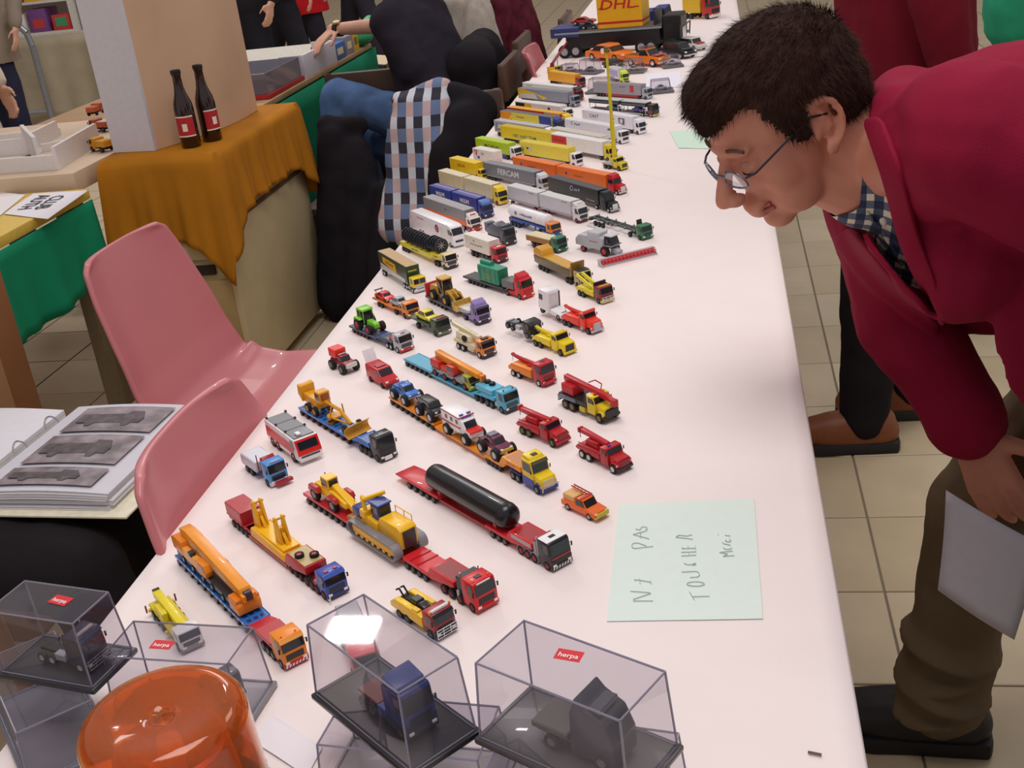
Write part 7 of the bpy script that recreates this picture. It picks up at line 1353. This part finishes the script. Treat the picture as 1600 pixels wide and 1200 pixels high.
# spectacles
fr_ = mat('#7d8299', .25, .8); gl = tag(empty('spectacles', tuple(HC)), 'thin silver-framed spectacles on the leaning man', 'glasses')
gl.parent = man; gl.location = HC-MO; del gl['category']; del gl['label']; gl['label'] = 'thin silver-framed spectacles'
for sg in (-1, 1):
    ring = []
    for i in range(25):
        t = 2*math.pi*i/24; ring.append(HR @ V3(.104-.008*abs(math.cos(t)*.5+.5), sg*(.031+.022*math.cos(t)), -.010+.0125*math.sin(t)-.002*math.cos(2*t)))
    b = MB(); b.tube([tuple(p) for p in ring], .0013, 6); b.build('lens_rim', fr_, gl, smooth=60)
    me = bpy.data.meshes.new('lens'); me.from_pydata([tuple(p) for p in ring[:-1]], [], [tuple(range(24))]); link('lens', me, clear_mat('lens_glass', '#eef0f4', .12, .03, 2.0), gl)
    b = MB(); b.tube([tuple(HR @ V3(*p)) for p in ((.095, sg*.055, -.004), (.085, sg*.066, -.002), (.03, sg*.079, .012), (.0, sg*.081, .016), (-.02, sg*.080, .006))], .0015, 6); b.build('temple_arm', mat('#3a3f4c', .3, .6), gl, smooth=60)
b = MB(); b.tube([tuple(HR @ V3(*p)) for p in ((.103, .010, -.006), (.107, 0, -.002), (.103, -.010, -.006))], .0014, 6); b.build('bridge', fr_, gl, smooth=60)
# shirt and jacket
from mathutils.bvhtree import BVHTree
CH = V3(.345, 1.49, 1.045)
def in_poly(x, y, P):
    c = False
    for (xa, ya), (xb, yb) in zip(P, P[1:]+P[:1]):
        if (ya > y) != (yb > y) and x < (xb-xa)*(y-ya)/(yb-ya)+xa: c = not c
    return c
def cast(tree, px, py):
    h = tree.ray_cast(CAM-MO, ray(px, py)); return h[0], h[1]
def bvh_of(o): return BVHTree.FromPolygons([v.co[:] for v in o.data.vertices], [p.vertices[:] for p in o.data.polygons])
def open_up(o, P, under=None):
    """cuts an opening in a garment where it faces the viewer's side"""
    bm = bmesh.new(); bm.from_mesh(o.data); bm.normal_update(); dl = []
    for v in bm.verts:
        q = v.co+MO
        x, y = to_px(q)
        if not in_poly(x, y, P): continue
        h = under.ray_cast(CAM-MO, (q-CAM).normalized())[0] if under else None
        if (h is not None and (q-CAM).length < (h+MO-CAM).length+.035) or (q-CAM).dot(v.normal) < 0: dl.append(v)
    bmesh.ops.delete(bm, geom=dl, context='VERTS')
    for _ in range(12):
        new = []
        for v in bm.verts:
            if v.is_boundary:
                nb = [e.other_vert(v) for e in v.link_edges if e.is_boundary]
                if len(nb) == 2: new.append((v, v.co*.5+(nb[0].co+nb[1].co)*.25))
        for v, co in new: v.co = co
    bm.to_mesh(o.data); bm.free()
shirt = check_mat('check_shirt', '#232d4a', '#5f687e', '#465068', '#ddd6ba', 52, 52, ('X', 'Z'))
S = [('e', CH, (.172, .185, .150)), ('c', V3(.33, 1.49, 1.05), HIP+V3(-.10, 0, -.03), .115, .125), ('e', V3(.40, 1.50, .99), (.15, .15, .12)), ('c', SHL+V3(.04, .10, -.06), SHR+V3(.03, -.05, -.02), .06, .06), ('c', NB+V3(-.005, 0, .0), CH, .083, .13), ('e', V3(.282, 1.56, .985), (.084, .078, .078)), ('e', V3(.30, 1.50, .965), (.11, .10, .07))]
ax = (NB-HC).normalized(); a1 = ax.cross(V3(0, 1, 0)).normalized(); a2 = ax.cross(a1); rc = NB-ax*.012
for i in range(18):
    t, t2 = 2*math.pi*i/18, 2*math.pi*(i+1)/18; p, q = rc+(a1*math.cos(t)+a2*math.sin(t))*.073, rc+(a1*math.cos(t2)+a2*math.sin(t2))*.073; S.append(('c', p, q, .0105, .0105)); S.append(('c', p+ax*.018, q+ax*.018, .012, .012))
so = blob('shirt', WM(S), .006, 2, shirt, man, disp=.003, dscale=.05)
st = bvh_of(so)
for px, py in ((1381, 346), (1374, 377), (1430, 447)):
    h, n_ = cast(st, px, py)
    if h: b = MB(); b.cyl(tuple(h-n_*.001), tuple(h+n_*.0025), .0058, .0052, 14); b.build('button', mat('#c9c6bc', .4), man)
b = MB(); pl = [cast(st, x, y)[0] for x, y in ((1352, 330), (1372, 352), (1400, 395), (1430, 440), (1458, 485))]; pl = [p for p in pl if p]; b.tube([tuple(p) for p in pl], .0035, 6); b.build('placket', shirt, man, smooth=60)
JK = cloth('#8e1836', .8, .06, 5, .3, 500)
S = [('e', CH+V3(.012, 0, .008), (.178, .197, .158)), ('c', V3(.34, 1.49, 1.075), HIP+V3(-.04, 0, -.03), .135, .15), ('e', V3(.42, 1.50, .985), (.16, .165, .135)), ('c', C7+V3(.015, -.055, -.085), SHL, .085, .086), ('c', C7+V3(.015, -.06, -.09), CH+V3(-.06, -.09, -.05), .085, .10), ('c', C7+V3(.05, .05, -.09), SHR, .078, .078), ('c', SHL, ELL, .088, .074), ('c', ELL, mid(ELL, WRL, .86), .07, .055), ('c', SHR, ELR, .082, .068), ('c', ELR, mid(ELR, WRR, .93), .066, .056)]
S += [('e', V3(.50, 1.335, .93), (.2, .045, .20)), ('e', V3(.58, 1.42, .85), (.16, .08, .12)), ('e', V3(.37, 1.645, .91), (.12, .04, .14)), ('e', V3(.262, 1.60, .955), (.108, .09, .115)), ('c', C7+V3(.01, -.05, -.03), C7+V3(.025, .075, -.04), .06, .06)]
jk = blob('jacket', WM(S), .0065, 4, JK, man, disp=.007, dscale=.09)
jt = bvh_of(jk)
EDGE_L = [(1366, 112), (1354, 190), (1372, 235), (1390, 285), (1401, 346), (1413, 388), (1440, 447), (1468, 508)]; EDGE_R = [(1292, 314), (1332, 350), (1361, 386), (1405, 441), (1468, 508)]
for pts in (EDGE_L, EDGE_R):
    hs = [cast(jt, x, y) for x, y in pts]; hs = [(h, n_) for h, n_ in hs if h]
    dx, dy = (30, -6) if pts is EDGE_L else (-26, 24)
    rows = []
    for f_ in (0, .33, .66, 1):
        rw = [cast(jt, x+dx*f_*(.3 if i in (0, len(pts)-1) else 1), y+dy*f_) for i, (x, y) in enumerate(pts)]; rows.append([(h+n_*(.004+.003*math.sin(math.pi*f_))) if h else None for h, n_ in rw])
    ok = [i for i in range(len(pts)) if all(r[i] is not None for r in rows)]
    vs = [tuple(r[i]) for r in rows for i in ok]; m_ = len(ok); fs = [(k*m_+i, k*m_+i+1, (k+1)*m_+i+1, (k+1)*m_+i) for k in range(3) for i in range(m_-1)]
    me = bpy.data.meshes.new('lapel'); me.from_pydata(vs, [], fs); me.shade_smooth(); lo = link('lapel', me, JK, man); q_ = lo.modifiers.new('s', 'SUBSURF'); q_.levels = 2; q_.render_levels = 2; q_ = lo.modifiers.new('t', 'SOLIDIFY'); q_.thickness = .008; q_.offset = 0; q_ = lo.modifiers.new('s2', 'SUBSURF'); q_.levels = 1; q_.render_levels = 1
open_up(jk, [(1385, 60)]+EDGE_L+EDGE_R[::-1][1:]+[(1150, 330), (1150, 60)], st)
sm_ = jk.modifiers.new('thick', 'SOLIDIFY'); sm_.thickness = .006; sm_.offset = -1
open_up(so, [(1352, 60), (1353, 185), (1346, 250), (1338, 326), (1290, 340), (1150, 340), (1150, 60)])
KH = cloth('#6b5a45', .85, .1, 5, .25, 300)
S = [('c', HIP+V3(.02, 0, 0), HIP+V3(-.03, 0, -.02), .135, .135), ('c', HIP+V3(-.04, .07, -.02), KNR, .105, .082), ('c', KNR, mid(KNR, ANR, .55), .08, .07), ('c', mid(KNR, ANR, .5), ANR+V3(.0, 0, .03), .07, .078), ('c', HIP+V3(-.04, -.07, -.02), KNL, .105, .085), ('c', KNL, ANL+V3(0, 0, .0), .08, .075)]
for i, t in enumerate((.62, .74, .84, .93)):
    c_ = mid(KNR, ANR, t); S.append(('e', c_+V3(-.01, -.02+.01*(i % 2), 0), (.085, .085, .02), Matrix.Rotation(.25*(-1)**i, 3, 'Y')))
blob('trousers', WM(S), .008, 2, KH, man, disp=.006, dscale=.07)
shoe('shoe', ANR-MO+V3(.0, 0, 0), (-.95, .1), mat('#1f1c1e', .5), mat('#141314', .6), man, ln=.30); shoe('shoe', ANL-MO, (-.95, -.1), mat('#1f1c1e', .5), mat('#141314', .6), man, ln=.30)
# sheet of paper held in his hand
pc = [mp(1465, 922, 1.47), mp(1585, 1000, 1.44), mp(1625, 850, 1.44), mp(1478, 766, 1.49)]
vs = []; fs = []
for j in range(9):
    for i in range(9):
        u, w_ = i/8, j/8; p = (pc[0]*(1-u)+pc[1]*u)*(1-w_)+(pc[3]*(1-u)+pc[2]*u)*w_; p = p+V3(.002*math.sin(math.pi*w_), -.006*math.sin(math.pi*u), 0); vs.append(tuple(p))
for j in range(8):
    for i in range(8): a = j*9+i; fs.append((a, a+1, a+10, a+9))
me = bpy.data.meshes.new('paper_sheet'); me.from_pydata(vs, [], fs); me.shade_smooth(); o = link('paper_sheet', me, mat('#cfcbd6', .7, vary=.02)); s = o.modifiers.new('t', 'SOLIDIFY'); s.thickness = .0006; tag(o, 'white sheet of paper held by the leaning man', 'paper')

# ================= other visitors on the right
J = stand(.43, 2.87, (-1, .0)); J['anL'] = V3(.335, 2.765, .09); J['knL'] = V3(.345, 2.77, .5); J['anR'] = V3(.475, 2.95, .09); J['knR'] = V3(.45, 2.96, .5); J['wrL'] = V3(.5, 2.62, .95)
person('visitor in dark red jumper, black trousers and brown shoes behind the leaning man', J, cloth('#681322'), cloth('#1f1b1e'), mat('#3a2a22', .6), shoes='#7a4424', topscale=1.12, voxel=.012)
J = stand(.94, 3.75, (-1, -.2)); J['wrL'] = J['elL']+V3(.28, 0, -.1); J['wrR'] = J['elR']+V3(.28, 0, -.1); J['hdL'] = J['hdR'] = V3(1, 0, -.3); person('visitor in bright green top far behind the leaning man', J, cloth('#2fa07a', .7), cloth('#2a2c38'), mat('#5a4030', .6), topscale=1.15)
J = stand(.455, .93, (-1, .1), h=1.72); J['elL'] = V3(.50, .70, 1.08); J['wrL'] = V3(.50, .66, .86); J['elR'] = V3(.56, 1.08, 1.12); J['wrR'] = V3(.74, 1.02, .94); J['hdR'] = V3(.8, 0, -.6)
person('visitor in dark blue coat at the table\'s near corner', J, cloth('#2c3f78', .8), cloth('#2a2c36'), mat('#4a382c', .6), topscale=1.0, coat=.5)
# ================= seated people along the aisle
jean = cloth('#4f6a94', .85, .22, 9, .3, 260)
kn = at_x(512, 138, -1.56); el = at_x(618, 38, -1.36); wr = at_x(520, 46, -1.70)
J = dict(face=(-1, .1, 0), hip=(-1.02, 4.40, .56), neck=(-1.20, 4.60, 1.08), head=(-1.27, 4.61, 1.24), shL=(-1.22, 4.42, 1.0), shR=(-1.20, 4.80, 1.0), elL=(-1.10, 4.32, .76), wrL=(-1.24, 4.42, .70), elR=el, wrR=wr, knL=kn, anL=(-1.50, 4.36, .32), knR=(-1.52, 4.70, .50), anR=(-1.48, 4.72, .09), hdR=at_x(468, 98, -1.82)-wr, huR=(-.3, -.2, 1), curl=Vector((.28, 0, 0)))
J['knL'] = at_x(528, 152, -1.50)
p = person('seated man in dark jumper and jeans resting his hand on the smoky model box', J, cloth('#2b2731', .85), jean, mat('#4a3a30', .6), sleeves=False, topscale=1.15, voxel=.01)
b = MB(); ww = mid(wr, el, .1)-p.location; dd = (Vector(el)-Vector(wr)).normalized(); b.cyl(tuple(ww-dd*.012), tuple(ww+dd*.012), .034, .034, 20); b.build('wristwatch', mat('#1c1a1c', .4), p, smooth=40); b = MB(); b.cyl(tuple(ww+V3(.0, -.02, .028)), tuple(ww+V3(0, -.022, .036)), .016, .016, 16); b.build('watch_dial', mat('#c9b27a', .3, .5), p)
cuff = mid(J['shR'], el, .68)-p.location; b = MB(); dd2 = (Vector(el)-Vector(J['shR'])).normalized(); b.cyl(tuple(cuff-dd2*.004), tuple(cuff+dd2*.012), .064, .062, 20); b.build('sleeve_cuff', mat('#cfccd2', .8), p, smooth=40)
def seated(x, y, face, label, top, bot, hair, h=0, hand=None, ts=1.1):
    f = Vector((face[0], face[1], 0)).normalized(); l = Vector((-f.y, f.x, 0)); b = V3(x, y, 0)
    J = dict(face=f, hip=b+V3(0, 0, .5), neck=b+f*.06+V3(0, 0, 1.04+h), head=b+f*.1+V3(0, 0, 1.21+h))
    for sd, q in (('L', 1), ('R', -1)):
        J['sh'+sd] = b+f*.04+l*.19*q+V3(0, 0, .98+h); J['el'+sd] = b+f*.08+l*.24*q+V3(0, 0, .74); J['wr'+sd] = b+f*.3+l*.14*q+V3(0, 0, .68); J['kn'+sd] = b+f*.44+l*.12*q+V3(0, 0, .52); J['an'+sd] = b+f*.46+l*.12*q+V3(0, 0, .09)
    return person(label, J, top, bot, hair, topscale=ts)
seated(-1.06, 5.2, (-1, .1), 'seated person in cream knitted jumper behind the man in dark jumper', cloth('#b9b0a4', .9, .12, 30), cloth('#23222a'), mat('#6a5444', .6))
seated(-.98, 5.75, (-1, -.1), 'seated person in mottled maroon jumper beyond the cream jumper', cloth('#5e2430', .9, .5, 14), cloth('#333a52'), mat('#7a4a3a', .6), ts=1.2)
# seated reader with the ring binder
J = dict(face=(1, .1, 0), hip=(-1.70, 1.56, .5), neck=(-1.68, 1.56, 1.05), head=(-1.63, 1.57, 1.22), shL=(-1.68, 1.76, .98), shR=(-1.66, 1.37, .98), elL=(-1.68, 1.86, .72), wrL=(-1.50, 1.84, .60), elR=(-1.36, 1.44, .70), wrR=(-1.50, 1.60, .64), knL=(-1.06, 1.68, .50), knR=(-1.06, 1.46, .50), anL=(-1.0, 1.69, .09), anR=(-.98, 1.46, .09), huL=(0, 0, 1), huR=(0, 0, 1), hdR=(-.5, .6, -.1), hdL=(.8, -.3, -.2))
person('seated reader in grey-blue jumper and black trousers with a ring binder on the lap', J, cloth('#5d6b80'), cloth('#201d20'), mat('#4a3a30', .6), topscale=1.12)
bn = tag(empty('ring_binder', (-1.25, 1.675, .588), -.06), 'open ring binder with photo pages on the reader\'s lap', 'binder')
b = MB(); b.box(-.01, .30, -.185, .185, 0, .004); b.build('cover', mat('#e6e0c8', .5), bn, bevel=.001); b = MB(); b.box(-.32, -.016, -.185, .185, 0, .004); b.build('cover', mat('#e6e0c8', .5), bn, bevel=.001); b = MB(); b.box(-.016, -.01, -.185, .185, 0, .004); b.build('spine', mat('#d8d2bc', .5), bn)
def page_stack(x0, x1, n, z0, flip):
    for k in range(n):
        b = MB(); z = z0+k*.0034; e = random.uniform(-.004, .004); prof = []
        for i in range(9):
            t = i/8; x = x0+(x1-x0)*t; prof.append((x+(e if t > .9 else 0), z+.006*math.sin(math.pi*t)*(k/n)))
        pr = prof+[(x, zz+.0026) for x, zz in prof[::-1]]; b.prism(pr, -.165+e, .165+e*.5); b.build('page', mat(random.choice(['#dcdae0', '#e6e4ea', '#d2d0d8']), .5, vary=.02), bn, smooth=40)
page_stack(.005, .262, 9, .0045, 1); page_stack(-.03, -.29, 7, .0045, -1)
for k, (y0, y1) in enumerate(((.045, .145), (-.075, .03), (-.15, -.09))):
    b = MB(); n = 8
    for i in range(n):
        xa, xb = .04+.185*i/n, .04+.185*(i+1)/n; za = .0372+.0058*math.sin(math.pi*(xa-.005)/.257); zb = .0372+.0058*math.sin(math.pi*(xb-.005)/.257); b.add([(xa, y0, za+.001), (xb, y0, zb+.001), (xb, y1, zb+.001), (xa, y1, za+.001)], [(0, 1, 2, 3)])
    pm_ = mat('#8d8286', .4, vary=.45, scale=28); b.build('photo_print', pm_, bn, smooth=40)
    b = MB(); xm = .125; ym = (y0+y1)/2; hh = (y1-y0)*.3; b.slab([(xm-.07, ym-hh*.6), (xm-.07, ym+hh*.5), (xm+.02, ym+hh*.6), (xm+.022, ym+hh), (xm+.05, ym+hh*.9), (xm+.062, ym), (xm+.06, ym-hh*.6), (xm+.045, ym-hh*.6), (xm+.04, ym-hh), (xm+.03, ym-hh), (xm+.025, ym-hh*.6), (xm-.03, ym-hh*.6), (xm-.035, ym-hh), (xm-.045, ym-hh), (xm-.05, ym-hh*.6)], .0438, .0446); b.build('photo_vehicle', mat('#5b5256', .5, vary=.4, scale=60), bn)
for y in (-.1, 0, .1): b = MB(); b.tube([(.02*math.cos(t)-.012, y, .012+.034*math.sin(t)) for t in [math.pi*i/10 for i in range(11)]], .0018, 6); b.build('ring', CHROME, bn, smooth=60)
def wood_chair(x, y, rz, label, c='#a8763e', back=True):
    o = tag(empty('wooden_chair', (x, y, 0), rz), label, 'chair'); m_ = mat(c, .5, vary=.15, scale=6); b = MB(); b.box(-.2, .22, -.21, .21, .365, .395); b.build('seat', m_, o, bevel=.008)
    for sx in (-.17, .18):
        for sy in (-.17, .17): b = MB(); b.cyl((sx, sy, .37), (sx*1.12, sy*1.1, 0), .019, .015, 10); b.build('leg', m_, o, smooth=40)
    if back:
        for sy in (-.17, .17): b = MB(); b.cyl((-.19, sy, .39), (-.24, sy, .82), .016, .014, 10); b.build('back_post', m_, o, smooth=40)
        b = MB(); b.box(-.255, -.225, -.19, .19, .68, .82); b.build('backrest', m_, o, bevel=.01)
    return o
wood_chair(-1.68, 1.56, .0, 'wooden chair under the seated reader'); wood_chair(-1.04, 4.52, math.pi, 'wooden chair under the man in dark jumper', '#5a4030'); wood_chair(-1.08, 5.12, math.pi, 'wooden chair under the person in cream jumper', '#5a4030'); wood_chair(-.96, 5.75, math.pi, 'wooden chair under the person in maroon jumper', '#5a4030')
# coats over chair backs
plaid = check_mat('plaid', '#66789a', '#c2a7a6', '#2c2a38', '#c9ccd6', 17, 13, ('X', 'Z'))
wood_chair(-.90, 4.06, math.pi/2, 'chair hidden under the plaid shirt and black coat', '#4a3428')
def drape(name, label, S, m_, vox=.014, d=.016): o = blob(name, S, vox, 4, m_, None, disp=d, dscale=.16); return tag(o, label, 'clothing')
drape('plaid_shirt', 'blue and pink plaid shirt hung over a chair back', [('c', V3(-1.06, 3.84, .80), V3(-.93, 3.84, .82), .045, .05), ('c', V3(-1.04, 3.80, .79), V3(-1.10, 3.66, .42), .05, .06), ('c', V3(-1.0, 3.79, .79), V3(-1.04, 3.64, .40), .05, .06), ('c', V3(-.96, 3.79, .79), V3(-.98, 3.64, .44), .05, .06), ('c', V3(-.92, 3.80, .79), V3(-.90, 3.66, .56), .045, .055)], plaid)
BK = cloth('#201d22', .9)
drape('black_coat', 'black coat slung beside the plaid shirt next to the table edge', [('c', V3(-.88, 3.84, .80), V3(-.78, 3.82, .76), .05, .06), ('c', V3(-.84, 3.76, .72), V3(-.82, 3.62, .20), .08, .12), ('c', V3(-.88, 3.72, .64), V3(-.95, 3.55, .12), .08, .13), ('c', V3(-.84, 3.60, .4), V3(-.84, 3.30, .08), .1, .1)], BK)
drape('black_coat', 'long black coat hanging between the ochre cloth and the plaid shirt', [('c', V3(-1.44, 4.14, .69), V3(-1.32, 4.16, .68), .04, .04), ('c', V3(-1.42, 4.12, .65), V3(-1.42, 3.95, .08), .055, .11), ('c', V3(-1.34, 4.12, .60), V3(-1.28, 3.9, .08), .05, .13), ('c', V3(-1.2, 4.0, .42), V3(-1.14, 3.75, .12), .08, .13), ('c', V3(-1.15, 3.6, .16), V3(-1.05, 3.3, .08), .1, .09)], BK)
drape('black_coat', 'black coat over the chair back beyond the plaid shirt', [('c', V3(-.94, 4.75, .84), V3(-.93, 4.38, .82), .075, .085), ('c', V3(-.94, 4.7, .8), V3(-.94, 4.6, .2), .10, .12), ('c', V3(-.93, 4.42, .8), V3(-.93, 4.3, .2), .10, .12)], BK)
wood_chair(-1.36, 4.28, -math.pi/2, 'chair under the long black coat', '#4a3428'); wood_chair(-.98, 4.9, math.pi*.5, 'chair under the black coat beyond the plaid shirt', '#4a3428', back=False)
# standing visitors far behind
for px, y, top, bot, lb, hd in ((395, 7.6, '#2a2830', '#232228', 'standing visitor in black behind the exhibitor table', -.3), (440, 8.25, '#33303a', '#2a2830', 'standing visitor in dark grey beside the one in black', .2), (478, 8.95, '#c5202a', '#2a2830', 'standing visitor in bright red coat behind the exhibitor table', 0), (562, 9.5, '#7a3a40', '#33303a', 'distant visitor in dull red behind the seated man', .1), (-30, 7.6, '#8d7f72', '#2c2c40', 'visitor in brown coat by the steel barrier', .2)):
    p = at_y(px, 20, y); J = stand(p.x, y, (hd, -1)); person(lb, J, cloth(top), cloth(bot), mat('#4a382c', .6), coat=.25 if 'coat' in lb else None, topscale=1.1, voxel=.02)
p = at_x(-85, 170, -3.3); J = stand(p.x, p.y, (1, -.2), h=1.7); person('visitor in cream coat behind the white walled diorama', J, cloth('#d2c3b0', .85), cloth('#4a4a58'), mat('#4a382c', .6), topscale=1.25, coat=.3, voxel=.02)
